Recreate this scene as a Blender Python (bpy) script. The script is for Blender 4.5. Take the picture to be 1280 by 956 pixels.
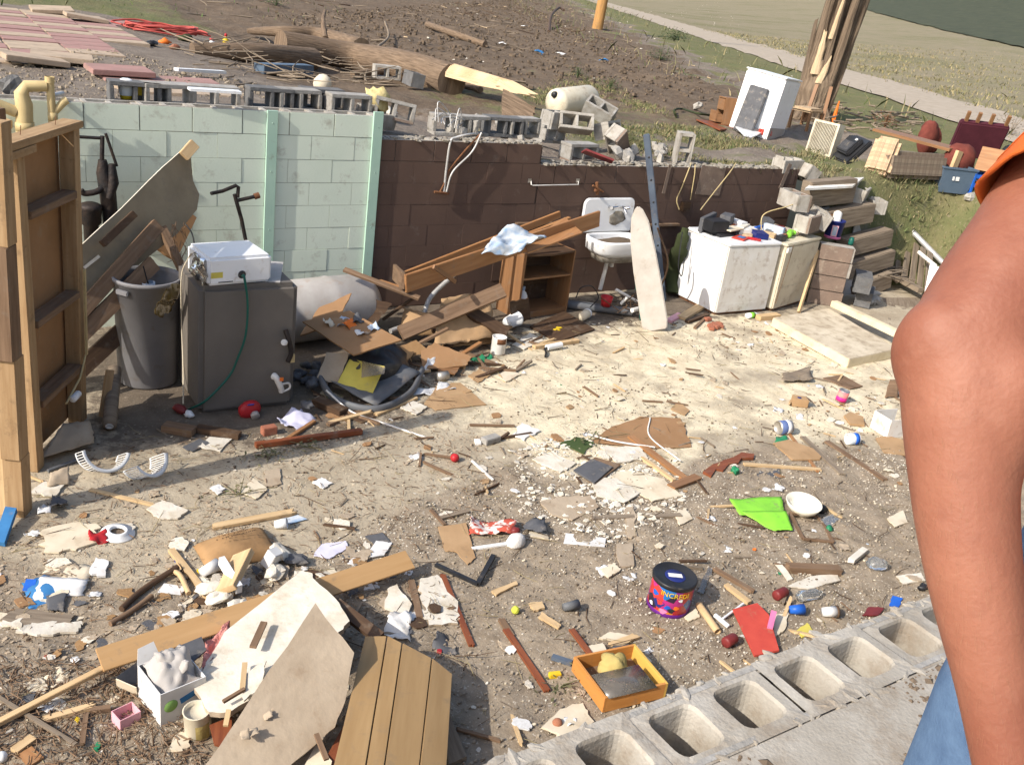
import bpy,bmesh,math,random
import numpy as np
from mathutils import Vector,Matrix,Euler
random.seed(7);RNG=np.random.default_rng(7)
for o in list(bpy.data.objects):bpy.data.objects.remove(o)
SC=bpy.context.scene
COL=SC.collection
rad=math.radians

# ---------------------------------------------------------------- camera
FPX=1197.0
CAM=Vector((-2.596,-7.834,3.053))
YAW,PITCH,ROLL=.624,.396,.142
_f=Vector((math.sin(YAW)*math.cos(PITCH),math.cos(YAW)*math.cos(PITCH),-math.sin(PITCH)))
_r=Vector((math.cos(YAW),-math.sin(YAW),0));_u=_r.cross(_f)
_R=math.cos(ROLL)*_r+math.sin(ROLL)*_u
_U=-math.sin(ROLL)*_r+math.cos(ROLL)*_u
cd=bpy.data.cameras.new('camera');co=bpy.data.objects.new('camera',cd);COL.objects.link(co)
cd.sensor_width=36;cd.lens=FPX/1280*36;cd.clip_start=.05;cd.clip_end=2000
m=Matrix((_R,_U,-_f)).transposed().to_4x4();m.translation=CAM
co.matrix_world=m
SC.camera=co
# ---------------------------------------------------------------- light
SUN_AZ,SUN_EL=rad(188),rad(36)  # direction TO the sun, measured from +x
w=bpy.data.worlds.new('World');SC.world=w;w.use_nodes=True
nt=w.node_tree;nt.nodes.clear()
sky=nt.nodes.new('ShaderNodeTexSky');sky.sky_type='NISHITA';sky.sun_disc=False
sky.sun_elevation=SUN_EL;sky.sun_rotation=math.pi/2 - SUN_AZ
sky.air_density=1.0;sky.dust_density=2.0;sky.ozone_density=1.0
bg=nt.nodes.new('ShaderNodeBackground');bg.inputs[1].default_value=.15
wo=nt.nodes.new('ShaderNodeOutputWorld')
nt.links.new(sky.outputs[0],bg.inputs[0]);nt.links.new(bg.outputs[0],wo.inputs[0])
sd=bpy.data.lights.new('sun','SUN');sd.energy=3.5;sd.angle=rad(.5);sd.color=(1,.94,.85)
so=bpy.data.objects.new('sun',sd);COL.objects.link(so)
tosun=Vector((math.cos(SUN_AZ)*math.cos(SUN_EL),math.sin(SUN_AZ)*math.cos(SUN_EL),math.sin(SUN_EL)))
so.rotation_euler=tosun.to_track_quat('Z','Y').to_euler();so.location=(-20,-5,20)
SC.view_settings.view_transform='Standard';SC.view_settings.look='None'
SC.view_settings.gamma=1;SC.view_settings.use_curve_mapping=False
SC.view_settings.exposure=.66
SC.render.engine='CYCLES'
SC.render.resolution_x=1024;SC.render.resolution_y=764

# ---------------------------------------------------------------- measuring the place (survey points -> metres)
def _dir(px,py):return _f+_R*((px-640)/FPX) - _U*((py-478)/FPX)
def P(px,py,z=0.0):
    d=_dir(px,py);return CAM+d*((z-CAM.z)/d.z)
def PY(px,py,Y=0.0):
    d=_dir(px,py);return CAM+d*((Y-CAM.y)/d.y)
def PX(px,py,X):
    d=_dir(px,py);return CAM+d*((X-CAM.x)/d.x)
def PD(px,py,t):return CAM+_dir(px,py)*t
def SM(a,b,x):
    t=np.clip((x-a)/(b-a),0,1);return t*t*(3-2*t)
_LAT=RNG.random((256,256))
def vn(x,y):
    xi=np.floor(x).astype(int);yi=np.floor(y).astype(int)
    fx=x-xi;fy=y-yi;fx=fx*fx*(3-2*fx);fy=fy*fy*(3-2*fy)
    a=_LAT[xi & 255,yi & 255];b=_LAT[(xi+1) & 255,yi & 255]
    c=_LAT[xi & 255,(yi+1) & 255];d=_LAT[(xi+1) & 255,(yi+1) & 255]
    return (a*(1-fx)+b*fx)*(1-fy)+(c*(1-fx)+d*fx)*fy
def fbm(x,y,o=4):
    x=np.asarray(x,float);y=np.asarray(y,float);s=0;a=.5;k=1.0
    for i in range(o):
        s=s+a*(vn(x*k+17.3*i,y*k+5.1*i)*2-1);a *=.5;k *=2.07
    return s
def Hbase(x,y):
    x=np.asarray(x,float);y=np.asarray(y,float)
    h=1.66 - .30*SM(-.5,4.5,x) - .03*SM(4,9,x)
    s=.84*x-.55*y
    t=np.maximum(s-15,0)
    h=h+.0045*np.maximum(s-15,0)**1.7*(t<1e9)
    h=h - .06*SM(10,13.5,s) 
  # bank running down into the dug-out at its open right-hand end
    low=(1-SM(8.3,9.9,x+.25*np.sin(y*3)))*(1-SM(-.55,-.12,y))
    return h*(1-low*1.12)
def Hrough(x,y):
    h=Hbase(x,y)
    s=.84*x-.55*y
    churn=SM(1.5,3.2,x+.15*y)*(1-SM(9.5,12,s))*SM(0.5,2.5,y+.2*x)
    road=SM(12.5,13.1,s)*(1-SM(16.5,17.1,s))
    pat=(1-SM(1.3,2.3,x-.05*y))*SM(1.2,2.2,y)*(1-SM(9.5,11,y))
    return h+(fbm(x*.5,y*.5,3)*.10+fbm(x*2.2,y*2.2,4)*(.05+.10*churn))*(1-road*.95)*(1-.85*pat)*SM(.25,.9,np.maximum(y,x-7.6))
def Hs(x,y):return float(Hrough(np.array([x]),np.array([y]))[0])
def PT(px,py,dz=0.0):
    d=_dir(px,py);t=2.0;prev=t
    while t<400:
        q=CAM+d*t
        if q.z<Hs(q.x,q.y) and q.y>-.1-.6*max(0,q.x-6):break
        prev=t;t *=1.01
    a,b=prev,t
    for _ in range(18):
        mm=(a+b)/2;q=CAM+d*mm
        if q.z<Hs(q.x,q.y):b=mm
        else:a=mm
    q=CAM+d*b;return Vector((q.x,q.y,q.z+dz))

# ---------------------------------------------------------------- object helpers
def tag(o,label,cat,group=None,kind=None):
    if label:o['label']=label
    if cat:o['category']=cat
    if group:o['group']=group
    if kind:o['kind']=kind
    return o
def thing(name,label,cat,loc=(0,0,0),rz=0,group=None):
    o=bpy.data.objects.new(name,None);COL.objects.link(o);o.empty_display_size=.1
    o.location=loc;o.rotation_euler=(0,0,rz)
    return tag(o,label,cat,group)
def rootmat(o):
    while o.parent:o=o.parent
    return Matrix.LocRotScale(o.location,o.rotation_euler,o.scale)
def copytree(o,parent=None):
    c=o.copy();COL.objects.link(c);c.parent=parent
    for ch in list(o.children):copytree(ch,c)
    return c
class MB:
    def __init__(s):s.v=[];s.f=[];s.m=[];s.uv=[];s.sm=[]
    def add(s,vs,fs,mi=0,uvs=None,smooth=False):
        n=len(s.v);s.v+=[tuple(v) for v in vs]
        for k,f in enumerate(fs):
            s.f.append([i+n for i in f]);s.m.append(mi);s.sm.append(smooth)
            s.uv.append(uvs[k] if uvs else [(vs[i][0],vs[i][1]) for i in f])
        return s
    def box(s,M,a,b,mi=0):
        """box from local corner a to b; uv runs along the longest edge"""
        a=Vector(a);b=Vector(b)
        L=[Vector((x,y,z)) for x in (a.x,b.x) for y in (a.y,b.y) for z in (a.z,b.z)]
        fs=[(0,1,3,2),(4,6,7,5),(0,4,5,1),(2,3,7,6),(0,2,6,4),(1,5,7,3)]
        d=[abs(b[i]-a[i]) for i in range(3)];la=d.index(max(d));off=random.random()*9
        uvs=[]
        for f in fs:
            rest=[i for i in range(3) if i !=la and max(L[j][i] for j in f)-min(L[j][i] for j in f)>1e-9]
            ra=rest[0] if rest else (la+1) % 3
            if max(L[j][la] for j in f)-min(L[j][la] for j in f)<1e-9:ra2=[i for i in range(3) if i !=la];uvs.append([(L[j][ra2[0]]*.3+off,L[j][ra2[1]]) for j in f])
            else:uvs.append([(L[j][la]+off,L[j][ra]+off) for j in f])
        s.add([M@v for v in L],fs,mi,uvs);return s
    def board(s,p0,p1,w,t,up=(0,0,1),mi=0,jag=0):
        """plank from p0 to p1 (centre line of its underside)"""
        p0=Vector(p0);p1=Vector(p1);x=(p1-p0);L=x.length;x.normalize()
        z=Vector(up);y=z.cross(x)
        if y.length<1e-4:y=Vector((0,1,0)).cross(x)
        y.normalize();z=x.cross(y)
        M=Matrix((x,y,z)).transposed().to_4x4();M.translation=p0
        if not jag:return s.box(M,(0,-w/2,0),(L,w/2,t),mi)
        n=6
        poly=[(0-random.random()*jag,-w/2+w*i/n) for i in range(n+1)]+[(L+random.random()*jag,w/2-w*i/n) for i in range(n+1)]
        return s.prism(M,[(a,-b) for a,b in poly],0,t,mi)
    def prism(s,M,poly,z0,z1,mi=0,mi_side=None):
        n=len(poly);off=random.random()*9
        vs=[M@Vector((x,y,z0)) for x,y in poly]+[M@Vector((x,y,z1)) for x,y in poly]
        area=sum(poly[i][0]*poly[(i+1) % n][1]-poly[(i+1) % n][0]*poly[i][1] for i in range(n))
        fs=[list(range(n-1,-1,-1)),list(range(n,2*n))]
        uvs=[[(poly[i][0]+off,poly[i][1]+off) for i in range(n-1,-1,-1)],[(poly[i][0]+off,poly[i][1]+off) for i in range(n)]]
        if area<0:fs=[f[::-1] for f in fs];uvs=[u[::-1] for u in uvs]
        s.add(vs,fs,mi,uvs)
        sd=[];su=[]
        for i in range(n):
            j=(i+1) % n;f=[i,j,n+j,n+i];u=[(poly[k % n][0]+off,poly[k % n][1]+(z1-z0)*(k >=n)+off) for k in f]
            if area<0:f=f[::-1];u=u[::-1]
            sd.append(f);su.append(u)
        s.add(vs,sd,mi if mi_side is None else mi_side,su);return s
    def plate(s,pts,th,jag=0,mi=0,mi_side=None,sub=5):
        """flat panel whose upper face has the corners pts; jag roughens its broken edges"""
        pts=[Vector(p) for p in pts];c=sum(pts,Vector())/len(pts)
        nrm=Vector()
        for i in range(len(pts)):nrm+=(pts[i]-c).cross(pts[(i+1) % len(pts)]-c)
        if nrm.z<0:nrm=-nrm
        nrm.normalize();e=[(pts[(i+1) % len(pts)]-pts[i]) for i in range(len(pts))]
        x=max(e,key=lambda q:q.length).normalized();x=(x-nrm*x.dot(nrm)).normalized();y=nrm.cross(x)
        M=Matrix((x,y,nrm)).transposed().to_4x4();M.translation=c
        poly=[((p-c).dot(x),(p-c).dot(y)) for p in pts]
        if jag:
            q=[]
            for i in range(len(poly)):
                a=poly[i];b=poly[(i+1) % len(poly)]
                for k in range(sub):
                    t=(k+(random.random()-.5)*.5*(k>0))/sub;r=0 if k==0 else jag
                    q.append((a[0]+(b[0]-a[0])*t+random.uniform(-r,r),a[1]+(b[1]-a[1])*t+random.uniform(-r,r)))
            poly=q
        return s.prism(M,poly,-th,0,mi,mi_side)
    def sheet(s,c,nx=10,ny=10,amp=.02,th=.002,freq=3,seed=0,fn=None,mi=0,smooth=True,edge=0):
        """bent sheet over the four corners c (a,b,c,d round the edge)"""
        c=[Vector(p) for p in c];nrm=(c[1]-c[0]).cross(c[3]-c[0])
        if nrm.z<0:nrm=-nrm
        nrm.normalize();vs=[];L1=(c[1]-c[0]).length;L2=(c[3]-c[0]).length
        er=np.random.default_rng(seed+5)
        for j in range(ny+1):
            for i in range(nx+1):
                u=i/nx;v=j/ny
                uu=u;vv=v
                if edge and (i in (0,nx) or j in (0,ny)):uu+=er.uniform(-edge,edge)/nx;vv+=er.uniform(-edge,edge)/ny
                p=(c[0]*(1-uu)+c[1]*uu)*(1-vv)+(c[3]*(1-uu)+c[2]*uu)*vv
                d=float(fbm(np.array([u*L1*freq+seed*7.7]),np.array([v*L2*freq+seed*3.1]),3)[0])*amp*2
                if fn:d+=fn(u,v)
                vs.append(p+nrm*d)
        n=len(vs);vs2=vs+[v-nrm*th for v in vs];W=nx+1;fs=[];uvs=[]
        for j in range(ny):
            for i in range(nx):
                a=j*W+i;q=(a,a+1,a+W+1,a+W);fs.append(q);uvs.append([(k % W/nx*L1,k//W/ny*L2) for k in q])
                fs.append(tuple(k+n for k in q[::-1]));uvs.append([(k % W/nx*L1,k//W/ny*L2) for k in q[::-1]])
        rim=[i for i in range(W)]+[j*W+nx for j in range(1,ny+1)]+[ny*W+i for i in range(nx-1,-1,-1)]+[j*W for j in range(ny-1,0,-1)]
        for k in range(len(rim)):
            a=rim[k];b=rim[(k+1) % len(rim)];fs.append((b,a,a+n,b+n));uvs.append([(0,0),(.01,0),(.01,.01),(0,.01)])
        return s.add(vs2,fs,mi,uvs,smooth)
    def tube(s,pts,r,n=8,mi=0,smooth=True,wob=0,cap=True,ecc=1):
        pts=[Vector(p) for p in pts];R=r if isinstance(r,(list,tuple)) else [r]*len(pts)
        up=Vector((0,0,1));rings=[];prevx=None;acc=0;base=len(s.v);vs=[];us=[]
        for k,p in enumerate(pts):
            a=pts[max(k-1,0)];b=pts[min(k+1,len(pts)-1)];t=(b-a).normalized()
            if prevx is None:
                ref=up if abs(t.z)<.95 else Vector((1,0,0));x=ref.cross(t).normalized()
            else:x=(prevx-t*prevx.dot(t)).normalized()
            prevx=x;y=t.cross(x)
            if k:acc+=(p-pts[k-1]).length
            us.append(acc)
            for i in range(n):
                an=2*math.pi*i/n;rr=R[k]*(1+(random.uniform(-wob,wob) if wob else 0))
                vs.append(p+x*(math.cos(an)*rr)+y*(math.sin(an)*rr*ecc))
        fs=[];uv=[];circ=2*math.pi*max(R)
        for k in range(len(pts)-1):
            for i in range(n):
                j=(i+1) % n;fs.append((k*n+i,k*n+j,(k+1)*n+j,(k+1)*n+i))
                uv.append([(us[k],i/n*circ),(us[k],(i+1)/n*circ),(us[k+1],(i+1)/n*circ),(us[k+1],i/n*circ)])
        s.add(vs,fs,mi,uv,smooth)
        if cap:
            L=(len(pts)-1)*n
            s.add(vs,[list(range(n-1,-1,-1)),list(range(L,L+n))],mi)
        return s
    def lathe(s,M,prof,n=24,mi=0,smooth=True,squash=(1,1),a0=0,a1=2*math.pi):
        full=abs(a1-a0-2*math.pi)<1e-6;cols=n if full else n+1;vs=[];fs=[];uv=[];acc=[0]
        for k in range(1,len(prof)):acc.append(acc[-1]+math.hypot(prof[k][0]-prof[k-1][0],prof[k][1]-prof[k-1][1]))
        for (r,z) in prof:
            for i in range(cols):
                an=a0+(a1-a0)*i/n;vs.append(M@Vector((r*math.cos(an)*squash[0],r*math.sin(an)*squash[1],z)))
        rm=max(p[0] for p in prof)
        for k in range(len(prof)-1):
            for i in range(n):
                j=(i+1) % cols;fs.append((k*cols+i,k*cols+j,(k+1)*cols+j,(k+1)*cols+i))
                A=2*math.pi*rm;uv.append([(i/n*A,acc[k]),((i+1)/n*A,acc[k]),((i+1)/n*A,acc[k+1]),(i/n*A,acc[k+1])])
        return s.add(vs,fs,mi,uv,smooth)
    def blob(s,M,rx,ry,rz,amp=.15,n=10,seed=0,mi=0,smooth=True,flat=-9):
        prof=[];vs=[];fs=[];uv=[];W=n*2
        for k in range(n+1):
            ph=math.pi*k/n
            for i in range(W):
                th=2*math.pi*i/W
                p=Vector((math.sin(ph)*math.cos(th),math.sin(ph)*math.sin(th),-math.cos(ph)))
                d=1+amp*2*float(fbm(np.array([p.x*1.7+p.z*1.1+seed*3.3+9]),np.array([p.y*1.7-p.z*1.3+seed*1.9+9]),3)[0])
                q=Vector((p.x*rx*d,p.y*ry*d,max(p.z*rz*d,flat)));vs.append(M@q)
        for k in range(n):
            for i in range(W):
                j=(i+1) % W;fs.append((k*W+i,k*W+j,(k+1)*W+j,(k+1)*W+i));uv.append([(i*.05,k*.05),(i*.05+.05,k*.05),(i*.05+.05,k*.05+.05),(i*.05,k*.05+.05)])
        return s.add(vs,fs,mi,uv,smooth)
    def hblock(s,M,mi=0,L=.39,W=.19,H=.19,broken=0,mi_face=None):
        """hollow two-core concrete block: shells, webs, cores running along local z; origin at a bottom corner"""
        t=.032;mf=mi if mi_face is None else mi_face
        h=lambda:H*(1-(random.random()*broken))
        s.box(M,(0,0,0),(L,t,h()),mf);s.box(M,(0,W-t,0),(L,W,h()),mi)
        for k,x in enumerate((0,L/2-t/2,L-t)):
            if broken>.35 and k==2:continue
            s.box(M,(x,t,0),(x+t,W-t,h()),mi)
        return s
    def build(s,name,mats,parent=None,bevel=0,smooth_angle=None,local=False,sub=0,origin=None):
        if not isinstance(mats,(list,tuple)):mats=[mats]
        me=bpy.data.meshes.new(name)
        v=[Vector(p) for p in s.v];loc=None
        if parent is not None and not local:
            inv=rootmat(parent).inverted();v=[inv@p for p in v]
        elif parent is None and not local:
            if origin is not None:loc=Vector(origin)
            else:loc=Vector((sum(p.x for p in v)/len(v),sum(p.y for p in v)/len(v),min(p.z for p in v)))
            v=[p-loc for p in v]
        me.from_pydata([tuple(p) for p in v],[],s.f)
        for mt in mats:me.materials.append(MAT(mt) if isinstance(mt,str) else mt)
        me.polygons.foreach_set('material_index',s.m);me.polygons.foreach_set('use_smooth',s.sm)
        ul=me.uv_layers.new(name='UVMap');flat=[c for f in s.uv for q in f for c in q]
        ul.data.foreach_set('uv',flat);me.update()
        if bevel:
            bm=bmesh.new();bm.from_mesh(me);bmesh.ops.remove_doubles(bm,verts=bm.verts,dist=1e-5)
            ed=[e for e in bm.edges if len(e.link_faces)==2 and e.calc_face_angle(0)>.6]
            bmesh.ops.bevel(bm,geom=ed,offset=bevel,segments=2,affect='EDGES',clamp_overlap=True)
            bm.to_mesh(me);bm.free()
        o=bpy.data.objects.new(name,me);COL.objects.link(o)
        if parent is not None:o.parent=parent
        if loc is not None:o.location=loc
        if sub:
            md=o.modifiers.new('s','SUBSURF');md.levels=sub;md.render_levels=sub
        return o
def frame(o,x,y=None,z=None):
    """matrix with origin o, x axis along x, z up-ish"""
    x=Vector(x).normalized();zz=Vector(z or (0,0,1));yy=zz.cross(x).normalized();zz=x.cross(yy)
    m=Matrix((x,yy,zz)).transposed().to_4x4();m.translation=Vector(o);return m
def T(loc,rx=0,ry=0,rz=0):return Matrix.Translation(Vector(loc))@Euler((rad(rx),rad(ry),rad(rz))).to_matrix().to_4x4()
def footprint(A,B,z=0):
    """frame of an upright box from two survey points at its front foot"""
    a=P(*A,z);b=P(*B,z);return frame(a,b-a),(b-a).length
def bez(pts,n=8):
    """smooth curve through pts (Catmull-Rom)"""
    p=[Vector(q) for q in pts];p=[p[0]*2-p[1]]+p+[p[-1]*2-p[-2]];out=[]
    for i in range(1,len(p)-2):
        for k in range(n):
            t=k/n
            out.append(.5*((2*p[i])+(p[i+1]-p[i-1])*t+(2*p[i-1]-5*p[i]+4*p[i+1]-p[i+2])*t*t+(3*p[i]-p[i-1]-3*p[i+1]+p[i+2])*t**3))
    out.append(p[-2]);return out

# ---------------------------------------------------------------- materials
_M={}
def mk(name,c,c2=None,scale=8,rough=.8,bump=.2,bscale=None,dirt=0,dirtc=(.20,.16,.12),spec=.3,metal=0,alpha=1,
       kind='noise',coord='Object',trans=0,detail=6,lo=.35,hi=.65,stretch=None,bdist=.01,ior=1.45,dscale=9):
    _M[name]=dict(locals());return name
def N(nt,t,**k):
    n=nt.nodes.new(t)
    for a,b in k.items():setattr(n,a,b)
    return n
def MAT(name):
    if name in bpy.data.materials:return bpy.data.materials[name]
    if name not in _M:raise KeyError(name)
    d=_M[name];mt=bpy.data.materials.new(name);mt.use_nodes=True;nt=mt.node_tree;L=nt.links
    bs=nt.nodes['Principled BSDF'];c=d['c'];c2=d['c2'] or tuple(x*.75 for x in c)
    tc=N(nt,'ShaderNodeTexCoord');mp=N(nt,'ShaderNodeMapping')
    wood=d['kind']=='wood'
    L.new(tc.outputs['UV' if wood else d['coord']],mp.inputs[0])
    if wood:mp.inputs['Scale'].default_value=(1.2,14,14)
    if d['stretch']:mp.inputs['Scale'].default_value=d['stretch']
    nz=N(nt,'ShaderNodeTexNoise');nz.inputs['Scale'].default_value=d['scale'];nz.inputs['Detail'].default_value=d['detail']
    nz.inputs['Roughness'].default_value=.6
    L.new(mp.outputs[0],nz.inputs['Vector'])
    cr=N(nt,'ShaderNodeMapRange');cr.inputs[1].default_value=d['lo'];cr.inputs[2].default_value=d['hi']
    L.new(nz.outputs['Fac'],cr.inputs[0])
    mx=N(nt,'ShaderNodeMix',data_type='RGBA');mx.inputs[6].default_value=(*c,1);mx.inputs[7].default_value=(*c2,1)
    L.new(cr.outputs[0],mx.inputs[0]);out=mx.outputs[2]
    if d['dirt']:
        n2=N(nt,'ShaderNodeTexNoise');n2.inputs['Scale'].default_value=d['dscale'];n2.inputs['Detail'].default_value=8;n2.inputs['Roughness'].default_value=.7
        L.new(tc.outputs['Object'],n2.inputs['Vector'])
        r2=N(nt,'ShaderNodeMapRange');r2.inputs[1].default_value=.62-.25*d['dirt'];r2.inputs[2].default_value=.80-.15*d['dirt'];r2.inputs[4].default_value=.9
        L.new(n2.outputs['Fac'],r2.inputs[0]);m2=N(nt,'ShaderNodeMix',data_type='RGBA');m2.inputs[7].default_value=(*d['dirtc'],1)
        L.new(r2.outputs[0],m2.inputs[0]);L.new(out,m2.inputs[6]);out=m2.outputs[2]
        rr=N(nt,'ShaderNodeMapRange');rr.inputs[3].default_value=d['rough'];rr.inputs[4].default_value=.95
        L.new(r2.outputs[0],rr.inputs[0]);L.new(rr.outputs[0],bs.inputs['Roughness'])
    else:bs.inputs['Roughness'].default_value=d['rough']
    L.new(out,bs.inputs['Base Color'])
    bs.inputs['Specular IOR Level'].default_value=d['spec'];bs.inputs['Metallic'].default_value=d['metal']
    bs.inputs['Transmission Weight'].default_value=d['trans'];bs.inputs['IOR'].default_value=d['ior'];bs.inputs['Alpha'].default_value=d['alpha']
    if d['bump']:
        b=N(nt,'ShaderNodeBump');b.inputs['Strength'].default_value=d['bump'];b.inputs['Distance'].default_value=d['bdist']
        if d['bscale']:
            n3=N(nt,'ShaderNodeTexNoise');n3.inputs['Scale'].default_value=d['bscale'];n3.inputs['Detail'].default_value=5
            L.new(tc.outputs['Object'],n3.inputs['Vector']);L.new(n3.outputs['Fac'],b.inputs['Height'])
        else:L.new(nz.outputs['Fac'],b.inputs['Height'])
        L.new(b.outputs[0],bs.inputs['Normal'])
    return mt
mk('concrete',(.36,.34,.31),(.24,.22,.19),9,.95,.5,60,dirt=.25,dirtc=(.22,.17,.12))
mk('concrete_pale',(.42,.39,.34),(.29,.26,.22),7,.95,.3,50,dirt=.35,dirtc=(.22,.18,.13))
mk('concrete_dark',(.16,.155,.15),(.10,.10,.10),9,.95,.5,60,dirt=.3)
mk('mortar',(.34,.31,.26),(.2,.17,.13),20,.95,.4,70)
mk('green_paint',(.68,.74,.62),(.62,.69,.57),2.2,.75,.12,55,dirt=.24,dirtc=(.33,.30,.23),lo=.3,hi=.7,dscale=5)
mk('mint_paint',(.40,.56,.45),(.36,.52,.42),5,.6,.1,dirt=.12)
mk('brown_paint',(.125,.078,.058),(.10,.063,.048),2.2,.8,.12,55,dirt=.16,dirtc=(.17,.135,.11),dscale=6)
mk('brown_paint_light',(.23,.165,.125),(.18,.13,.10),5,.85,.35,55,dirt=.3,dirtc=(.36,.30,.23))
mk('stud_wood',(.40,.265,.14),(.30,.185,.09),2.2,.85,.25,kind='wood',dirt=.28,dirtc=(.15,.10,.06),bdist=.004)
mk('pale_wood',(.60,.43,.24),(.46,.31,.16),2.2,.8,.25,kind='wood',dirt=.15,dirtc=(.25,.18,.11),bdist=.004)
mk('orange_wood',(.36,.185,.08),(.27,.125,.05),2.0,.5,.15,kind='wood',dirt=.2,bdist=.002)
mk('red_wood',(.24,.075,.03),(.16,.045,.02),2.0,.5,.15,kind='wood',dirt=.2,bdist=.002)
mk('brown_wood',(.22,.14,.085),(.14,.085,.05),2.2,.9,.35,kind='wood',dirt=.25,bdist=.004)
mk('dark_wood',(.10,.058,.032),(.06,.034,.02),2.2,.7,.35,kind='wood',dirt=.25,bdist=.004)
mk('veneer',(.27,.14,.065),(.20,.10,.045),1.6,.5,.1,kind='wood',dirt=.25,bdist=.002)
mk('grey_wood',(.27,.215,.155),(.16,.12,.085),2.4,.95,.5,kind='wood',dirt=.2,bdist=.006)
mk('panel_tan',(.36,.23,.105),(.30,.185,.08),1.4,.6,.15,kind='wood',dirt=.28,dirtc=(.24,.17,.10),bdist=.002)
mk('split_wood',(.70,.55,.36),(.50,.34,.19),2.5,.8,.6,kind='wood',bdist=.02)
mk('bark',(.25,.175,.115),(.12,.082,.053),3,.95,1.0,kind='wood',dirt=.2,bdist=.03)
mk('hardboard',(.33,.185,.09),(.27,.15,.07),3,.8,.1,40,dirt=.25,dirtc=(.30,.22,.14))
mk('cardboard',(.42,.27,.145),(.34,.21,.105),4,.9,.15,30,dirt=.2,dirtc=(.22,.15,.09))
mk('kraft',(.36,.215,.10),(.28,.16,.07),6,.85,.3,25,dirt=.2,dirtc=(.2,.13,.07))
mk('drywall',(.67,.62,.53),(.55,.49,.39),7,.95,.4,30,dirt=.3,dirtc=(.42,.33,.22))
mk('drywall_paper',(.43,.345,.25),(.34,.265,.185),4,.95,.3,30,dirt=.30,dirtc=(.27,.19,.12))
mk('white_paper',(.68,.67,.65),(.58,.56,.53),5,.9,.1,dirt=.12,dirtc=(.45,.38,.28))
mk('cream_paper',(.66,.58,.44),(.55,.46,.33),6,.9,.2,dirt=.25,dirtc=(.35,.26,.17))
mk('white_enamel',(.80,.80,.80),(.76,.76,.75),3,.3,0,dirt=.16,dirtc=(.42,.33,.24),spec=.5)
mk('white_enamel_muddy',(.74,.72,.68),(.66,.62,.55),5,.5,.1,dirt=.42,dirtc=(.36,.27,.19),spec=.4)
mk('cream_enamel',(.62,.56,.43),(.54,.47,.34),4,.45,.1,dirt=.35,dirtc=(.34,.25,.17))
mk('white_plastic',(.78,.78,.77),(.70,.70,.68),6,.4,0,dirt=.15,dirtc=(.4,.32,.24))
mk('grey_plastic',(.13,.135,.14),(.10,.10,.105),5,.55,.05,dirt=.2,dirtc=(.2,.16,.12))
mk('bin_grey',(.21,.205,.21),(.175,.17,.175),3,.6,.05,dirt=.25,dirtc=(.16,.13,.10))
mk('black_plastic',(.018,.018,.02),(.03,.03,.032),6,.4,.05,dirt=.1)
mk('black_iron',(.022,.021,.022),(.05,.035,.028),12,.6,.5,40,metal=.3)
mk('tank_grey',(.155,.135,.115),(.125,.11,.094),2.5,.7,.1,dirt=.28,dirtc=(.15,.12,.09),dscale=2)
mk('barrel_grey',(.42,.395,.37),(.34,.31,.28),4,.6,.1,dirt=.35,dirtc=(.36,.27,.21))
mk('steel',(.48,.47,.46),(.34,.31,.28),9,.4,.1,metal=.8,dirt=.15)
mk('galv',(.55,.54,.52),(.42,.40,.37),8,.5,.1,metal=.4,dirt=.2)
mk('rust',(.22,.10,.045),(.12,.05,.025),14,.9,.5,40)
mk('cream_pipe',(.55,.43,.22),(.46,.35,.17),5,.5,.05,dirt=.25,dirtc=(.26,.19,.11))
mk('white_pipe',(.74,.72,.68),(.62,.58,.52),6,.5,.05,dirt=.25)
mk('blue_steel',(.10,.125,.16),(.075,.09,.12),6,.5,.1,dirt=.25)
mk('red_plastic',(.45,.025,.03),(.34,.018,.022),6,.4,.05,dirt=.1)
mk('red_paint',(.50,.07,.045),(.42,.05,.035),7,.6,.2,dirt=.22,dirtc=(.35,.2,.12))
mk('dark_red',(.20,.03,.028),(.13,.02,.02),9,.45,.2)
mk('pink_plastic',(.72,.20,.36),(.62,.15,.30),6,.5,.05)
mk('pink_card',(.76,.42,.45),(.66,.33,.38),6,.7,.05)
mk('pink_foam',(.66,.28,.24),(.50,.19,.16),18,.95,1,30,bdist=.03)
mk('blue_plastic',(.02,.12,.50),(.015,.08,.38),6,.4,.05,dirt=.08)
mk('navy',(.02,.03,.16),(.015,.022,.10),6,.35,.05)
mk('blue_card',(.05,.20,.42),(.03,.13,.30),6,.6,.05,dirt=.2)
mk('light_blue',(.62,.62,.60),(.24,.36,.52),11,.7,.1)
mk('green_plastic',(.03,.22,.10),(.02,.16,.07),6,.4,.05)
mk('lime',(.24,.58,.05),(.19,.50,.04),9,.55,.2,dirt=.12)
mk('hose_green',(.01,.10,.075),(.008,.075,.055),6,.35,.05)
mk('hose_red',(.48,.09,.07),(.34,.06,.05),9,.5,.05)
mk('yellow_card',(.62,.52,.10),(.50,.41,.08),5,.7,.05,dirt=.3,dirtc=(.3,.25,.15))
mk('yellow',(.72,.50,.03),(.62,.42,.02),6,.5,.05)
mk('tennis',(.60,.62,.08),(.5,.52,.06),30,.95,.6,90)
mk('straw',(.60,.50,.25),(.45,.36,.16),20,.95,.8,40)
mk('orange_plastic',(.80,.20,.03),(.70,.15,.02),6,.5,.05)
mk('ochre_cloth',(.48,.38,.14),(.36,.27,.09),5,.95,.3,60)
mk('white_cloth',(.74,.72,.68),(.60,.56,.50),6,.95,.3,60,dirt=.3,dirtc=(.4,.33,.26))
mk('iron_cover',(.56,.52,.46),(.47,.42,.36),5,.9,.25,30,dirt=.25,dirtc=(.36,.29,.21))
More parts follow.
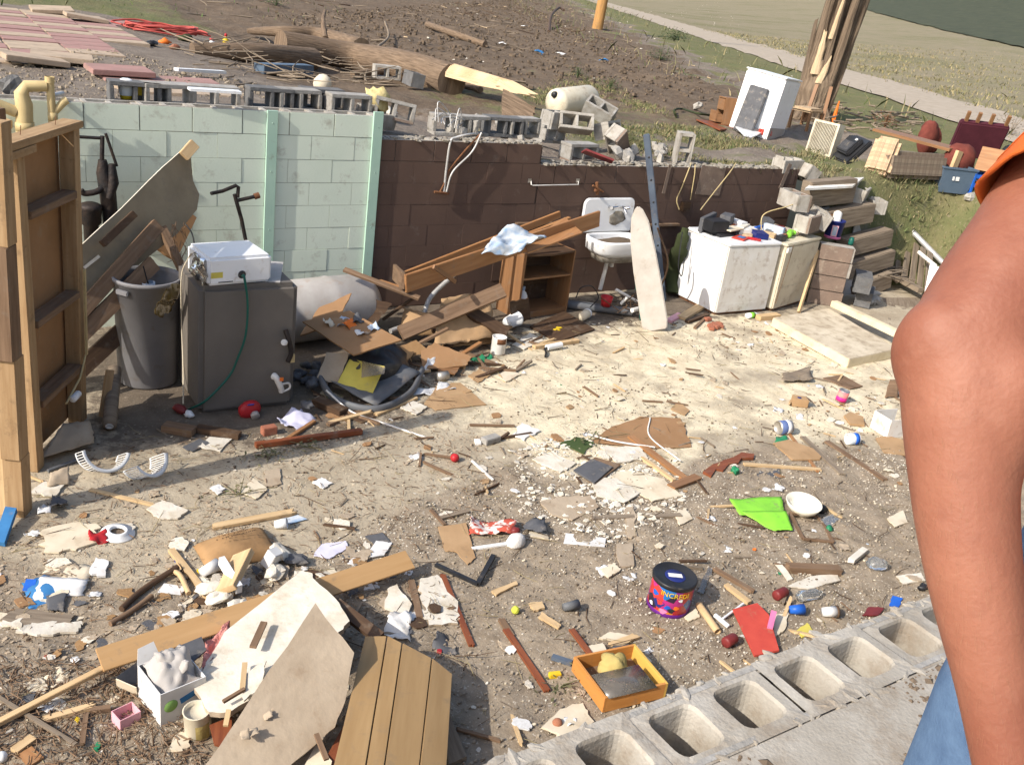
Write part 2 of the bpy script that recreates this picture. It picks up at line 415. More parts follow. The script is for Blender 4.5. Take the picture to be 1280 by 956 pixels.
mk('glass',(.9,.92,.92),(.85,.87,.87),6,.05,0,trans=.92,spec=.5,dirt=.12,dirtc=(.5,.45,.38))
mk('smoked',(.62,.56,.48),(.5,.45,.38),6,.2,0,trans=.85,spec=.5,dirt=.3,dirtc=(.4,.33,.25))
mk('amber_film',(.22,.15,.035),(.14,.09,.02),6,.25,.2,trans=.3)
mk('slate',(.11,.11,.115),(.075,.075,.08),8,.7,.3,dirt=.3,dirtc=(.35,.3,.24))
mk('chrome',(.62,.62,.62),(.5,.5,.5),6,.2,0,metal=1)
mk('tin',(.50,.47,.42),(.36,.31,.25),8,.45,.1,metal=.6,dirt=.3)
mk('tan_fabric',(.50,.37,.23),(.40,.28,.17),12,.95,.3,60)
mk('maroon',(.085,.018,.028),(.06,.012,.02),6,.9,.2)
mk('red_brown_cloth',(.19,.05,.035),(.12,.03,.022),7,.95,.4)
mk('brown_leather',(.14,.06,.04),(.09,.04,.028),7,.5,.3)
mk('olive_cloth',(.045,.055,.022),(.03,.037,.014),6,.95,.5)
mk('tote_blue',(.10,.14,.19),(.08,.115,.16),6,.5,.05,dirt=.15)
mk('brick',(.38,.15,.09),(.28,.10,.06),8,.95,.4,40,dirt=.3,dirtc=(.4,.3,.2))
mk('rock',(.35,.29,.215),(.25,.20,.145),9,.95,.5,30)
mk('terracotta',(.36,.15,.085),(.26,.10,.055),8,.85,.2,dirt=.2)
mk('dark_crop',(.062,.068,.036),(.042,.048,.026),.5,.95,.5,3,dirt=.3,dirtc=(.11,.10,.06),dscale=.8)  # dark green stands in for shade lying on the far field
mk('clod',(.17,.125,.085),(.11,.08,.055),6,.95,.6,40)
mk('foliage_dark',(.04,.065,.02),(.06,.085,.028),2,.9,.2)
mk('dried_leaf',(.10,.11,.05),(.16,.13,.07),9,.95,.3)
mk('skin',(.50,.235,.15),(.40,.165,.105),7,.5,.22,90,spec=.35,bdist=.003)
mk('orange_shirt',(.58,.13,.025),(.50,.105,.02),5,.95,.35,160,bdist=.003)
mk('denim',(.10,.165,.27),(.06,.105,.19),22,.95,.35,300,bdist=.003)
mk('hair',(.06,.04,.03),(.03,.02,.015),12,.8,.5)
mk('shoe',(.16,.10,.06),(.10,.06,.04),8,.7,.2)
# ================================================================ SETTING
def grid_mesh(name,X,Y,Z,mat,attr=None,keep=None,kind='structure'):
    nx,ny=X.shape;co_=np.stack([X,Y,Z],-1).reshape(-1,3)
    i,j=np.meshgrid(np.arange(nx-1),np.arange(ny-1),indexing='ij')
    a=(i*ny+j).ravel();q=np.stack([a,a+ny,a+ny+1,a+1],-1)
    if keep is not None:q=q[keep[:-1,:-1].ravel()]
    used=np.unique(q);mp_=-np.ones(len(co_),int);mp_[used]=np.arange(len(used));q=mp_[q];co_=co_[used]
    me=bpy.data.meshes.new(name);me.vertices.add(len(co_));me.vertices.foreach_set('co',co_.ravel())
    me.loops.add(q.size);me.loops.foreach_set('vertex_index',q.ravel());me.polygons.add(len(q))
    me.polygons.foreach_set('loop_start',np.arange(0,q.size,4));me.polygons.foreach_set('loop_total',np.full(len(q),4))
    me.polygons.foreach_set('use_smooth',np.ones(len(q),bool));me.update(calc_edges=True)
    if attr is not None:
        ca=me.color_attributes.new('cover','FLOAT_COLOR','POINT');ca.data.foreach_set('color',attr.reshape(-1,4)[used].ravel())
    me.materials.append(mat);o=bpy.data.objects.new(name,me);COL.objects.link(o);o['kind']=kind;return o
def inpoly(x,y,poly,soft=.15):
    """soft inside test (metres)"""
    ins=np.zeros(x.shape,bool);dist=np.full(x.shape,1e9);n=len(poly)
    for k in range(n):
        x0,y0=poly[k][:2];x1,y1=poly[(k+1) % n][:2]
        c=((y0>y) !=(y1>y)) & (x<(x1-x0)*(y-y0)/((y1-y0) if y1 !=y0 else 1e-9)+x0);ins ^=c
        dx,dy=x1-x0,y1-y0;t=np.clip(((x-x0)*dx+(y-y0)*dy)/(dx*dx+dy*dy+1e-12),0,1)
        dist=np.minimum(dist,np.hypot(x-x0-t*dx,y-y0-t*dy))
    sdv=np.where(ins,dist,-dist);return np.clip(.5+sdv/soft*.5,0,1)
def ground_mat(name,base,layers,bumps=((30,.5,.02),)):
    """base colours + up to 3 cover layers read from the 'cover' attribute, each broken up by noise"""
    mt=bpy.data.materials.new(name);mt.use_nodes=True;nt=mt.node_tree;L=nt.links;bs=nt.nodes['Principled BSDF']
    bs.inputs['Roughness'].default_value=.95;bs.inputs['Specular IOR Level'].default_value=.15
    tc=N(nt,'ShaderNodeTexCoord');at=N(nt,'ShaderNodeVertexColor');at.layer_name='cover';sp=N(nt,'ShaderNodeSeparateColor');L.new(at.outputs[0],sp.inputs[0])
    def noise(sc,de=8,ro=.65):
        n=N(nt,'ShaderNodeTexNoise');n.inputs['Scale'].default_value=sc;n.inputs['Detail'].default_value=de;n.inputs['Roughness'].default_value=ro
        L.new(tc.outputs['Object'],n.inputs['Vector']);return n.outputs['Fac']
    def two(c1,c2,sc,c3=None,sc3=60):
        m=N(nt,'ShaderNodeMix',data_type='RGBA');m.inputs[6].default_value=(*c1,1);m.inputs[7].default_value=(*c2,1)
        r=N(nt,'ShaderNodeMapRange');r.inputs[1].default_value=.36;r.inputs[2].default_value=.64;L.new(noise(sc),r.inputs[0]);L.new(r.outputs[0],m.inputs[0])
        if not c3:return m.outputs[2]
        m2=N(nt,'ShaderNodeMix',data_type='RGBA');m2.inputs[7].default_value=(*c3,1);r=N(nt,'ShaderNodeMapRange');r.inputs[1].default_value=.60;r.inputs[2].default_value=.68
        L.new(noise(sc3,3),r.inputs[0]);L.new(r.outputs[0],m2.inputs[0]);L.new(m.outputs[2],m2.inputs[6]);return m2.outputs[2]
    out=two(*base)
    for k,(ly,edge) in enumerate(layers):
        m=N(nt,'ShaderNodeMix',data_type='RGBA');a=N(nt,'ShaderNodeMath',operation='ADD');L.new(sp.outputs[k],a.inputs[0])
        s_=N(nt,'ShaderNodeMapRange');s_.inputs[3].default_value=-edge;s_.inputs[4].default_value=edge;s_.inputs[1].default_value=.3;s_.inputs[2].default_value=.7
        L.new(noise(2.2+3*k),s_.inputs[0]);L.new(s_.outputs[0],a.inputs[1])
        r=N(nt,'ShaderNodeMapRange');r.inputs[1].default_value=.35;r.inputs[2].default_value=.65;L.new(a.outputs[0],r.inputs[0])
        L.new(r.outputs[0],m.inputs[0]);L.new(out,m.inputs[6]);L.new(two(*ly),m.inputs[7]);out=m.outputs[2]
    L.new(out,bs.inputs['Base Color']);nrm=None
    for sc,st,di in bumps:
        b=N(nt,'ShaderNodeBump');b.inputs['Strength'].default_value=st;b.inputs['Distance'].default_value=di;L.new(noise(sc,6),b.inputs['Height'])
        if nrm:L.new(nrm,b.inputs['Normal'])
        nrm=b.outputs[0]
    L.new(nrm,bs.inputs['Normal']);return mt

# ---- floor of the dug-out: broken slab, dried cream mud, gravelly dirt
gx=np.arange(-5,9.7,.03);gy=np.arange(-6.66,.012,.03);X,Y=np.meshgrid(gx,gy,indexing='ij')
wob=fbm(X*1.3,Y*1.3,4)*.35
dirt_poly=[P(*q) for q in [(-600,735),(20,715),(230,748),(400,700),(500,640),(640,582),(700,600),(800,612),(880,575),(960,556),(1130,562),(1500,560),(1500,1300),(-900,1300)]]
cream_poly=[P(*q) for q in [(505,530),(530,440),(640,408),(800,385),(960,395),(1150,430),(1200,560),(1000,545),(880,555),(800,610),(690,620),(640,572),(560,560)]]
mud_poly=[P(*q) for q in [(100,560),(60,420),(300,380),(500,330),(700,380),(860,350),(1010,350),(1010,385),(640,420),(480,520),(420,545),(250,560)]]
a_c=inpoly(X+wob,Y+wob*.7,cream_poly,.5);a_d=inpoly(X+wob*.3,Y+wob*.4,dirt_poly,.22);a_m=inpoly(X+wob,Y,mud_poly,.5)
a_c=np.clip(a_c*(.75+fbm(X*2.1+4,Y*2.1,4)*.55),0,1)
Z=fbm(X*1.1,Y*1.1,3)*.014+a_d*(fbm(X*5,Y*5,4)*.030+.004)+a_c*fbm(X*7,Y*7,3)*.014+fbm(X*13,Y*13,2)*.004
def FZ(x,y):
    """height of the floor"""
    i=int(np.clip((x+5)/.03,0,len(gx)-1));j=int(np.clip((y+6.66)/.03,0,len(gy)-1));return float(Z[i,j])
MF=ground_mat('floor_ground',((.46,.39,.285),(.33,.27,.19),3,(.24,.185,.13),30),
    [(((.72,.63,.45),(.54,.45,.31),5,(.38,.30,.20),35),.35),(((.325,.262,.19),(.215,.168,.118),7,(.47,.41,.33),55),.12),(((.17,.135,.10),(.12,.095,.07),6,(.25,.2,.15),40),.3)],
    ((45,.6,.012),(8,.35,.03),(140,.5,.004)))
grid_mesh('floor',X,Y,Z,MF,np.stack([a_c,a_d,a_m,np.ones_like(a_c)],-1))

# ---- upper ground, one sheet out to the horizon
def warp(c,lo,hi,n):
    k=3.0;u=np.linspace(-1,1,n);s_=np.sinh(u*k*1.6)/math.sinh(k*1.6);return c+np.where(s_<0,-s_*(lo-c),s_*(hi-c))
ux=warp(4,-700,900,560);uy=warp(2.5,-700,900,560);X,Y=np.meshgrid(ux,uy,indexing='ij')
ZT=Hrough(X,Y)
keep=~((X>-5.3) & (X<6.86) & (Y>-7.3) & (Y<.06));keep &=~((X>-7) & (X<9) & (Y<-6.4) & (Y>-14))
s_=.84*X-.55*Y;n1=fbm(X*.45,Y*.45,4);n2=fbm(X*.12+9,Y*.12,3)
left_lawn=SM(9.2,10.6,Y+n1*1.2)*(1-SM(2.2,3.6,X-.12*(Y-9)+n1))
verge=SM(7.6,9.8,s_+n1*1.5)
near_green=SM(3.6,5.0,X+n1)*(1-SM(3,8,Y-.3*X+n1*2))*.38*(1-.6*SM(6.8,8,X)*(1-SM(-.3,1,Y)))
grass=np.clip(left_lawn+verge+near_green+n1*.9*(X>2)+.08*(X>2),0,1)
churn=SM(1.2,2.6,X+n1)*(1-SM(6.5,8.8,s_+n1*2))*SM(1.4,3.0,Y-.1*X+n1);dry=SM(15.8,17,s_+n1)*(.75+n2*.5)
MT=ground_mat('upper_ground_mat',((.235,.195,.155),(.165,.13,.10),2.5,(.31,.26,.205),18),
    [(((.125,.135,.055),(.175,.155,.075),1.7,(.24,.20,.12),22),.35),(((.17,.125,.085),(.11,.078,.052),3,(.21,.16,.11),14),.3),(((.26,.215,.145),(.21,.185,.105),.6,(.32,.26,.18),7),.3)],
    ((14,.7,.05),(60,.5,.015)))
grid_mesh('ground',X,Y,ZT,MT,np.stack([grass,churn*(1-grass*.6),dry,np.ones_like(dry)],-1),keep)

# ---- gravel lane across the back
lp=[(s0,t) for s0 in (13.0,13.6,14.4,15.2,16.0) for t in (0,)]
tt=np.arange(-30,260,.6);ss=np.linspace(12.7,16.9,11);S_,T_=np.meshgrid(ss,tt,indexing='ij');S2=S_+fbm(T_*.25,S_*0+3,3)*.25*np.sign(S_-14.8)*(abs(S_-14.8)>1.5)
RX=.8366*S2+.5478*T_;RY=-.5478*S2+.8366*T_
mk('lane_gravel',(.42,.35,.27),(.34,.28,.21),4,.95,.5,50,dirt=.2,dirtc=(.27,.22,.16),dscale=1.5)
grid_mesh('lane',RX,RY,Hrough(RX,RY)+.03+.02*(1-np.abs(S_-14.8)/2.1),MAT('lane_gravel'))

# ---- concrete slab on this side and the hollow-block wall it sits behind
mb=MB();mb.box(Matrix(),(-7,-12,1.35),(7,-6.8665,1.6015))
slab=mb.build('slab','concrete_slab' if 'concrete_slab' in _M else mk('concrete_slab',(.42,.385,.33),(.31,.275,.225),6,.95,.3,110,dirt=.62,dirtc=(.23,.175,.12),dscale=7),bevel=.004);slab['kind']='structure'
def ring_block(mb,x0,y0,y1,z,L,holes,depth=.30,mi=0):
    """top of a two-core block with rounded cores"""
    def rr(cx,cy,hx,hy,r,n=5):
        p=[]
        for (sx,sy,a) in ((1,-1,-90),(1,1,0),(-1,1,90),(-1,-1,180)):
            for k in range(n):an=rad(a+90*k/(n-1));p.append((cx+sx*(hx-r)+r*math.cos(an),cy+sy*(hy-r)+r*math.sin(an)))
        return p
    nseg=20
    for (cx,w) in holes:
        ins=rr(cx,(y0+y1)/2,.067+random.uniform(-.003,.003),.063,.028);hx=w/2;out=[]
        for (px_,py_) in ins:
            dx,dy=px_-cx,py_-(y0+y1)/2;k=min(hx/abs(dx) if dx else 9e9,((y1-y0)/2)/abs(dy) if dy else 9e9);out.append((cx+dx*k,(y0+y1)/2+dy*k))
  # square corners
        for q,(sx,sy) in enumerate(((1,-1),(1,1),(-1,1),(-1,-1))):out[q*5+2]=(cx+sx*hx,(y0+y1)/2+sy*(y1-y0)/2)
        def zz(x_,y_):return z+float(fbm(np.array([x_*30]),np.array([y_*30]),2)[0])*.004
        lo=[(cx+(a-cx)*.90,(y0+y1)/2+(b-(y0+y1)/2)*.90) for a,b in ins]
        mid=[(cx+(a-cx)*1.06,(y0+y1)/2+(b-(y0+y1)/2)*1.06) for a,b in ins]
        vs=[Vector((a,b,zz(a,b))) for a,b in out]+[Vector((a,b,z+.001+random.uniform(-.0015,.0015))) for a,b in mid]+[Vector((a,b,z-.008)) for a,b in ins]+[Vector((a,b,z-depth)) for a,b in lo]
        fs=[]
        for lvl in range(3):
            for i in range(20):j=(i+1) % 20;fs.append((lvl*20+i,lvl*20+j,lvl*20+20+j,lvl*20+20+i))
        mb.add(vs,fs,mi,None,False);mb.add([v for v in vs[60:]],[list(range(20))],mi)
near=thing('block_wall','bare grey hollow-block wall in the foreground with open cores along its top','wall',(0,-6.76,0))
mb=MB();x=-1.224-.1-.4*9
while x<4.6:
    g=.004
    ring_block(mb,x,-6.866,-6.664,1.60+random.uniform(-.003,.003),.4,[(x+.1+random.uniform(-.004,.004),.2),(x+.295,.2)])
    x+=.4
mb.build('top_course','concrete_slab',near)
mb=MB()
for k in range(8):
    z0=k*.2;x=-5-(k % 2)*.2
    while x<4.7:
        if k==7:mb.box(Matrix(),(x+.0,-6.692,z0+.004),(x+.396,-6.664+random.uniform(0,.003),z0+.194));mb.box(Matrix(),(x,-6.866,z0+.004),(x+.396,-6.838,z0+.194))
        else:mb.box(Matrix(),(x+.005,-6.866,z0+.005),(x+.395,-6.664+random.uniform(0,.004),z0+.195))
        x+=.4
    mb.box(Matrix(),(-5,-6.86,z0),(4.6,-6.845,z0+.2));mb.box(Matrix(),(-5,-6.685,z0),(4.6,-6.671,z0+.2))
mb.build('lower_courses','concrete',near)

# ---- the far wall: painted blocks, top course hollow
wall=thing('block_wall','long low block wall across the back, pale green at its left and dark brown further right','wall',(2.4,0,0))
def section(name,x0,x1,top,paint,label,parent,ends='flat'):
    mb=MB();nc=int(round(top/.2));e_=.0018 if 'green' in paint else .001
    for k in range(nc):
        z0=k*.2;odd=(nc-1-k) % 2;ph=0 if odd==0 else .2
        if abs(top-1.6)<.01:ph=.2-ph
        x=math.floor((x0-ph)/.4)*.4+ph
        while x<x1-.01:
            a=max(x,x0);b=min(x+.4,x1);x+=.4
            if b-a<.03:continue
            j=random.uniform(-.0025,.0025)
            if k==nc-1:
                if ends=='ragged' and random.random()<.12:continue
                M=T((a+.004,.006,z0+.004));mb.hblock(M,1,b-a-.008,.184,.192,broken=.04 if ends=='flat' else .12)
                mb.box(Matrix(),(a+.004,j,z0+.004),(b-.004,.0062,z0+.19),0)
            else:mb.box(Matrix(),(a+e_,j,z0+e_),(b-e_,.19,z0+.2-e_),0)
        if k<nc-1:mb.box(Matrix(),(x0+.002,.005,z0-.001),(x1-.002,.18,z0+.201),2)
        else:mb.box(Matrix(),(x0+.002,.010,z0),(x1-.002,.03,z0+.16),2)
    o=mb.build(name,[paint,'concrete_pale','green_mortar' if 'green' in paint else 'brown_mortar'],parent,bevel=0);o['label']=label;return o
mk('green_mortar',(.40,.40,.33),(.26,.24,.19),9,.95,.3,70)
mk('brown_mortar',(.085,.056,.043),(.09,.068,.055),12,.95,.4,70)
section('wall_section',-4.4,1.236,1.8,'green_paint','pale green painted section of the wall',wall)
section('wall_section',1.24,3.02,1.6,'brown_paint','dark brown section of the wall, one block lower than the green',wall)
section('wall_section',3.02,6.85,1.4,'brown_paint','dark brown section of the wall, two blocks lower than the green',wall,'ragged')
for (xa,xb) in ((.20,.288),(1.155,1.245)):
    mb=MB();mb.box(Matrix(),(xa,-.028,.02),(xb,-.003,1.80 if xa<1 else 1.83))
    for z in (.3,.8,1.3,1.7):mb.lathe(frame(((xa+xb)/2,-.029,z),(1,0,0),z=(0,-1,0)),[(0,.002),(.007,.001),(.008,0)],8)
    mb.build('post','mint_paint',wall,bevel=.003)
mb=MB();a=PY(876,208);b=PY(905,245);mb.plate([PY(878,207,-.006),PY(908,210,-.006),PY(899,245,-.006),PY(869,243,-.006)],.005);mb.build('patch','brown_paint_light',wall)
for (pa,pb,w) in (((838,206),(829,242),.045),((988,205),(975,236),.06)):
    mb=MB();mb.board(PY(*pa,-.007),PY(*pb,-.007),w,.004,up=(0,-1,0));mb.build('tape_strip','brown_paint_light',wall)
# crumbs of mortar along the top of the wall
mb=MB()
for k in range(240):
    x=random.uniform(1.3,6.8);tz=1.6 if x<3.02 else 1.4;r=random.uniform(.012,.04)
    mb.blob(T((x,random.uniform(.0,.19),tz-.004),0,0,random.random()*360),r*1.4,r,r*.5,.3,3,k,smooth=False)
o=mb.build('mortar_crumbs','mortar',None);tag(o,'loose mortar crumbs along the top of the brown wall','rubble',kind='stuff')

# grit and mud lumps along the joint between wall and slab
mb=MB()
for k in range(1500):
    x=random.uniform(-2.2,1.2);y=-6.87-abs(random.gauss(0,.09));r=random.uniform(.0015,.008)*(1 if random.random()<.93 else 2)
    if fbm(np.array([x*3.]),np.array([y*3.]),3)[0]<-.05:continue
    mb.blob(T((x,y,1.601),0,0,k),r*1.3,r,r*.6,.3,2,k,smooth=False)
tag(mb.build('grit','clod'),'grit and dried mud along the back of the foreground wall','grit',kind='stuff')

mb=MB()
for k in range(150):
    x=random.uniform(-2.0,1.0);y=random.choice((-6.672,-6.86))+random.uniform(-.012,.012);r=random.uniform(.004,.013);mb.blob(T((x,y,1.600),0,0,k*31),r*2.2,r,r*.5,.4,3,k,smooth=False)
mb.build('mortar_lumps','concrete_slab',near)
# ================================================================ UPPER GROUND: things beyond the wall
def PTv(px,py,dz=0):return PT(px,py,dz)
def upframe(px,py,px2,py2,dz=0):
    a=PT(px,py);b=PT(px2,py2);return frame((a.x,a.y,a.z+dz),b-a),(b-a).length
# ---- patio of pink and tan concrete pavers
pv0=None;A=P(8,20,1.70);B=P(60,69,1.70);Cc=P(127,65,1.70)
dc=Vector((B.x-A.x,B.y-A.y,0)).normalized();dr=Vector((-dc.y,dc.x,0)) *(1 if (Cc-B).dot(Vector((-dc.y,dc.x,0)))>0 else -1)
mk('paver_pink',(.36,.21,.18),(.29,.165,.145),4,.95,.3,60,dirt=.35,dirtc=(.28,.22,.17),dscale=4)
mk('paver_tan',(.44,.34,.245),(.36,.275,.195),4,.95,.3,60,dirt=.35,dirtc=(.26,.21,.16),dscale=4)
protos=[]
for m_ in ('paver_pink','paver_tan'):
    mb=MB();mb.box(Matrix(),(-.29,-.19,-.05),(.29,.19,0));o=mb.build('paver',m_,None,bevel=.006,local=True);protos.append(o)
patio_poly=[PT(*q) for q in ((-200,-5),(10,12),(45,14),(160,30),(170,55),(130,68),(60,70),(42,88),(-10,78),(-200,90))]
patio2=[PT(*q) for q in ((118,92),(285,98),(300,112),(250,122),(150,124))]
cnt=[0,0]
zp=0
for r_ in range(-14,12):
    for c_ in range(-10,30):
        q=B+dr*(c_*.6)+dc*(r_*.4);
        i1=inpoly(np.array([q.x]),np.array([q.y]),patio_poly,.02)[0];i2=inpoly(np.array([q.x]),np.array([q.y]),patio2,.02)[0]
        if i1<.5 and i2<.5:continue
        if q.x<-3.4:continue
        t_=0 if random.random()<.5 else 1;src=protos[t_];o=src if cnt[t_]==0 else src.copy()
        if cnt[t_]:COL.objects.link(o)
        cnt[t_]+=1
        o.location=(q.x+random.uniform(-.01,.01),q.y+random.uniform(-.01,.01),Hs(q.x,q.y)+.016+random.uniform(-.004,.006));o.rotation_euler=(rad(random.uniform(-.8,.8)),rad(random.uniform(-.8,.8)),math.atan2(dr.y,dr.x)+rad(random.uniform(-.6,.6)))
        tag(o,('pink' if t_==0 else 'tan')+' concrete paver lying flat in the patio behind the green wall','paver',('pink' if t_==0 else 'tan')+' pavers of the patio behind the green wall')
for (px,py,rz,lab) in ((65,18,0,'tan paver lifted at the far edge of the patio, left of its twin'),(108,28,0,'tan paver lifted at the far edge of the patio beside the red hose'),(42,82,10,'cracked tan paver half tipped out at the patio corner'),(78,80,-8,'broken tan paver propped on dirt near the patio corner'),(150,97,4,'pink paver edge raised above the second patch of paving')):
    o=protos[1 if 'tan' in lab else 0].copy();COL.objects.link(o);q=PT(px,py)
    if 'group' in o:del o['group']
    o.location=(q.x,q.y,q.z+.09);o.rotation_euler=(rad(random.uniform(-4,7)),rad(random.uniform(-6,6)),math.atan2(dr.y,dr.x)+rad(rz));tag(o,lab,'paver')
# ---- red hose in a loose heap
c0=PT(200,42);t=thing('hose','red rubber hose heaped in loose coils on the patio edge','hose',c0);mb=MB()
for k in range(9):
    pts=[];ox=random.uniform(-.12,.12);oy=random.uniform(-.08,.08);ax=random.uniform(.40,.62);ay=random.uniform(.16,.3);tw=random.uniform(-.3,.3)
    for i in range(25):
        a=i/24*2*math.pi+k;pts.append(c0+Vector((math.cos(a)*ax+ox+.06*math.sin(3*a+k),math.sin(a+tw)*ay+oy,.02+k*.010+.03*abs(math.sin(2*a+k)))))
    mb.tube(pts,.013,6)
mb.tube(bez([c0+Vector((-.55,.02,.08)),c0+Vector((-.65,.22,.1)),c0+Vector((-.2,.35,.14)),c0+Vector((.3,.1,.06)),c0+Vector((.75,-.1,.03))]),.013,6)
mb.build('coil','hose_red',t)
# small things beside it
t=thing('spray_bottle','yellow bottle with a red cap standing by the patio edge','bottle',PT(282,60));q=Matrix.Translation(t.location)
MB().lathe(q,[(0,0),(.04,0),(.045,.01),(.045,.12),(.02,.155),(.015,.17)],14).build('bottle_body','yellow',t);MB().lathe(q,[(.018,.165),(.02,.168),(.02,.20),(.008,.21),(0,.215)],12).build('cap','red_plastic',t)
t=thing('can','white can with a red top beside the yellow bottle','can',PT(265,60));q=Matrix.Translation(t.location)
MB().lathe(q,[(0,0),(.038,0),(.038,.10),(.034,.105)],14).build('can_body','white_plastic',t);MB().lathe(q,[(.035,.106),(.039,.108),(.039,.135),(.02,.14),(0,.14)],12).build('lid','red_plastic',t)
for (px,py,m_,lab,s_) in ((190,58,'black_plastic','black work glove lying left of an orange one',.09),(207,55,'orange_plastic','orange glove between the black ones by the hose',.08),(232,52,'olive_cloth','olive rag bundled against the red hose',.12),(218,62,'terracotta','terracotta pot shard standing by the hose',.07)):
    mb=MB();q=PT(px,py);mb.blob(T(q+Vector((0,0,s_*.35)),0,0,30),s_,s_*.7,s_*.5,.35,7,px);tag(mb.build('glove' if 'glove' in lab else 'rag' if 'rag' in lab else 'pot_shard',m_),lab,'glove' if 'glove' in lab else 'rag' if 'rag' in lab else 'pot')
# ---- fallen tree: trunk, broken limb, split pale end
def limb(mb,pts,r,n=14,wob=.02,seg=6):
    q=bez(pts,seg);R=[r[0]+(r[1]-r[0])*i/(len(q)-1) for i in range(len(q))];mb.tube(q,R,n,wob=wob)
A=PT(300,62);B=PT(455,110);Cc=PT(600,128);D=PT(648,138)
t=thing('fallen_tree','thick fallen tree trunk lying behind the wall with its broken end split pale','tree',((A+Cc)/2))
mb=MB();limb(mb,[PT(350,72,.2),PT(440,88,.22),PT(500,100,.22),PT(563,120,.2)],(.20,.25),16,.016);mb.build('trunk','bark',t)
mb=MB();limb(mb,[PT(312,46,.1),PT(350,58,.25),PT(400,66,.30),PT(450,84,.3)],(.06,.17),12,.012);limb(mb,[PT(240,66,.03),PT(320,78,.12),PT(390,86,.14)],(.10,.17),12,.012);limb(mb,[PT(405,72,.32),PT(402,62,.5),PT(404,55,.6)],(.05,.03),8);mb.build('limb','bark',t)
mb=MB()  # split end: a long tapering slab of splinters
a=PT(562,118,.30);b=PT(668,138,.20);x=(b-a);L=x.length;M=frame(a,x)
for k in range(15):
    y0=-.17+k*.024;l=L*(.62+.42*random.random())*(1-.02*abs(k-8));h=.13*math.sin(math.pi*(k+1)/16)
    mb.add([M@Vector(v) for v in ((0,y0,-.05),(0,y0+.026,-.05),(0,y0+.024,h),(0,y0,h),(l*.7,y0,-.05),(l*.7,y0+.024,-.05),(l*.7,y0+.02,h*.8),(l*.7,y0+.002,h*.8),(l,y0+.01,-.02+random.uniform(-.03,.04)))],
        [(0,1,2,3),(0,4,5,1),(3,2,6,7),(0,3,7,4),(1,5,6,2),(4,8,5),(5,8,6),(6,8,7),(7,8,4)],0,[[(0,0),(0,.02),(.0,.1),(0,.1)],[(0,0),(l,0),(l,.02),(0,.02)],[(0,.1),(0,.12),(l,.12),(l,.1)],[(0,0),(0,.1),(l,.1),(l,0)],[(0,0),(l,0),(l,.1),(0,.1)]]+[[(0,0),(.1,.01),(0,.02)]]*4)
mb.build('split_end','split_wood',t)
mb=MB();mb.plate([PT(625,142,.02)+Vector((0,0,.28)),PT(668,148,.02)+Vector((0,0,.14)),PT(664,152,.02),PT(624,150,.0)],.04,.02);tag(mb.build('bark_slab','bark'),'slab of bark standing behind the brown wall under the pale split wood','bark')
mb=MB();limb(mb,[PT(440,98,.06),PT(500,98,.1),PT(560,108,.08),PT(600,118,.06)],(.055,.05),8);tag(mb.build('branch','bark'),'long bare branch lying along the near side of the fallen trunk','branch')
mb=MB();limb(mb,[PT(534,34,.07),PT(560,44,.08),PT(606,59,.06)],(.09,.085),12);tag(mb.build('log',['bark']),'short cut log lying alone in the churned dirt','log')
mb=MB();limb(mb,[PT(316,46,.12),PT(370,58,.3),PT(400,66,.3)],(.03,.06),8)
mb=MB();limb(mb,[PT(470,62,.02),PT(485,54,.14),PT(480,42,.28)],(.03,.02),7);tag(mb.build('branch','grey_wood'),'curved grey branch sticking up behind the fallen trunk','branch')
# branch litter (uncountable): twigs and splinters
def stick_litter(name,n,region,mat,label,L=(.08,.5),r=(.004,.012),lift=.02,zf=None,cat='debris'):
    mb=MB();k=0;tries=0
    xs=[p[0] for p in region];ys=[p[1] for p in region]
    while k<n and tries<n*30:
        tries+=1;px=random.uniform(min(xs),max(xs));py=random.uniform(min(ys),max(ys))
        q=Vector((px,py,0))
        if inpoly(np.array([px]),np.array([py]),region,.01)[0]<.5:continue
        l=random.uniform(*L)*random.random()**.5;a=random.random()*6.3;z=(zf or Hs)(q.x,q.y);rr=random.uniform(*r)
        d=Vector((math.cos(a),math.sin(a),random.uniform(-.05,.25)))*l;p0=Vector((q.x,q.y,z+rr+random.random()*lift));p1=p0+d;zz=(zf or Hs)(p1.x,p1.y)+rr
        if p1.z<zz:p1.z=zz
        mid=(p0+p1)/2+Vector((random.uniform(-.1,.1),random.uniform(-.1,.1),.0))*l;mb.tube([p0,mid,p1],[rr,rr*.9,rr*.5],4);k+=1
    o=mb.build(name,mat);return tag(o,label,cat,kind='stuff')
def polyT(*q):return [tuple(PT(*a)[:2]) for a in q]
stick_litter('splinters',420,polyT((250,0),(700,0),(860,90),(700,130),(560,60),(330,40),(250,20)),'grey_wood','grey twigs and splinters strewn over the churned dirt',(.1,.9),(.006,.02))
stick_litter('pale_splinters',200,polyT((300,-10),(700,-10),(1000,130),(860,150),(500,60),(300,30)),'split_wood','pale fresh wood splinters strewn over the churned dirt',(.06,.55),(.005,.018))
stick_litter('branches',170,polyT((235,60),(330,60),(470,90),(470,115),(330,112),(240,95)),'grey_wood','tangle of bare branches behind the wall in front of the trunk',(.3,1.1),(.005,.014),.15)
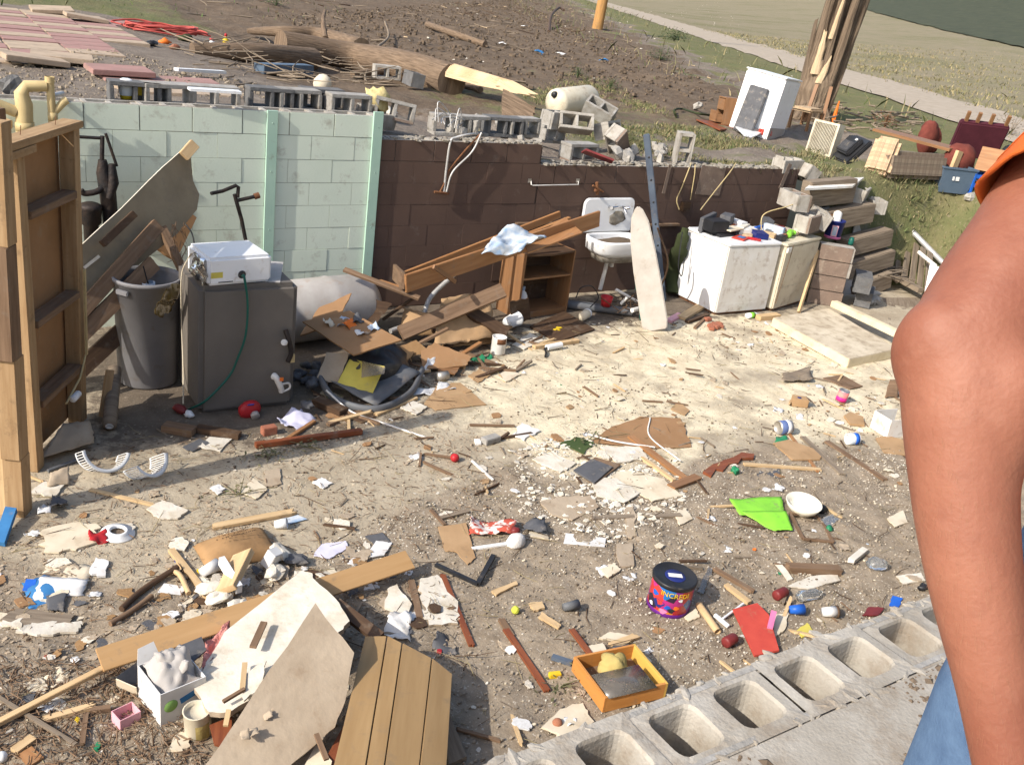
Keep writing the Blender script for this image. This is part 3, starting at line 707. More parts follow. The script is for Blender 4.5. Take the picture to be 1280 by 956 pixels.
# clods and chips in the churned ground
def chip_litter(name,n,region,mat,label,s=(.01,.04),zf=None,flat=.4,cat='debris',bias=None):
    mb=MB();k=0;tries=0;xs=[p[0] for p in region];ys=[p[1] for p in region]
    pts=[]
    while len(pts)<n and tries<40:
        tries+=1;X_=RNG.uniform(min(xs),max(xs),n*3);Y_=RNG.uniform(min(ys),max(ys),n*3);ok=inpoly(X_,Y_,region,.01)>.5
        if bias is not None:ok &=RNG.random(n*3)<np.clip(fbm(X_*bias+3,Y_*bias,3)*1.6+.35,0.02,1)
        pts+=list(zip(X_[ok],Y_[ok]))
    for (x_,y_) in pts[:n]:
        s_=s[0]+(s[1]-s[0])*random.random()**2.5;z=(zf or Hs)(x_,y_);nn=random.choice((4,5,6));a0=random.random()*6
        tx,ty=random.uniform(-.35,.35),random.uniform(-.35,.35);th=max(s_*flat*random.uniform(.4,1),.0015)
        ring=[]
        for i in range(nn):
            rr=s_*random.uniform(.5,1.1);a=a0+2*math.pi*i/nn;ring.append((rr*math.cos(a),rr*math.sin(a)*.75))
        vs=[Vector((x_+a,y_+b,z-.002+max(0,tx*a+ty*b+s_*.2))) for a,b in ring]+[Vector((x_+a*.85,y_+b*.85,z+th+max(0,tx*a+ty*b+s_*.2))) for a,b in ring]
        mb.add(vs,[list(range(nn,2*nn))]+[(i,(i+1) % nn,nn+(i+1) % nn,nn+i) for i in range(nn)])
    o=mb.build(name,mat);return tag(o,label,cat,kind='stuff')
chip_litter('clods',9000,polyT((330,20),(640,0),(900,110),(880,140),(680,120),(450,60)),'clod','dark clods of torn-up earth between the lane and the wall',(.015,.075),flat=.9,cat='earth')
chip_litter('stones',900,polyT((-60,90),(120,60),(300,100),(450,130),(100,128),(-60,118)),'rock','small grey stones in the dirt behind the green wall',(.01,.035),cat='gravel',flat=.8)
chip_litter('leaf_litter',1500,polyT((240,0),(900,0),(1100,150),(1150,240),(1000,200),(700,130),(300,100)),'grey_wood','flecks of bark and dead leaves over the upper ground',(.01,.05),cat='litter',flat=.2)
chip_litter('scraps',320,polyT((240,0),(900,0),(1100,150),(1150,240),(1000,200),(880,190),(700,130),(300,100)),'drywall','pale scraps scattered over the upper ground',(.02,.09),cat='debris')
# blue scraps on the dirt
for k,(px,py,m_,lab) in enumerate(((674,68,'blue_card','crumpled blue scrap in the dark churned dirt'),(754,77,'blue_card','small blue scrap in the dirt nearer the lane'),(655,35,'white_paper','pale sheet caught in the brush near the utility pole'),(700,70,'white_paper','crumpled white paper right of the blue scrap'),(628,58,'white_paper','grey paper scrap left of the blue scrap'),(478,150,'drywall','pale chunk on the broken blocks'),)):
    mb=MB();q=PT(px,py,.05);s_=.13;mb.sheet([q+Vector((-s_,-s_*.6,0)),q+Vector((s_,-s_*.7,.03)),q+Vector((s_*.8,s_*.6,.05)),q+Vector((-s_,s_*.5,0))],6,5,.05,.003,6,k)
    tag(mb.build('scrap',m_),lab,'scrap')
# ---- broken hollow blocks behind and on the wall
def hb(px,py,dz,rx,ry,rz,label,m_='concrete',broken=0,z=None,paint=None,dy=0,surf=None):
    q=PY(px,py,dy) if surf=='wall' else PT(px,py,dz)
    if z is not None:q=P(px,py,z)
    mb=MB();M=T(q,rx,ry,rz)@T((-.195,-.095,-.095));mb.hblock(M,0,broken=broken,mi_face=1 if paint else 0)
    mb2=mb.build('concrete_block',[m_,paint or m_],bevel=.004);return tag(mb2,label,'concrete block')
R0=[(168,117,'farthest left of the row'),(208,119,'second from the left in the row'),(268,122,'lying long side on, under the white board'),(337,123,'with both cores facing the camera'),(372,125,'half buried between its neighbours'),(402,124,'with one wide core showing'),(436,131,'at the right end beside the post')]
for k,(px,py,lab) in enumerate(R0):
    hb(px,py,0,90,0,random.uniform(-4,6),'grey block on the green wall, '+lab,random.choice(('concrete','concrete','concrete_dark')),z=1.815,broken=.12)
mb=MB();mb.board(P(236,113,1.92),P(300,117,1.92),.10,.02);tag(mb.build('board','white_enamel'),'narrow white board lying over the blocks behind the green wall','board')
mb=MB();mb.board(PT(220,95,.05),PT(280,98,.05),.07,.03);tag(mb.build('board','white_plastic'),'white strip lying on the second patch of paving','board')
t=thing('bucket','small white bucket with a yellow base standing by the blocks','bucket',P(158,124,1.76));q=Matrix.Translation(t.location)
MB().lathe(q,[(0,0),(.045,0),(.05,.03)],14).build('base','yellow',t);MB().lathe(q,[(.05,.031),(.06,.06),(.065,.14),(.03,.16),(0,.16)],14).build('body','white_plastic',t)
mb=MB();mb.box(T(P(172,119,1.8)),(-.03,-.03,0),(.03,.03,.07));tag(mb.build('box','yellow',bevel=.004),'small yellow box tucked into the block row behind the green wall','box')
# timber-blue block and the dome
mb=MB();M,L=upframe(330,93,392,94);mb.box(M,(0,0,0),(L,.18,.12));tag(mb.build('beam','tote_blue',bevel=.006),'blue-grey block of timber lying among the bare branches','beam')
mb=MB();mb.blob(Matrix.Translation(PT(403,112,.06)),.11,.10,.12,.05,8,3);tag(mb.build('jug','cream_paper'),'pale rounded jug standing behind the top of the green wall','jug')
# pile at wall right end of the green
hb(482,106,.18,90,0,-12,'pale hollow block standing in front of the fallen trunk, one core open','concrete_pale');hb(516,112,.14,8,0,82,'dark-sided hollow block leaning next to the pale one','concrete_dark')
hb(492,138,0,82,8,-18,'brown-topped hollow block resting on the wall with two open cores','concrete',z=1.74,paint='brown_paint_light');hb(470,146,0,10,5,20,'broken grey block at the end of the green wall','concrete_pale',.4,z=1.68)
mb=MB();mb.blob(Matrix.Translation(P(470,127,1.80)),.12,.10,.12,.5,8,8);tag(mb.build('straw_clump','straw'),'clump of pale yellow straw stuffed between the blocks','straw')
for k,(px,py,br,lab) in enumerate(((563,156,.3,'broken grey block, leftmost of the row on the first brown section'),(590,158,.5,'shattered block with jagged rim left of the grey long one'),(628,158,.08,'long grey block lying on the first brown section of the wall'),(652,159,.2,'grey block at the right of the row on the first brown section'))):
    hb(px,py,0,90,0,random.uniform(-8,8),lab,'concrete' if k !=2 else 'concrete_dark',br,z=1.69)
mb=MB();
for k in range(9):a=PY(540+k*4,150+k*1.5,.1);mb.tube(bez([a,a+Vector((random.uniform(0,.1),.05,random.uniform(.0,.2))),a+Vector((.1+random.random()*.1,.1,.05))]),.006,5)
tag(mb.build('bent_metal','galv'),'twisted scraps of grey metal among the broken blocks on the wall','metal scrap')
# pile between 680 and 800
pile=[(690,168,1.50,90,4,12,0,'concrete','grey block under the pile with broken cores facing the basement',.35),(719,154,1.66,62,0,-24,0,'concrete_pale','pale hollow block standing tilted with both cores open, highest in the pile'),
 (724,190,1.47,90,0,4,0,'concrete','brown painted block lying long side on under the pile'),(760,163,1.60,70,0,30,0,'concrete_pale','pale hollow block leaning to the right with one square core'),(772,178,1.52,20,40,35,1,'concrete_pale','block with a pinkish painted side at the right of the pile'),(750,138,1.68,30,20,-50,0,'concrete','grey block lying at the back of the pile'),(697,150,1.66,4,3,14,0,'concrete','flat grey block lid lying at the left of the pile')]
for q in pile:hb(q[0],q[1],0,q[3],q[4],q[5],q[8],q[7],q[9] if len(q)>9 else .04,z=q[2],paint='brown_paint_light' if 'painted' in q[8] else None)
hb(854,187,0,0,88,60,'single pale block standing upright on the low part of the wall','concrete_pale',.1,z=1.50)
mb=MB();mb.plate([P(727,189,1.50),P(733,186,1.56),P(768,199,1.50),P(765,203,1.44)],.02);tag(mb.build('metal_strip','dark_red'),'dark red metal strip wedged under the painted block','metal scrap')
for k in range(26):
    px=random.uniform(770,835) if k<16 else random.uniform(560,720);py=random.uniform(180,200) if k<16 else random.uniform(150,175)
    mb=MB();s_=random.uniform(.03,.075);q=P(px,py,1.44 if k<16 or px>680 else 1.62);mb.blob(T(q,random.random()*90,random.random()*90,0),s_*1.3,s_,s_*.8,.35,3,k,smooth=False)
    g='right of' if k<16 else 'left of';tag(mb.build('block_chunk','concrete_pale' if k % 2 else 'concrete'),f'broken chunk of grey block lying {g} the block pile on the wall','concrete chunk',f'chunks {g} the block pile')
# white water tank lying behind the pile
t=thing('water_tank','cream water heater tank lying on its side behind the block pile','tank',PT(705,150));a=PT(690,147,.19);b=PT(742,140,.19);M=frame(a,b-a)@Euler((0,rad(90),0)).to_matrix().to_4x4()
MB().lathe(M,[(0,-.02),(.10,-.01),(.19,.03),(.20,.08),(.20,.75),(.17,.8),(0,.82)],24).build('shell','cream_enamel',t)
MB().lathe(M@T((-.12,0,-.01)),[(0,-.03),(.035,-.03),(.045,-.01),(.045,.04)],14).build('valve','black_plastic',t)
# ---- utility pole and shattered tree stump
a=PT(746,37);t=thing('utility_pole','round yellowish wooden pole standing in the grass before the lane','pole',a)
mb=MB();mb.tube([a+Vector((0,0,-.3)),a+Vector((.05,0,.5)),a+Vector((.3,.1,4)),a+Vector((.75,.25,9))],[.27,.25,.23,.18],18);mb.build('shaft','pole_wood' if mk('pole_wood',(.46,.25,.085),(.30,.16,.06),1.5,.85,.4,kind='wood',dirt=.25) else '',t)
a=PT(1012,150);t=thing('tree_stump','tall shattered tree stump of splintered grey-brown wood with a pale torn patch','tree',a)
rgt=_r;fw=Vector((_f.x,_f.y,0)).normalized();sc_=(PT(1012,150)-CAM).dot(_f)/FPX
mb=MB()
def shard(mb,cx,cy,w,d,h,lean,top=.2,mi=0,n=7,tz=0):
    base=a+rgt*cx+fw*cy;ring=[];K=7
    for k in range(K):
        t_=k/(K-1);ww=w*(1-(1-top)*t_**1.6);dd=d*(1-(1-top)*t_**1.6);cz=tz+h*t_;off=rgt*(lean[0]*t_*h)+fw*(lean[1]*t_*h)
        row=[]
        for i in range(n):
            an=2*math.pi*i/n;j=random.uniform(.82,1.12);row.append(base+off+rgt*(math.cos(an)*ww*j)+fw*(math.sin(an)*dd*j)+Vector((0,0,cz+(random.uniform(-.12,.25)*h*.25 if k==K-1 else 0))))
        ring.append(row)
    vs=[p for r_ in ring for p in r_];fs=[];uv=[]
    for k in range(K-1):
        for i in range(n):j=(i+1) % n;fs.append((k*n+i,k*n+j,(k+1)*n+j,(k+1)*n+i));uv.append([(h*k/K,i*.15),(h*k/K,(i+1)*.15),(h*(k+1)/K,(i+1)*.15),(h*(k+1)/K,i*.15)])
    mb.add(vs,fs,mi,uv);mb.add(vs[-n:],[list(range(n))],mi)
k_=sc_
shard(mb,0,0,.33,.3,1.1,(-.02,0),.85)
for (cx,cy,w,h,lx) in ((-.22,0,.09,2.4,.03),(-.12,.08,.10,2.9,.03),(.0,.06,.12,3.2,.06),(.12,0,.10,3.0,.12),(.22,.05,.08,2.8,.15),(.10,-.12,.07,2.6,.10),(-.05,-.14,.05,2.2,.05),(.28,0,.05,1.9,.12),(-.28,.05,.04,1.6,-.03)):shard(mb,cx*.95,cy,w*1.55,.13,h*1.1,(lx*.85,0),.5)
for (cx,lx) in ((-.4,-.35),(.36,.3),(.1,.1)):shard(mb,cx*.8,-.2,.09,.08,.5,(-lx*1.2,.2),.4)
mb.build('trunk','stump_wood' if mk('stump_wood',(.25,.185,.125),(.10,.07,.048),2.2,.95,.9,kind='wood',bdist=.03) else '',t)
mb=MB();shard(mb,-.17,-.22,.085,.03,.75,(.02,.02),.4,tz=.85);shard(mb,-.07,-.24,.08,.03,.5,(.25,.02),.1,tz=.7);shard(mb,-.04,-.22,.05,.02,1.0,(.10,.02),.2,tz=1.5);mb.build('torn_patch','split_wood',t)
mb=MB();shard(mb,-.9,.4,.22,.15,.55,(0,0),.5,n=8);shard(mb,-.62,.4,.07,.07,.45,(0,0),.5);tag(mb.build('bark_pile','stump_wood'),'broken lump of bark upright behind the white washer','bark')
mb=MB();shard(mb,.42,-.1,.045,.03,.42,(.06,0),.3);tag(mb.build('marker_flag','orange_plastic'),'small orange strip standing against the foot of the stump','marker')
stick_litter('stump_debris',160,polyT((1000,130),(1150,150),(1150,175),(1040,170)),'grey_wood','grey splinters lying round the foot of the stump',(.1,.5),(.008,.025),.12)
# ---- tipped washer group
def ubox(name,A_,B_,depth,h,mat,label,cat,dz=0,tilt=(0,0),bevel=.01,parts=None):
    a=PT(*A_);b=PT(*B_);M=frame(a+Vector((0,0,dz)),b-a);L=(b-a).length;t=thing(name,label,cat,a)
    M=M@Euler((rad(tilt[0]),rad(tilt[1]),0)).to_matrix().to_4x4();return t,M,L
# base measured: left foot (925,162), near corner (960,178), right (990,183)
t,M,L=ubox('washing_machine',(930,168),(985,183),.65,.95,None,'white washing machine standing tilted on the grass by the stump','washing machine',dz=-.02,tilt=(0,-3));
near_c=PT(957,176);fh=Vector((_f.x,_f.y,0)).normalized();w_=(_r*.577+fh*.816)*.64
ang=math.atan2(w_.y,w_.x);M=T(near_c,0,0,0)@Matrix.Rotation(rad(6),4,fh)@Matrix.Rotation(ang,4,'Z')
Wd=w_.length
mb=MB();mb.box(M,(0,0,0),(Wd,.68,.94));mb.build('cabinet','white_enamel',t,bevel=.02)
mb=MB();mb.box(M,(-.005,-.01,.945),(Wd+.01,.69,.97));mb.build('lid','white_enamel',t,bevel=.008)
mb=MB();mb.box(M,(.01,-.004,.01),(Wd-.01,-.001,.20));mb.build('kick_panel','barrel_grey',t)
# black TV leaning on it
mb=MB();M2=M@T((-.11,.20,0),0,9,0);mb.box(M2,(-.06,0,.02),(.0,.32,.74));tag(mb.build('television','slate',bevel=.012),'flat dark panel leaning against the front of the white washer','panel')
t=thing('drawer_unit','small orange-brown wooden cabinet with a half-open front beside the washer','cabinet',PT(905,162));M,L=upframe(893,153,915,160)
mb=MB();mb.box(M,(0,0,0),(.02,.35,.42));mb.box(M,(.32,0,0),(.34,.35,.42));mb.box(M,(.021,0,.40),(.319,.35,.42));mb.box(M,(.021,0,0),(.319,.35,.02));mb.box(M,(.021,.33,.021),(.319,.35,.399));mb.build('carcass','veneer',t)
for k in range(2):mb=MB();mb.box(M@T((0,-.10*(1-k),0)),(.025,-.01,.03+k*.19),(.315,.012,.20+k*.19));mb.box(M@T((0,-.10*(1-k),0)),(.03,.012,.03+k*.19),(.05,.2,.15+k*.19));mb.box(M@T((0,-.10*(1-k),0)),(.29,.012,.03+k*.19),(.31,.2,.15+k*.19));mb.build('drawer','veneer',t)
mb=MB();mb.plate([PT(870,152,.03),PT(890,153,.03),PT(920,163,.03),PT(900,164,.03)],.02);tag(mb.build('board','red_wood'),'reddish board lying flat left of the orange cabinet','board')
mb=MB();mb.plate([PT(913,158,.04),PT(925,158,.08),PT(950,172,.05),PT(936,174,.03)],.02);tag(mb.build('board','white_enamel'),'pale grey board lying under the leaning dark panel','board')
t=thing('chainsaw','red chainsaw lying on the grass before the washer','chainsaw',PT(948,172));q=PT(948,172);M=T(q,0,0,-20)
MB().box(M,(-.02,-.07,.02),(.20,.07,.17)).build('body','red_paint',t,bevel=.03);MB().tube([M@Vector(v) for v in ((0,0,.16),(.0,0,.24),(.14,0,.24),(.18,0,.15))],.012,6).build('handle','black_plastic',t)
MB().board(M@Vector((-.02,0,.07)),M@Vector((-.34,0,.05)),.01,.06).build('bar','steel',t);mb=MB();mb.blob(Matrix.Translation(PT(965,168,.10)),.05,.03,.05,.3,5,3);tag(mb.build('glove','ochre_cloth'),'yellow work glove hanging on the washer front','glove')
pts=bez([PT(845,150,.04),PT(842,142,.05),PT(852,140,.05),PT(870,144,.03),PT(890,147,.03)]);tag(MB().tube(pts,.018,8).build('hose','hose_green' if 0 else 'olive_cloth'),'dark garden hose curving over the ground left of the cabinet','hose')
mb=MB();mb.blob(Matrix.Translation(PT(872,137,.07)),.12,.08,.08,.4,4,3,smooth=False);tag(mb.build('rock','concrete_pale'),'pale chunk of concrete behind the dark garden hose','rock')
# chair, window fan, black TV, sofa, cushions, tote
t=thing('chair','orange wooden chair tipped over behind the window air unit','chair',PT(1015,162));q=PT(1008,165);M=T(q,0,0,10)
MB().box(M,(0,0,.30),(.42,.38,.37)).build('seat','tan_fabric',t,bevel=.03)
for (x_,y_) in ((0,0),(.38,0),(0,.34),(.38,.34)):MB().box(M,(x_,y_,0),(x_+.04,y_+.04,.30)).build('leg','veneer',t)
MB().board(M@Vector((.42,.0,.1)),M@Vector((.62,.1,.72)),.06,.04).board(M@Vector((.42,.32,.1)),M@Vector((.62,.36,.72)),.06,.04).build('back_frame','veneer',t)
t=thing('fan','cream framed box fan standing on edge with a ribbed grille','fan',PT(1022,195));a=PT(1006,189);b=PT(1036,198);ang=math.atan2((b-a).y,(b-a).x)
M=T(a,0,0,0)@Matrix.Rotation(ang,4,'Z')@Matrix.Rotation(rad(-7),4,'X')
mb=MB();W_=.42
mb.box(M,(0,0,0),(.03,.14,.46));mb.box(M,(W_-.03,0,0),(W_,.14,.46));mb.box(M,(.031,0,.43),(W_-.031,.14,.46));mb.box(M,(.031,0,0),(W_-.031,.14,.03));mb.build('housing','cream_enamel',t)
mb=MB();mb.box(M,(.03,.05,.03),(W_-.03,.06,.43));mb.build('back_plate','grey_plastic',t)
mb=MB()
for k in range(15):mb.box(M,(.04+k*.024,.0,.03),(.048+k*.024,.03,.43))
mb.build('grille','cream_enamel',t)
t=thing('television','black television lying face down with its vented back up','television',PT(1060,200));a=PT(1036,197);b=PT(1073,210);ang=math.atan2((b-a).y,(b-a).x);M=T(a+Vector((0,0,.0)))@Matrix.Rotation(ang,4,'Z')@Matrix.Rotation(rad(-38),4,'X')
MB().box(M,(0,0,.03),(.55,.07,.46)).build('case','black_plastic',t,bevel=.02);MB().box(M,(.08,-.08,.12),(.47,-.001,.40)).build('back_housing','black_plastic',t,bevel=.02);mb=MB();[mb.box(M,(.12+k*.04,-.086,.16),(.135+k*.04,-.081,.30)) for k in range(8)];mb.build('vents','slate',t);MB().box(M,(.36,-.086,.34),(.42,-.081,.37)).build('sticker','white_paper',t)
# plaid fabric
def plaid(name,c1,c2,c3):
    mt=bpy.data.materials.new(name);mt.use_nodes=True;nt=mt.node_tree;L=nt.links;bs=nt.nodes['Principled BSDF'];bs.inputs['Roughness'].default_value=.95
    uvn=N(nt,'ShaderNodeUVMap');uvn.uv_map='UVMap';sp=N(nt,'ShaderNodeSeparateXYZ');L.new(uvn.outputs[0],sp.inputs[0]);outc=None
    m0=N(nt,'ShaderNodeMix',data_type='RGBA');m0.inputs[6].default_value=(*c1,1);m0.inputs[7].default_value=(*c1,1);col=m0.outputs[2]
    for ax in (0,1):
        for (fr,ph,w_,c_) in ((8,0,.30,c2),(8,.5,.10,c3),(8,.62,.06,c3)):
            mu=N(nt,'ShaderNodeMath',operation='MULTIPLY_ADD');mu.inputs[1].default_value=fr;mu.inputs[2].default_value=ph+20;L.new(sp.outputs[ax],mu.inputs[0])
            fr_=N(nt,'ShaderNodeMath',operation='FRACT');L.new(mu.outputs[0],fr_.inputs[0]);lt=N(nt,'ShaderNodeMath',operation='LESS_THAN');lt.inputs[1].default_value=w_;L.new(fr_.outputs[0],lt.inputs[0])
            ml=N(nt,'ShaderNodeMath',operation='MULTIPLY');ml.inputs[1].default_value=.5;L.new(lt.outputs[0],ml.inputs[0])
            mm=N(nt,'ShaderNodeMix',data_type='RGBA');mm.inputs[7].default_value=(*c_,1);L.new(ml.outputs[0],mm.inputs[0]);L.new(col,mm.inputs[6]);col=mm.outputs[2]
    L.new(col,bs.inputs['Base Color']);_M[name]=1;return name
plaid('plaid_light',(.50,.36,.22),(.34,.22,.13),(.20,.12,.08));plaid('plaid_dark',(.24,.185,.13),(.15,.105,.075),(.07,.05,.04))
def cushion(A_,B_,th,h,mat,label,lean=20,name='cushion',bev=.05,rz=0):
    a=PT(*A_);b=PT(*B_);ang=math.atan2((b-a).y,(b-a).x);M=T(a)@Matrix.Rotation(ang,4,'Z')@Matrix.Rotation(rad(-lean),4,'X');L=(b-a).length
    mb=MB();mb.box(M,(0,0,0),(L,th,h));return tag(mb.build(name,mat,bevel=bev),label,name)
cushion((1078,212),(1108,225),.16,.50,'plaid_light','light tan plaid sofa cushion leaning upright beside the black television',25)
cushion((1110,223),(1178,238),.30,.34,'plaid_dark','dark plaid sofa back lying on the grass left of the blue-grey tote',8,'sofa',.05)
cushion((1118,212),(1165,222),.30,.10,'cream_paper','pale crumpled bedding heaped on top of the plaid sofa',0,'bedding',.04)
mb=MB();a=PT(1088,200,.42);b=PT(1183,224,.38);mb.board(a,b,.30,.04,up=(.0,-.5,.8));tag(mb.build('long_board','veneer'),'long reddish-brown board lying across the sofa cushions','board')
mb=MB();q=PT(1155,190,.22);mb.blob(T(q,0,0,20),.20,.14,.26,.18,9,4);mb.blob(T(q+Vector((.14,0,-.05)),0,0,0),.10,.12,.2,.2,7,5);tag(mb.build('jacket','red_brown_cloth'),'reddish-brown jacket bundled upright behind the long board','jacket')
t=thing('armchair','maroon upholstered panel with wooden legs up in the air behind the tote','armchair',PT(1210,205));a=PT(1182,205,.25);b=PT(1240,218,.3);M=frame(a,Vector(((b-a).x,(b-a).y,.02)))
L=(b-a).length;M=M@Matrix.Rotation(rad(25),4,'X')
MB().box(M,(0,0,-.15),(L,.12,.42)).build('seat_back','maroon',t,bevel=.02)
for x_ in (.05,L*.3,L-.3,L-.08):MB().box(M,(x_,.03,.42),(x_+.045,.075,.57)).build('leg','veneer',t)
mb=MB();q=PT(1190,222,.22);mb.blob(T(q,0,0,10),.28,.2,.24,.12,9,9);tag(mb.build('cushion','red_brown_cloth'),'round reddish-brown cushion under the maroon panel','cushion')
t=thing('storage_tote','blue-grey plastic storage tote with small white marks on its front','tote',PT(1190,245));a=PT(1173,240);b=PT(1192,248);M=T(a)@Matrix.Rotation(math.atan2((b-a).y,(b-a).x),4,'Z')
def tub(M,w,d,h,fl,th=.012):
    mb=MB();o0=[(-w/2+fl,-d/2+fl),(w/2-fl,-d/2+fl),(w/2-fl,d/2-fl),(-w/2+fl,d/2-fl)];o1=[(-w/2,-d/2),(w/2,-d/2),(w/2,d/2),(-w/2,d/2)]
    i1=[(x*(1-2*th/w),y*(1-2*th/d)) for x,y in o1];i0=[(x*.94,y*.94) for x,y in o0]
    vs=[M@Vector((x,y,z)) for ring,z in ((o0,0),(o1,h),(i1,h),(i0,.015)) for x,y in ring];fs=[(3,2,1,0)]
    for l in range(3):fs+=[(l*4+i,l*4+(i+1) % 4,l*4+4+(i+1) % 4,l*4+4+i) for i in range(4)]
    fs.append((12,13,14,15));mb.add(vs,fs);return mb
M=M@T((.22,.16,0));mb=tub(M,.50,.36,.34,.04);mb.build('tub','tote_blue',t);mb=MB();mb.box(M,(-.26,-.19,.32),(.26,-.175,.345));mb.box(M,(-.26,.175,.32),(.26,.19,.345));mb.box(M,(-.26,-.175,.32),(-.245,.175,.345));mb.box(M,(.245,-.175,.32),(.26,.175,.345));mb.build('rim','tote_blue',t)
mb=MB();mb.box(M@T((0,-.165,.2),-7),(-.08,-.004,-.03),(-.05,.0,.03));mb.box(M@T((0,-.165,.2),-7),(-.03,-.004,-.03),(.02,0,.03));mb.build('white_marks','white_paper',t)
mb=MB();q=M@Vector((-.05,.0,.12));mb.board(q,q+Vector((.06,0,.42)),.11,.05,up=(0,-1,0));tag(mb.build('wood_block','pale_wood'),'pale plank standing upright in the blue-grey tote','plank')
mb=MB()
for k in range(12):mb.blob(T(M@Vector((random.uniform(-.18,.15),random.uniform(-.1,.12),.27+random.random()*.06)),0,0,k*40),.06,.03,.04,.4,4,k)
tag(mb.build('bundle','black_plastic'),'dark oddments filling the blue-grey tote','oddments')
mb=MB();a=PT(1213,226,.16);b=PT(1262,238,.18);mb.box(frame(a,b-a)@Matrix.Rotation(rad(-30),4,'X'),(0,0,0),((b-a).length,.05,.34));tag(mb.build('panel','orange_wood'),'orange-brown wooden panel leaning right of the tote','panel')
t=thing('crate','blue plastic crate under the orange-brown panel','crate',PT(1222,244));a=PT(1211,245);M=T(a,0,0,-20);mb=MB()
for z in (0,.12,.24):mb.box(M,(0,0,z),(.35,.015,z+.05));mb.box(M,(0,.3,z),(.35,.315,z+.05));mb.box(M,(0,.016,z),(.015,.299,z+.05));mb.box(M,(.335,.016,z),(.35,.299,z+.05))
for (x_,y_) in ((-.003,-.003),(.328,-.003),(-.003,.293),(.328,.293)):mb.box(M,(x_,y_,-.002),(x_+.025,y_+.025,.30))
mb.build('frame','blue_plastic',t)
mb=MB();mb.blob(T(PT(1252,222,.38)),.14,.10,.08,.15,7,2);tag(mb.build('bag','black_plastic'),'black bundle on top behind the orange-brown panel','bag')
mb=MB();mb.blob(T(PT(1212,250,.04)),.10,.07,.06,.4,4,2,smooth=False);tag(mb.build('rubble','concrete_pale'),'pale lump on the ground right of the tote','rubble')
# lumber, timbers and steps at the right-hand end of the wall
for k,(a_,b_,z,w_,h_,lab) in enumerate((((1003,258),(1060,252),-.32,.16,.30,'weathered grey timber, topmost of the stack at the end of the wall'),((1003,292),(1084,276),-.40,.18,.24,'weathered timber in the middle of the stack at the end of the wall'),((1050,320),(1106,305),-.48,.2,.22,'weathered timber third down in the stack'),((1050,348),(1108,330),-.54,.22,.22,'weathered timber near the bottom of the stack'),((1055,376),(1104,356),-.60,.25,.22,'lowest weathered timber in the stack'))):
    mb=MB();mb.board(PY(*a_,z),PY(*b_,z),w_,h_);tag(mb.build('timber','grey_wood',bevel=.01),lab,'timber')
for k,(px,py,z,rz,rx,lab) in enumerate(((993,250,1.22,75,0,'brown painted block set on end beside the wall end'),(1010,278,.96,20,0,'brown painted block lying below the one on end'),(1024,272,.98,50,20,'pale block chunk at the edge of the timber stack'),(1020,255,1.2,10,60,'dark block between the timbers and the wall'),(985,205,1.42,5,0,'pale block fragment on the very end of the wall'),(1004,214,1.30,80,30,'white crumbling block tipped off the wall end'),(1072,250,1.28,30,10,'pale block lying behind the timbers'),(1090,262,1.18,60,0,'broken block on the bank behind the timbers'))):
    hb(px,py,.08,rx,0,rz,lab,'concrete_pale' if k not in (3,) else 'concrete_dark',.25 if k>1 else .03,surf=None if k>5 else 'wall',dy=(-.5,-.7,-.6,-.3,.1,.05,0,0)[k],paint='brown_paint_light' if 'brown' in lab else None)
mb=MB();mb.plate([PY(1006,236,-.5),PY(1066,232,-.5),PY(1080,222,-.1),PY(1020,224,-.1)],.025);tag(mb.build('board','white_enamel_muddy'),'pale board lying across the top of the timber stack','board')
# ---- grass, weeds
def blades(name,n,region,mats,label,h=(.03,.1),w=.006,zf=Hs,lean=.5,dens=None,seed=1,tri=True):
    g=np.random.default_rng(seed);xs=np.array([p[0] for p in region]);ys=np.array([p[1] for p in region])
    X_=g.uniform(xs.min(),xs.max(),n*4);Y_=g.uniform(ys.min(),ys.max(),n*4);ok=inpoly(X_,Y_,region,.3)>g.random(n*4)
    if dens:ok &=g.random(n*4)<dens(X_,Y_)
    X_=X_[ok][:n];Y_=Y_[ok][:n];m_=len(X_);Z_=Hrough(X_,Y_)-.01
    a=g.uniform(0,2*np.pi,m_);H_=g.uniform(h[0],h[1],m_)*(.6+.8*np.clip(fbm(X_*1.5,Y_*1.5,3)+.5,0,1));W_=w*g.uniform(.6,1.5,m_);lx=g.normal(0,lean,m_)*H_;ly=g.normal(0,lean,m_)*H_
    dx=np.cos(a)*W_;dy=np.sin(a)*W_
    v=np.stack([np.stack([X_-dx,Y_-dy,Z_],-1),np.stack([X_+dx,Y_+dy,Z_],-1),np.stack([X_+lx*.4+dx*.7,Y_+ly*.4+dy*.7,Z_+H_*.6],-1),np.stack([X_+lx,Y_+ly,Z_+H_],-1),np.stack([X_+lx*.4-dx*.7,Y_+ly*.4-dy*.7,Z_+H_*.6],-1)],1).reshape(-1,3)
    b=np.arange(m_)*5;q=np.stack([b,b+1,b+2,b+3,b+4],-1)
    me=bpy.data.meshes.new(name);me.vertices.add(len(v));me.vertices.foreach_set('co',v.ravel());me.loops.add(q.size);me.loops.foreach_set('vertex_index',q.ravel().astype(np.int32));me.polygons.add(m_)
    me.polygons.foreach_set('loop_start',np.arange(0,q.size,5));me.polygons.foreach_set('loop_total',np.full(m_,5));me.polygons.foreach_set('material_index',g.choice(len(mats),m_));me.update(calc_edges=True)
    for x_ in mats:me.materials.append(MAT(x_))
    o=bpy.data.objects.new(name,me);COL.objects.link(o);return tag(o,label,'grass',kind='stuff')
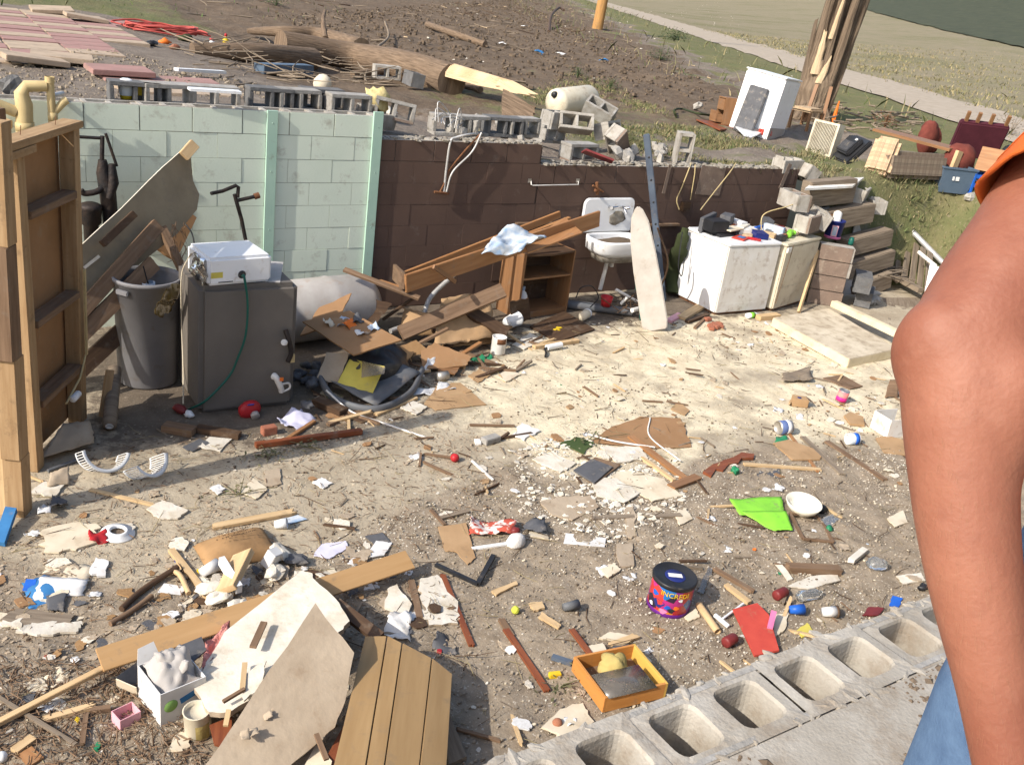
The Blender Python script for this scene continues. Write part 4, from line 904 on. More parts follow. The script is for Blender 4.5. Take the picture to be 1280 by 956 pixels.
mk('blade_green',(.10,.145,.045),(.13,.155,.06),.4,.8,0);mk('blade_olive',(.17,.165,.075),(.21,.185,.095),.4,.8,0);mk('blade_dry',(.36,.29,.15),(.27,.22,.12),.4,.85,0)
def reg(*q):return [tuple(PT(*a)[:2]) for a in q]
blades('lawn_grass',26000,reg((-80,-30),(-60,2),(60,14),(200,24),(330,36),(420,26),(420,-60)),['blade_green','blade_olive','blade_green'],'short green lawn grass beyond the patio',(.05,.14),.012,seed=2)
dn=lambda x,y:np.clip(.45+fbm(x*.7,y*.7,4)*1.8,.03,1)
blades('verge_grass',60000,reg((640,-60),(700,-40),(770,10),(900,62),(1100,118),(1290,186),(1290,215),(1180,190),(1040,150),(880,130),(790,95),(690,40),(640,10)),['blade_green','blade_olive','blade_dry','blade_olive'],'tall weedy grass along the near side of the lane',(.10,.38),.012,seed=3,dens=dn)
dn2=lambda x,y:np.clip(.25+fbm(x*1.1,y*1.1,4)*2.2,0,1)
blades('bank_grass',60000,reg((560,150),(640,140),(720,90),(860,150),(900,170),(1000,190),(1180,250),(1290,270),(1290,330),(1140,330),(1080,240),(1000,212),(850,205),(700,170)),['blade_green','blade_olive','blade_olive','blade_dry'],'patchy short grass between the wall and the washer',(.02,.075),.006,seed=4,dens=dn2)
blades('field_grass',42000,[(RXY[0],RXY[1]) for RXY in ((.8366*16.2+.5478*-5,-.5478*16.2-.8366*5),(.8366*16.2+.5478*70,-.5478*16.2+.8366*70),(.8366*60+.5478*90,-.5478*60+.8366*90),(.8366*60+.5478*5,-.5478*60+.8366*5))],['blade_olive','blade_dry','blade_olive'],'dry stubbly grass of the field beyond the lane',(.06,.16),.022,seed=5,dens=lambda x,y:dn(x,y)*np.clip((48-(.84*x-.55*y))/32,0,1)**1.5)
# weed bushes by the lane
def bush(px,py,s_,n,mat,label,cat='shrub',name='shrub'):
    a=PT(px,py);mb=MB();g=random.Random(px)
    for k in range(n):
        d=Vector((g.gauss(0,1),g.gauss(0,1),abs(g.gauss(0,.9))));d=d.normalized()*(g.random()**.5)*s_;d.z *=.8;q=a+d+Vector((0,0,.05));r=g.uniform(.03,.07)*s_*1.2;an=g.random()*6.28
        u_=Vector((math.cos(an),math.sin(an),g.uniform(-.4,.4)))*r;w2=Vector((-math.sin(an),math.cos(an),g.uniform(-.5,.5)))*r*.5
        mb.add([q-u_,q-w2,q+u_,q+w2],[(0,1,2,3)])
    for k in range(7):e=a+Vector((g.gauss(0,.4),g.gauss(0,.4),.7))*s_;mb.tube([a,(a+e)/2+Vector((0,0,.05)),e],[.01,.006,.003],4)
    return tag(mb.build(name,mat),label,cat)
mk('weed_leaf',(.055,.085,.03),(.085,.105,.045),3,.8,0)
bush(842,52,.75,700,'weed_leaf','dark green weed clump, larger of the two beside the lane');bush(825,76,.5,420,'weed_leaf','low dark weed clump just below the larger one');bush(762,112,.3,200,'weed_leaf','small dark weed in the churned dirt');bush(722,98,.3,160,'weed_leaf','low weed sprig among the clods right of centre')
bush(1262,170,.6,160,'grey_wood','thin bare weed standing at the right end of the verge')
bush(1105,160,.35,260,'rust','rusty dried weed stalks behind the long board')
bush(345,8,.5,300,'weed_leaf','green weeds at the edge of the brush pile')
# brush pile along the back-left
stick_litter('brush_pile',420,polyT((270,0),(640,-25),(760,60),(700,55),(560,18),(400,14),(290,12)),'dark_wood','dark brush and roots raked up behind the fallen tree',(.2,1.0),(.008,.022),.25)
mb=MB();mb.tube(bez([PT(686,40,.0),PT(688,30,.35),PT(697,24,.55),PT(703,26,.5)]),[.06]*25,8);tag(mb.build('root','dark_wood'),'dark curved root sticking up left of the utility pole','root')
# far field at the top right, its shade painted as a dark green sheet

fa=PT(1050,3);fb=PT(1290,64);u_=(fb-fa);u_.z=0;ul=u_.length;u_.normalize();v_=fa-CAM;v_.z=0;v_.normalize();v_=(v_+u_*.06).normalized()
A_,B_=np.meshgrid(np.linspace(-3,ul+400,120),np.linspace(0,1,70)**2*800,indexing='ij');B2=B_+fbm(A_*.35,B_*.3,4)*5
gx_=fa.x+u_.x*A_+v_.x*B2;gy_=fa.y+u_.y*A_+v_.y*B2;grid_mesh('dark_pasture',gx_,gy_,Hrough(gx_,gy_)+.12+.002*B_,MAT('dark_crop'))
print('PASTURE',fa,fb)
# ================================================================ THINGS IN THE DUG-OUT
def UP(b,px,py):
    """point on the sight line nearest to the vertical through b"""
    d=_dir(px,py);dh=Vector((d.x,d.y));t=(Vector((b[0]-CAM.x,b[1]-CAM.y))).dot(dh)/dh.dot(dh);return CAM+d*t
def FL(px,py,dz=0.0):
    q=P(px,py,dz);return Vector((q.x,q.y,FZ(q.x,q.y)+dz)) if dz<.05 else q
def PPL(px,py,p0,n):
    d=_dir(px,py);n=Vector(n);return CAM+d*((Vector(p0)-CAM).dot(n)/d.dot(n))
def plate(name,mat,pts,label,cat,th=.01,jag=.0,sub=5,group=None,side=None,bevel=0,build=True):
    mb=MB();mb.plate([FL(p[0],p[1])+Vector((0,0,th+.006+(p[2] if len(p)>2 else 0))) if len(p)<3 or p[2]<.05 else P(*p) for p in pts],th,jag,0,1 if side else None,sub)
    return tag(mb.build(name,[mat]+([side] if side else []),bevel=bevel),label,cat,group)
def sheetf(name,mat,pts,label,cat,amp=.02,freq=4,n=9,edge=.3,th=.0015,group=None,fn=None):
    mb=MB();q=[FL(p[0],p[1])+Vector((0,0,amp*.6+(p[2] if len(p)>2 else 0))) if len(p)<3 or p[2]<.05 else P(*p) for p in pts]
    mb.sheet(q,n,n,amp,th,freq,int(pts[0][0]),fn,edge=edge);return tag(mb.build(name,mat),label,cat,group)
def stick(name,mat,a,b,w,t,label,cat,group=None,jag=0,up=(0,0,1),bevel=0,dz=.004):
    A=FL(a[0],a[1],0)+Vector((0,0,dz)) if len(a)<3 else P(*a);B=FL(b[0],b[1],0)+Vector((0,0,dz)) if len(b)<3 else P(*b)
    mb=MB();mb.board(A,B,w,t,up=up,jag=jag);return tag(mb.build(name,mat,bevel=bevel),label,cat,group)
def rod(name,mat,pts,r,label,cat,group=None,n=8,sm=6):
    q=[FL(p[0],p[1])+Vector((0,0,r)) if len(p)<3 else P(*p) for p in pts]
    return tag(MB().tube(bez(q,sm) if len(q)>2 else q,r,n).build(name,mat),label,cat,group)
FP=footprint
# ---------------- left: open stud partition standing on end
sL=FL(42,585);sR=FL(97,524);
t=thing('stud_partition','open wooden stud frame with a brown backing board standing at the left edge','wall frame',sL)
tL=UP(sL,14,182);tR=UP(sR,86,160);dirp=(sR-sL);dirp.z=0;dirp.normalize();nrm=Vector((-dirp.y,dirp.x,0))
def stud(b,tp,w=.045,d=.09,m_='stud_wood',name='stud',par=t,ax=None):
    ax=ax or dirp;z=(tp-b).normalized();x=(ax-z*ax.dot(z)).normalized();y=z.cross(x);M=Matrix((x,y,z)).transposed().to_4x4();M.translation=b
    mb=MB();mb.box(M,(-w,-d*.5,0),(w,d*.5,(tp-b).length));return mb.build(name,m_,par,bevel=.003)
stud(sL,tL);stud(sR,tR)
off=nrm*.07 if (nrm.dot(CAM-sL)<0) else nrm*-.07
mb=MB();a_,b_,c_,d_=sL+off,sR+off,tR+off,tL+off;mb.plate([a_+Vector((0,0,.02)),b_+Vector((0,0,.02)),c_,d_],.012);mb.build('backing_board','hardboard',t)
for f in (.20,.46,.79):
    a=sL.lerp(tL,f)+dirp*.05;b=sR.lerp(tR,f)-dirp*.05;mb=MB();mb.board(a-off*.2,b-off*.2,.09,.045);mb.build('nogging','brown_wood',t,bevel=.003)
mb=MB();mb.board(tL-dirp*.25+Vector((0,0,.0)),tR+dirp*.06,.12,.04,jag=.01);mb.build('top_plate','stud_wood',t,bevel=.003)
mb=MB();mb.board(tL-dirp*.2+Vector((0,0,-.045)),tL.lerp(tR,.2)+Vector((0,0,-.045)),.13,.04);mb.build('top_plate_doubler','stud_wood',t)
mb=MB();
for f in (-.1,.15,.75):q=tL.lerp(tR,f)+Vector((0,0,.04));mb.tube([q,q+Vector((.005,0,.05))],.0018,4)
mb.build('nails','rust',t)
mb=MB();q0=sR.lerp(tR,.55)-off*.9;mb.board(q0,sR.lerp(tR,.25)-off*.9,.02,.012,up=-nrm);mb.tube([sR.lerp(tR,.25)-off*.9,sR.lerp(tR,.19)-off-dirp*.12,sR.lerp(tR,.15)-off-dirp*.35],.007,6);mb.build('wire_strip','cream_pipe',t)
q=sR.lerp(tR,.155)-off*1.3-dirp*.30;MB().lathe(frame(q,(0,0,1),z=-dirp*-1+Vector((0,0,-.15))),[(0,0),(.022,0),(.022,.09),(.015,.1),(0,.1)],12).build('white_sleeve','white_plastic',t)
# nearer post built of stacked offcuts
b=FL(24,640);tp=UP(b,-4,150)
t=thing('post','upright post of nailed offcuts leaning nearest the camera at the left edge','post',b)
for i,(f0,f1,dx,w) in enumerate(((0,.17,0,.052),(.17,.44,-.012,.055),(.44,.72,-.03,.055),(.72,1.0,-.015,.05))):
    q0=b.lerp(tp,f0)+dirp*dx;q1=b.lerp(tp,f1)+dirp*dx;stud(q0,q1,w,.10,'stud_wood' if i !=2 else 'brown_wood','offcut',t)
mb=MB();stud(FL(6,640),UP(FL(6,640),-16,300),.03,.06,'pale_wood','side_strip',t)
mb=MB();a=P(-30,140,1.9);mb.box(T(a,0,0,40),(-.1,-.07,-1.89),(.16,.07,.02));tag(mb.build('timber','brown_wood',bevel=.004),'dark brown upright timber whose top shows at the far left edge','timber')
mb=MB();mb.board(P(-40,158,1.62),P(12,160,1.60),.09,.06);tag(mb.build('board','pale_wood',bevel=.004),'pale cut board end poking in from the left edge','board')
# bent cardboard at foot of the studs
sheetf('cardboard','drywall_paper',[(48,580),(120,560,.02),(112,525,.12),(78,530,.14)],'grey-brown cardboard slumped at the foot of the stud frame','cardboard',.03,2)
rod('pipe','grey_plastic',[(60,590),(104,574)],.012,'thin grey pipe lying at the foot of the stud frame','pipe')
stick('board','stud_wood',(128,520,.02),(137,462,.32),.05,.03,'short board leaning up behind the stud frame','board',up=(0,-1,.2))
a=FL(137,540);b=P(141,498,.12);t=thing('roll','grey roll of material lying end-on left of the bin','roll',a);M=frame(a+Vector((0,0,.045)),b-a)@Matrix.Rotation(rad(90),4,'Y')
MB().lathe(M,[(.018,.0),(.045,0),(.045,.5),(0,.5)],16).build('wrap','grey_wood',t);MB().lathe(M,[(.018,.4),(.018,-.003),(.026,-.003),(.026,0)],14).build('core','white_pipe',t)
# ---------------- cream waste pipes
t=thing('drain_pipe','cream plastic drain pipes with elbows rising over the left end of the wall','pipe',PY(30,170,-.12))
Y0=-.12
MB().tube([PY(32,215,Y0),PY(30,130,Y0),PY(27,117,Y0),PY(33,108,Y0),PY(58,108,Y0)],[.058,.058,.05,.042,.038],16).build('main_run','cream_pipe',t)
MB().tube([PY(-10,128,Y0),PY(20,140,Y0)],.04,14).build('branch','cream_pipe',t)
MB().tube([PY(66,165,Y0),PY(65,140,Y0),PY(63,113,Y0),PY(62,98,Y0)],.028,14,cap=False).tube([PY(62,104,Y0),PY(62,96,Y0)],[.033,.033],14,cap=False).build('riser','cream_pipe',t)
MB().tube([PY(67,142,Y0),PY(74,134,Y0),PY(80,127,Y0),PY(84,125,Y0)],[.024,.026,.03,.03],12).build('side_elbow','cream_pipe',t)
for (px,py,r_) in ((31,158,.064),(66,146,.034)):M=T(PY(px,py,Y0));MB().lathe(M,[(r_-.008,-.03),(r_,-.03),(r_,.03),(r_-.008,.03)],16).build('collar','cream_pipe',t)
MB().tube([PY(60,124,.12),PY(80,118,.16)],.02,8);
mb=MB();mb.tube([P(60,121,1.84),P(78,117,1.84)],.018,10);tag(mb.build('pipe','galv'),'short grey pipe lying on top of the green wall by the drain pipes','pipe')
mb=MB();mb.blob(T(P(16,108,1.84)),.09,.06,.10,.4,5,3,smooth=False);tag(mb.build('block_chunk','concrete_dark'),'dark wedge of block on the wall behind the drain pipes','concrete chunk')
# ---------------- black hand pump
Y0=-.30;t=thing('water_pump','black iron hand pump with a bent lever standing against the green wall','pump',PY(118,330,Y0))
MB().tube([PY(94,171,Y0),PY(128,173,Y0)],.012,8).tube([PY(128,170,Y0),PY(127,218,Y0)],.016,8).build('top_pipe','black_iron',t)
MB().tube([PY(132,167,Y0-.02),PY(146,208,Y0-.02)],.011,8).build('lever','black_iron',t)
mb=MB();mb.tube([PY(128,200,Y0),PY(129,215,Y0),PY(134,235,Y0),PY(137,262,Y0),PY(139,300,Y0)],[.03,.05,.062,.058,.05],12,wob=.008)
mb.tube([PY(140,205,Y0-.04),PY(142,228,Y0-.05),PY(137,248,Y0-.05)],[.025,.04,.03],9,wob=.006);mb.build('head','black_iron',t)
mb=MB();c_=PY(113,262,Y0-.04);M=T(c_);mb.lathe(M,[(0,-.55),(.05,-.55),(.055,-.12),(.075,-.10),(.078,.0),(.083,.01),(.083,.03),(.06,.045),(.03,.055),(0,.055)],18);mb.build('chamber','black_iron',t)
mb=MB();mb.tube(bez([PY(101,238,Y0-.05),PY(106,242,Y0-.05),PY(120,240,Y0-.05),PY(130,234,Y0-.02)]),.022,9,wob=.003);mb.tube([PY(120,262,Y0),PY(132,258,Y0)],.02,8);mb.build('spout','black_iron',t)
# ---------------- leaning panel of wallboard with its framing
t=thing('wall_panel','grey-green wallboard panel with studs leaning up against the green wall','wall panel',PY(150,330,-.7))
cn=[PY(88,318,-1.0),PY(150,262,-.75),PY(205,208,-.50),PY(234,184,-.38),PY(240,196,-.38),PY(240,226,-.42),PY(248,243,-.44),PY(246,262,-.5),PY(222,292,-.64),PY(165,338,-.88),PY(86,400,-1.2)]
mk('panel_green',(.30,.24,.155),(.235,.185,.12),4,.9,.2,30,dirt=.3,dirtc=(.22,.18,.13))
mb=MB();mb.plate(cn,.014,.002,0,1,3);mb.build('wallboard',['panel_green','drywall'],t)
for nm,m_,a,b,w in (('stud','brown_wood',PY(86,405,-1.30),PY(196,282,-.78),.10),('stud','pale_wood',PY(228,196,-.46),PY(242,180,-.42),.08),('short_block','dark_wood',PY(126,306,-1.0),PY(166,268,-.85),.05)):
    mb=MB();mb.board(a,b,w,.045,up=(.3,-1,.5));mb.build(nm,m_,t,bevel=.003)
mb=MB();mb.board(PY(105,335,-1.02),PY(124,320,-.98),.02,.006,up=(.2,-1,.4));mb.build('chip','drywall',t)
for k,(a,b,w,m_,lab) in enumerate(((PY(88,430,-1.35),PY(190,330,-.95),.11,'brown_wood','brown plank lying under the leaning wallboard panel'),(PY(90,470,-1.3),PY(196,372,-.9),.12,'dark_wood','dark plank behind the grey bin'),(PY(192,268,-.55),PY(232,350,-.95),.06,'brown_wood','splintered strip hanging from the leaning panel toward the tank'),(PY(200,315,-.5),PY(226,262,-.3),.25,'hardboard','brown board behind the leaning panel'))):
    mb=MB();mb.board(a,b,w,.04,up=(.3,-1,.5),jag=.01);tag(mb.build('plank',m_),lab,'plank')
rod('cable','black_plastic',[tuple(q) for q in ()] or [(230,278,1.0),(240,292,.95),(244,312,.9)],.006,'black cable curling out from behind the leaning panel','cable')
# shreds of insulation hanging at tank edge
mb=MB();rnd=random.Random(3)
for k in range(60):
    a=PY(214+rnd.random()*20,275+rnd.random()*85,-1.0+rnd.random()*.1);mb.tube([a,a+Vector((rnd.uniform(-.05,.05),rnd.uniform(-.03,.03),-rnd.uniform(.02,.10)))],[.003,.001],4)
tag(mb.build('roots','brown_wood'),'dry roots and fibres hanging between the panel and the white box','roots')
# ---------------- grey bin
c_=P(186,474);sc_b=FPX/((c_-CAM).dot(_f));rt=79/2/sc_b*1.0;hB=(UP(c_,182,344)-c_).z
t=thing('dustbin','large round grey plastic bin standing left of the tank','bin',c_)
M=T(c_);rb=rt*.90
MB().lathe(M,[(0,.005),(rb-.01,.005),(rb,.02),(rt-.008,hB-.03),(rt+.004,hB-.028),(rt+.006,hB),(rt-.012,hB),(rt-.016,hB-.03),(rb-.012,.03),(0,.03)],40).build('tub','bin_grey',t)
for k in (-1,1):MB().box(M@Matrix.Rotation(rad(35 if k>0 else 215),4,'Z'),(rt-.005,-.05,hB-.09),(rt+.02,.05,hB-.055)).build('handle','bin_grey',t,bevel=.005)
t2=thing('container','small translucent container with a stick hanging inside the grey bin','container',c_+Vector((0,0,hB-.25)));q=T(UP(c_,187,352)+Vector((0.0,.05,-.16)))
MB().lathe(q,[(0,0),(.045,0),(.05,.14),(.045,.14),(.04,.01)],16).build('cup','light_blue',t2);MB().tube([q@Vector((.02,0,.05)),q@Vector((-.03,0,.26))],.005,6).build('stick','black_plastic',t2)
# yellow-brown film bag on the tank side
sheetf('plastic_bag','amber_film',[(192,392,.60),(212,395,.55),(226,358,.82),(208,360,.84)],'torn amber plastic bag hanging between the grey bin and the tank','bag',.03,9,10)
# ---------------- dark tank (oil tank) with white casing on top
A=P(249,519);B=P(367,506);Ht=(UP(A,257,360)-A).z
t=thing('oil_tank','big dull grey steel tank with rounded edges standing on the floor','tank',A);M=frame(A,B-A);Lt=(B-A).length;Dt=(P(231,496)-A).length*1.5
Dt=max(Dt,.62)
mb=MB();mb.box(M,(0,0,.0),(Lt,Dt,Ht));mb.build('body','tank_grey',t,bevel=.035)
MB().board(M@Vector((Lt*.73,.05,Ht+.001)),M@Vector((Lt*.98,Dt*.8,Ht+.001)),.12,.004).build('top_plate','barrel_grey',t)
fr=M@Vector((0,-.012,0));fn_=(M.to_3x3()@Vector((0,-1,0)))
FT=lambda px,py,d=.0:PPL(px,py,fr+fn_*d,fn_)
MB().tube([FT(357,428,.0),FT(355,428,.06)],[.022,.022],12).tube([FT(355,428,.06),FT(355,428,.07)],[.012,.012],10).build('fitting','white_pipe',t)
MB().tube(bez([FT(357,412),FT(361,425,.03),FT(364,440,.03),FT(360,452,.02)]),.018,10).build('bent_pipe','black_iron',t)
MB().box(T(FT(364,447,.01)),(-.02,-.02,-.03),(.02,.0,.03)).build('valve','cream_pipe',t)
# white pipe elbow resting against it
t2=thing('pipe_fitting','white plastic pipe fitting with a side loop stuck on the tank front','pipe fitting',FT(350,480));
MB().tube(bez([FT(342,470,.03),FT(345,472,.05),FT(350,482,.05),FT(352,489,.04)]),[.026,.027,.027,.026,.024,.024,.022,.022]+[.022]*17,14).build('elbow','white_pipe',t2)
MB().tube(bez([FT(353,480,.05),FT(361,479,.05),FT(362,485,.05),FT(355,489,.05)]),.008,8).build('loop','white_pipe',t2);MB().box(T(FT(352,474,.075)),(-.012,-.005,-.012),(.012,.005,.012)).build('tab','orange_plastic',t2)
# white casing
zT=A.z+Ht;a=P(260,358.7,zT+.004);b=P(339.5,352,zT+.004);Mw=frame(a,b-a);Lw=(b-a).length;hw=(UP(a,266.5,324)-a).z;Dw=(P(248.7,303.5,zT+hw)-P(266.5,324,zT+hw)).length
t=thing('appliance_casing','white boxy appliance casing lying on top of the grey tank','casing',a)
MB().box(Mw,(0,0,0),(Lw,Dw,hw)).build('shell','white_enamel',t,bevel=.02)
for (y_,z_) in ((.10,hw*.62),(.12,hw*.15),(Dw*.6,hw*.3)):MB().lathe(Mw@T((-.0,y_,z_),0,-90,0),[(0,.03),(.022,.03),(.026,.0)],14).build('knob','black_plastic',t)
MB().box(Mw,(.02,-.0015,.055),(.10,.001,.095)).build('sticker','yellow_card',t);MB().box(Mw,(.07,-.0016,.022),(.17,.001,.028)).build('slot','black_plastic',t)
MB().lathe(Mw@T((Lw*.52,0,hw*.35),90,0,0),[(0,.001),(.028,.001),(.03,-.004)],12).build('port','black_plastic',t)
mb=MB();c0=Mw@Vector((-.03,.1,hw*.5));rnd=random.Random(5)
mb.sheet([Mw@Vector((-.02,-.02,hw*.05)),Mw@Vector((-.03,Dw*.7,hw*.1)),Mw@Vector((-.02,Dw*.6,hw*.9)),Mw@Vector((-.02,.02,hw*.95))],10,10,.03,.001,14,4,edge=.4);tag(mb.build('plastic_wrap','smoked'),'torn clear film clinging to the left end of the white casing','film')
hp=[FT(305.4,347,.03),FT(309.6,380,.03),FT(307,418.7,.03),FT(297,448,.03),FT(286,470.6,.03),FT(258,500,.03),FL(236,514)+Vector((0,0,.01))]
tag(MB().tube(bez([Mw@Vector((Lw*.52,-.005,hw*.3))]+hp),.0085,8).build('hose','hose_green'),'thin dark green hose hanging from the white casing down the tank front','hose')
tag(MB().tube(bez([Mw@Vector((-.03,.2,hw*.9)),P(236,322,zT+.1),P(227,345,zT-.05),P(227,400,zT-.4),P(229,460,zT-.75),FL(229,507)+Vector((0,0,.01))]),.005,6).build('cord','cream_paper'),'pale thin cord hanging beside the left edge of the tank','cord')
# bent black pipe frame on the wall
Y0=-.25;t=thing('iron_pipe','dark iron pipe with cross arms standing against the green wall above the casing','pipe',PY(305,300,Y0))
MB().tube([PY(308,305,Y0),PY(302,275,Y0),PY(293,243,Y0)],.016,9).build('upright','black_iron',t)
MB().tube([PY(264,242,Y0-.05),PY(278,239,Y0),PY(295,232,Y0),PY(298,234,Y0),PY(297,247,Y0)],.015,9).tube([PY(296,251,Y0),PY(318,246,Y0)],.015,9).build('cross_arm','black_iron',t)
MB().tube([PY(318,246,Y0),PY(324,244,Y0)],[.025,.025],10).build('end_cap','rust',t)
# ---------------- pipes bent over brown wall
t=thing('cable_bundle','bent grey conduits hanging over the top of the brown wall','conduit',PY(552,240,-.03))
MB().tube(bez([P(602,168,1.62),PY(588,168,-.03),PY(570,172,-.03),PY(563,178,-.03),PY(558,210,-.03),PY(555,240,-.03)]),.011,8).build('conduit','galv',t)
MB().tube(bez([PY(600,168,-.03),PY(580,190,-.03),PY(560,215,-.03),PY(556,228,-.03),PY(550,240,-.03)]),.009,8).build('conduit','rust',t)
MB().tube(bez([PY(602,166,-.05),PY(590,190,-.05),PY(566,215,-.05),PY(558,240,-.05)]),.009,8).build('conduit','galv',t)
MB().tube([PY(543,240,-.04),PY(561,242,-.04)],.012,8).build('clamp','rust',t)
t=thing('towel_rail','thin white wire rail fixed to the dark brown wall','rail',PY(694,228,-.04))
MB().tube([PY(664,226,0),PY(664,231,-.05),PY(666,232,-.05),PY(723,231,-.05),PY(723,226,0)],.006,6).build('rail','white_pipe',t)
for px in (662,722):MB().box(T(PY(px,226,-.006)),(-.02,-.005,-.02),(.02,0,.02)).build('bracket','steel',t)
rod('cable','galv',[],.006,'','') if 0 else None
tag(MB().tube(bez([P(864,204,1.42),PY(861,212,-.02),PY(852,235,-.02),PY(846,250,-.02),PY(849,262,-.03)]),.007,6).tube(bez([P(869,206,1.42),PY(868,220,-.02),PY(863,250,-.02)]),.006,6).build('wiring','cream_pipe'),'pale wires hanging down the brown wall right of the blue post','wiring')
MBx=MB();MBx.box(T(PY(857,258,-.03)),(-.06,-.03,-.05),(.05,.029,.05));tag(MBx.build('junction_box','dark_wood',bevel=.004),'dark junction box on the wall below the hanging wires','box')
tag(MB().tube(bez([P(920,204,1.43),PY(912,216,-.04),PY(893,240,-.15),PY(876,262,-.4)]),.007,6).build('cord','cream_pipe'),'thin pale cord slanting from the wall top to the white dryer','cord')
# ---------------- barrel on its side
a=P(463,378,.27);b=P(360,390,.27);t=thing('barrel','muddy grey-white plastic barrel lying on its side behind the tank','barrel',(a+b)/2-Vector((0,0,.3)))
M=frame(a,a-b);M=Matrix.Translation(a)@(frame((0,0,0),a-b)@Matrix.Rotation(rad(90),4,'Y'));rr=.265
MB().lathe(M,[(0,-.02),(rr*.5,-.02),(rr*.72,.0),(rr*.9,-.04),(rr,-.11),(rr,-.40),(rr*1.03,-.43),(rr,-.46),(rr,-.85),(rr*.9,-.9),(0,-.9)],36).build('shell','barrel_grey',t)
MB().lathe(M,[(rr*.60,.004),(rr*.66,.012),(rr*.70,.004)],30).build('end_ring','barrel_grey',t)
# ---------------- pile left of centre
t=thing('plastic_tub','grey plastic tub half buried under boards in the pile','tub',FL(455,505));c_=P(455,478,.10);
pts=bez([P(398,470,.12),P(420,500,.03),P(470,512,.03),P(512,492,.05),P(528,462,.12)]);MB().tube(pts,.022,10,ecc=1.6).build('rim','grey_plastic',t)
mb=MB();mb.sheet([P(400,470,.12),P(470,508,.03),P(525,468,.12),P(470,440,.26)],10,10,.03,.01,3,5);mb.build('wall','grey_plastic',t)
mb=MB();mb.blob(T(P(470,455,.16),0,0,20),.26,.22,.16,.25,12,6);tag(mb.build('rubbish_bag','black_plastic'),'black plastic sack heaped under the brown square board','sack')
plate('board','hardboard',[(378,402,.44),(437,388,.50),(502,425,.42),(442,443,.36)],'square brown board with litter on it propped over the plastic tub','board',.012,.004)
for k,(px,py,m_,lab,s_) in enumerate(((437,407,'orange_plastic','crumpled orange-red wrapper on the square brown board',.05),(428,402,'light_blue','bluish film scraps on the square brown board',.06),(452,416,'white_paper','torn white wrapper at the middle of the square board',.045),(410,404,'cream_paper','pale scrap at the left of the square board',.035),(446,402,'slate','dark crumpled foil at the back of the square board',.05),(466,412,'light_blue','pale foil shred at the right of the square board',.04))):
    mb=MB();q=P(px,py,.44-(py-402)*.002+.02);mb.sheet([q+Vector((-s_,-s_,0)),q+Vector((s_*1.2,-s_*.8,.01)),q+Vector((s_,s_,.02)),q+Vector((-s_*.8,s_,0))],7,7,.04,.001,16,k,edge=.5);tag(mb.build('wrapper',m_),lab,'wrapper')
plate('card','yellow_card',[(421,480,.10),(437,448,.26),(481,458,.24),(466,491,.08)],'yellow card sheet leaning on the plastic tub','card',.004)
plate('board','drywall_paper',[(396,472,.12),(408,440,.30),(436,442,.30),(422,480,.10)],'grey-brown board scrap leaning left of the yellow card','board',.008,.006)
plate('glass_pane','smoked',[(452,452,.27),(482,458,.26),(480,468,.22),(452,471,.22)],'brownish clear plastic scrap over the yellow card','film',.002)
# trash by the tank's right foot
mb=MB();rnd=random.Random(9)
for k in range(14):q=P(366+rnd.random()*34,455+rnd.random()*55,.02+rnd.random()*.10);mb.blob(T(q,0,0,k*50),.05,.035,.03,.5,5,k)
tag(mb.build('rubbish','slate'),'dark crumpled rubbish heaped at the right foot of the tank','rubbish')
rod('pipe','white_pipe',[(408,488,.08),(440,515,.03),(478,530),(535,548)],.008,'long thin white pipe slanting across the floor from the yellow card','pipe')
tag(MB().tube(bez([P(480,434,.25),P(497,448,.2),P(505,460,.12),P(530,470,.03)]),.010,8).build('pipe','white_pipe'),'bent white pipe hooking out of the black sack','pipe')
# long grey pipe with a knee
tag(MB().tube(bez([P(584,330,.62),P(560,350,.48),P(538,372,.34),P(530,392,.22),P(524,400,.16),P(488,414,.12)]),.022,10).build('pipe','galv'),'grey kneed metal pipe leaning between the cardboard and the wooden rail','pipe')
# planks over crumpled cardboard
sheetf('cardboard_box','cardboard',[(545,432,.10),(620,422,.12),(617,362,.45),(548,376,.40)],'crushed cardboard box under the crossed planks','cardboard',.05,3,12)
sheetf('cardboard_flap','cardboard',[(498,418,.08),(545,420,.10),(545,392,.30),(505,384,.30)],'crumpled brown cardboard flap left of the crossed planks','cardboard',.05,3,10)
sheetf('cardboard_flap','kraft',[(548,435,.05),(612,430,.05),(640,410,.10),(600,400,.2)],'dark brown cardboard flap below the crossed planks','cardboard',.02,3,8)
stick('plank','brown_wood',(500,418,.16),(628,364,.50),.13,.045,'brown plank crossing low to high over the crushed box, the longer of the crossed pair','plank',up=(0,-1,1),bevel=.003)
stick('plank','dark_wood',(580,388,.30),(632,419,.12),.12,.05,'dark plank crossing down to the right over the crushed box','plank',up=(0,-1,1),bevel=.003)
stick('plank','dark_wood',(534,402,.18),(562,436,.04),.07,.035,'short dark plank below the long one','plank',up=(0,-1,1))
plate('board','hardboard',[(526,440,.10),(543,427,.16),(590,446,.10),(582,458,.05),(528,460,.05)],'tan fibreboard piece in front of the crossed planks','board',.012,.008)
plate('board','veneer',[(545,462,.03),(575,464,.03),(568,472,.02),(548,470,.02)],'small orange-brown board end under the tan fibreboard','board',.012,.005)
t=thing('tin_can','rust-streaked white paint tin standing under the end of the dark plank','tin',P(622,444));M=T(P(622,441));MB().lathe(M,[(0,0),(.062,0),(.065,.006),(.065,.148),(.068,.155),(.06,.155),(.058,.14),(0,.14)],24).build('tin_body','white_enamel_muddy',t);MB().lathe(M,[(.0655,.10),(.0662,.10),(.0662,.15),(.0655,.15)],24,a0=-2.4,a1=-1.0).build('rust_streak','rust',t)
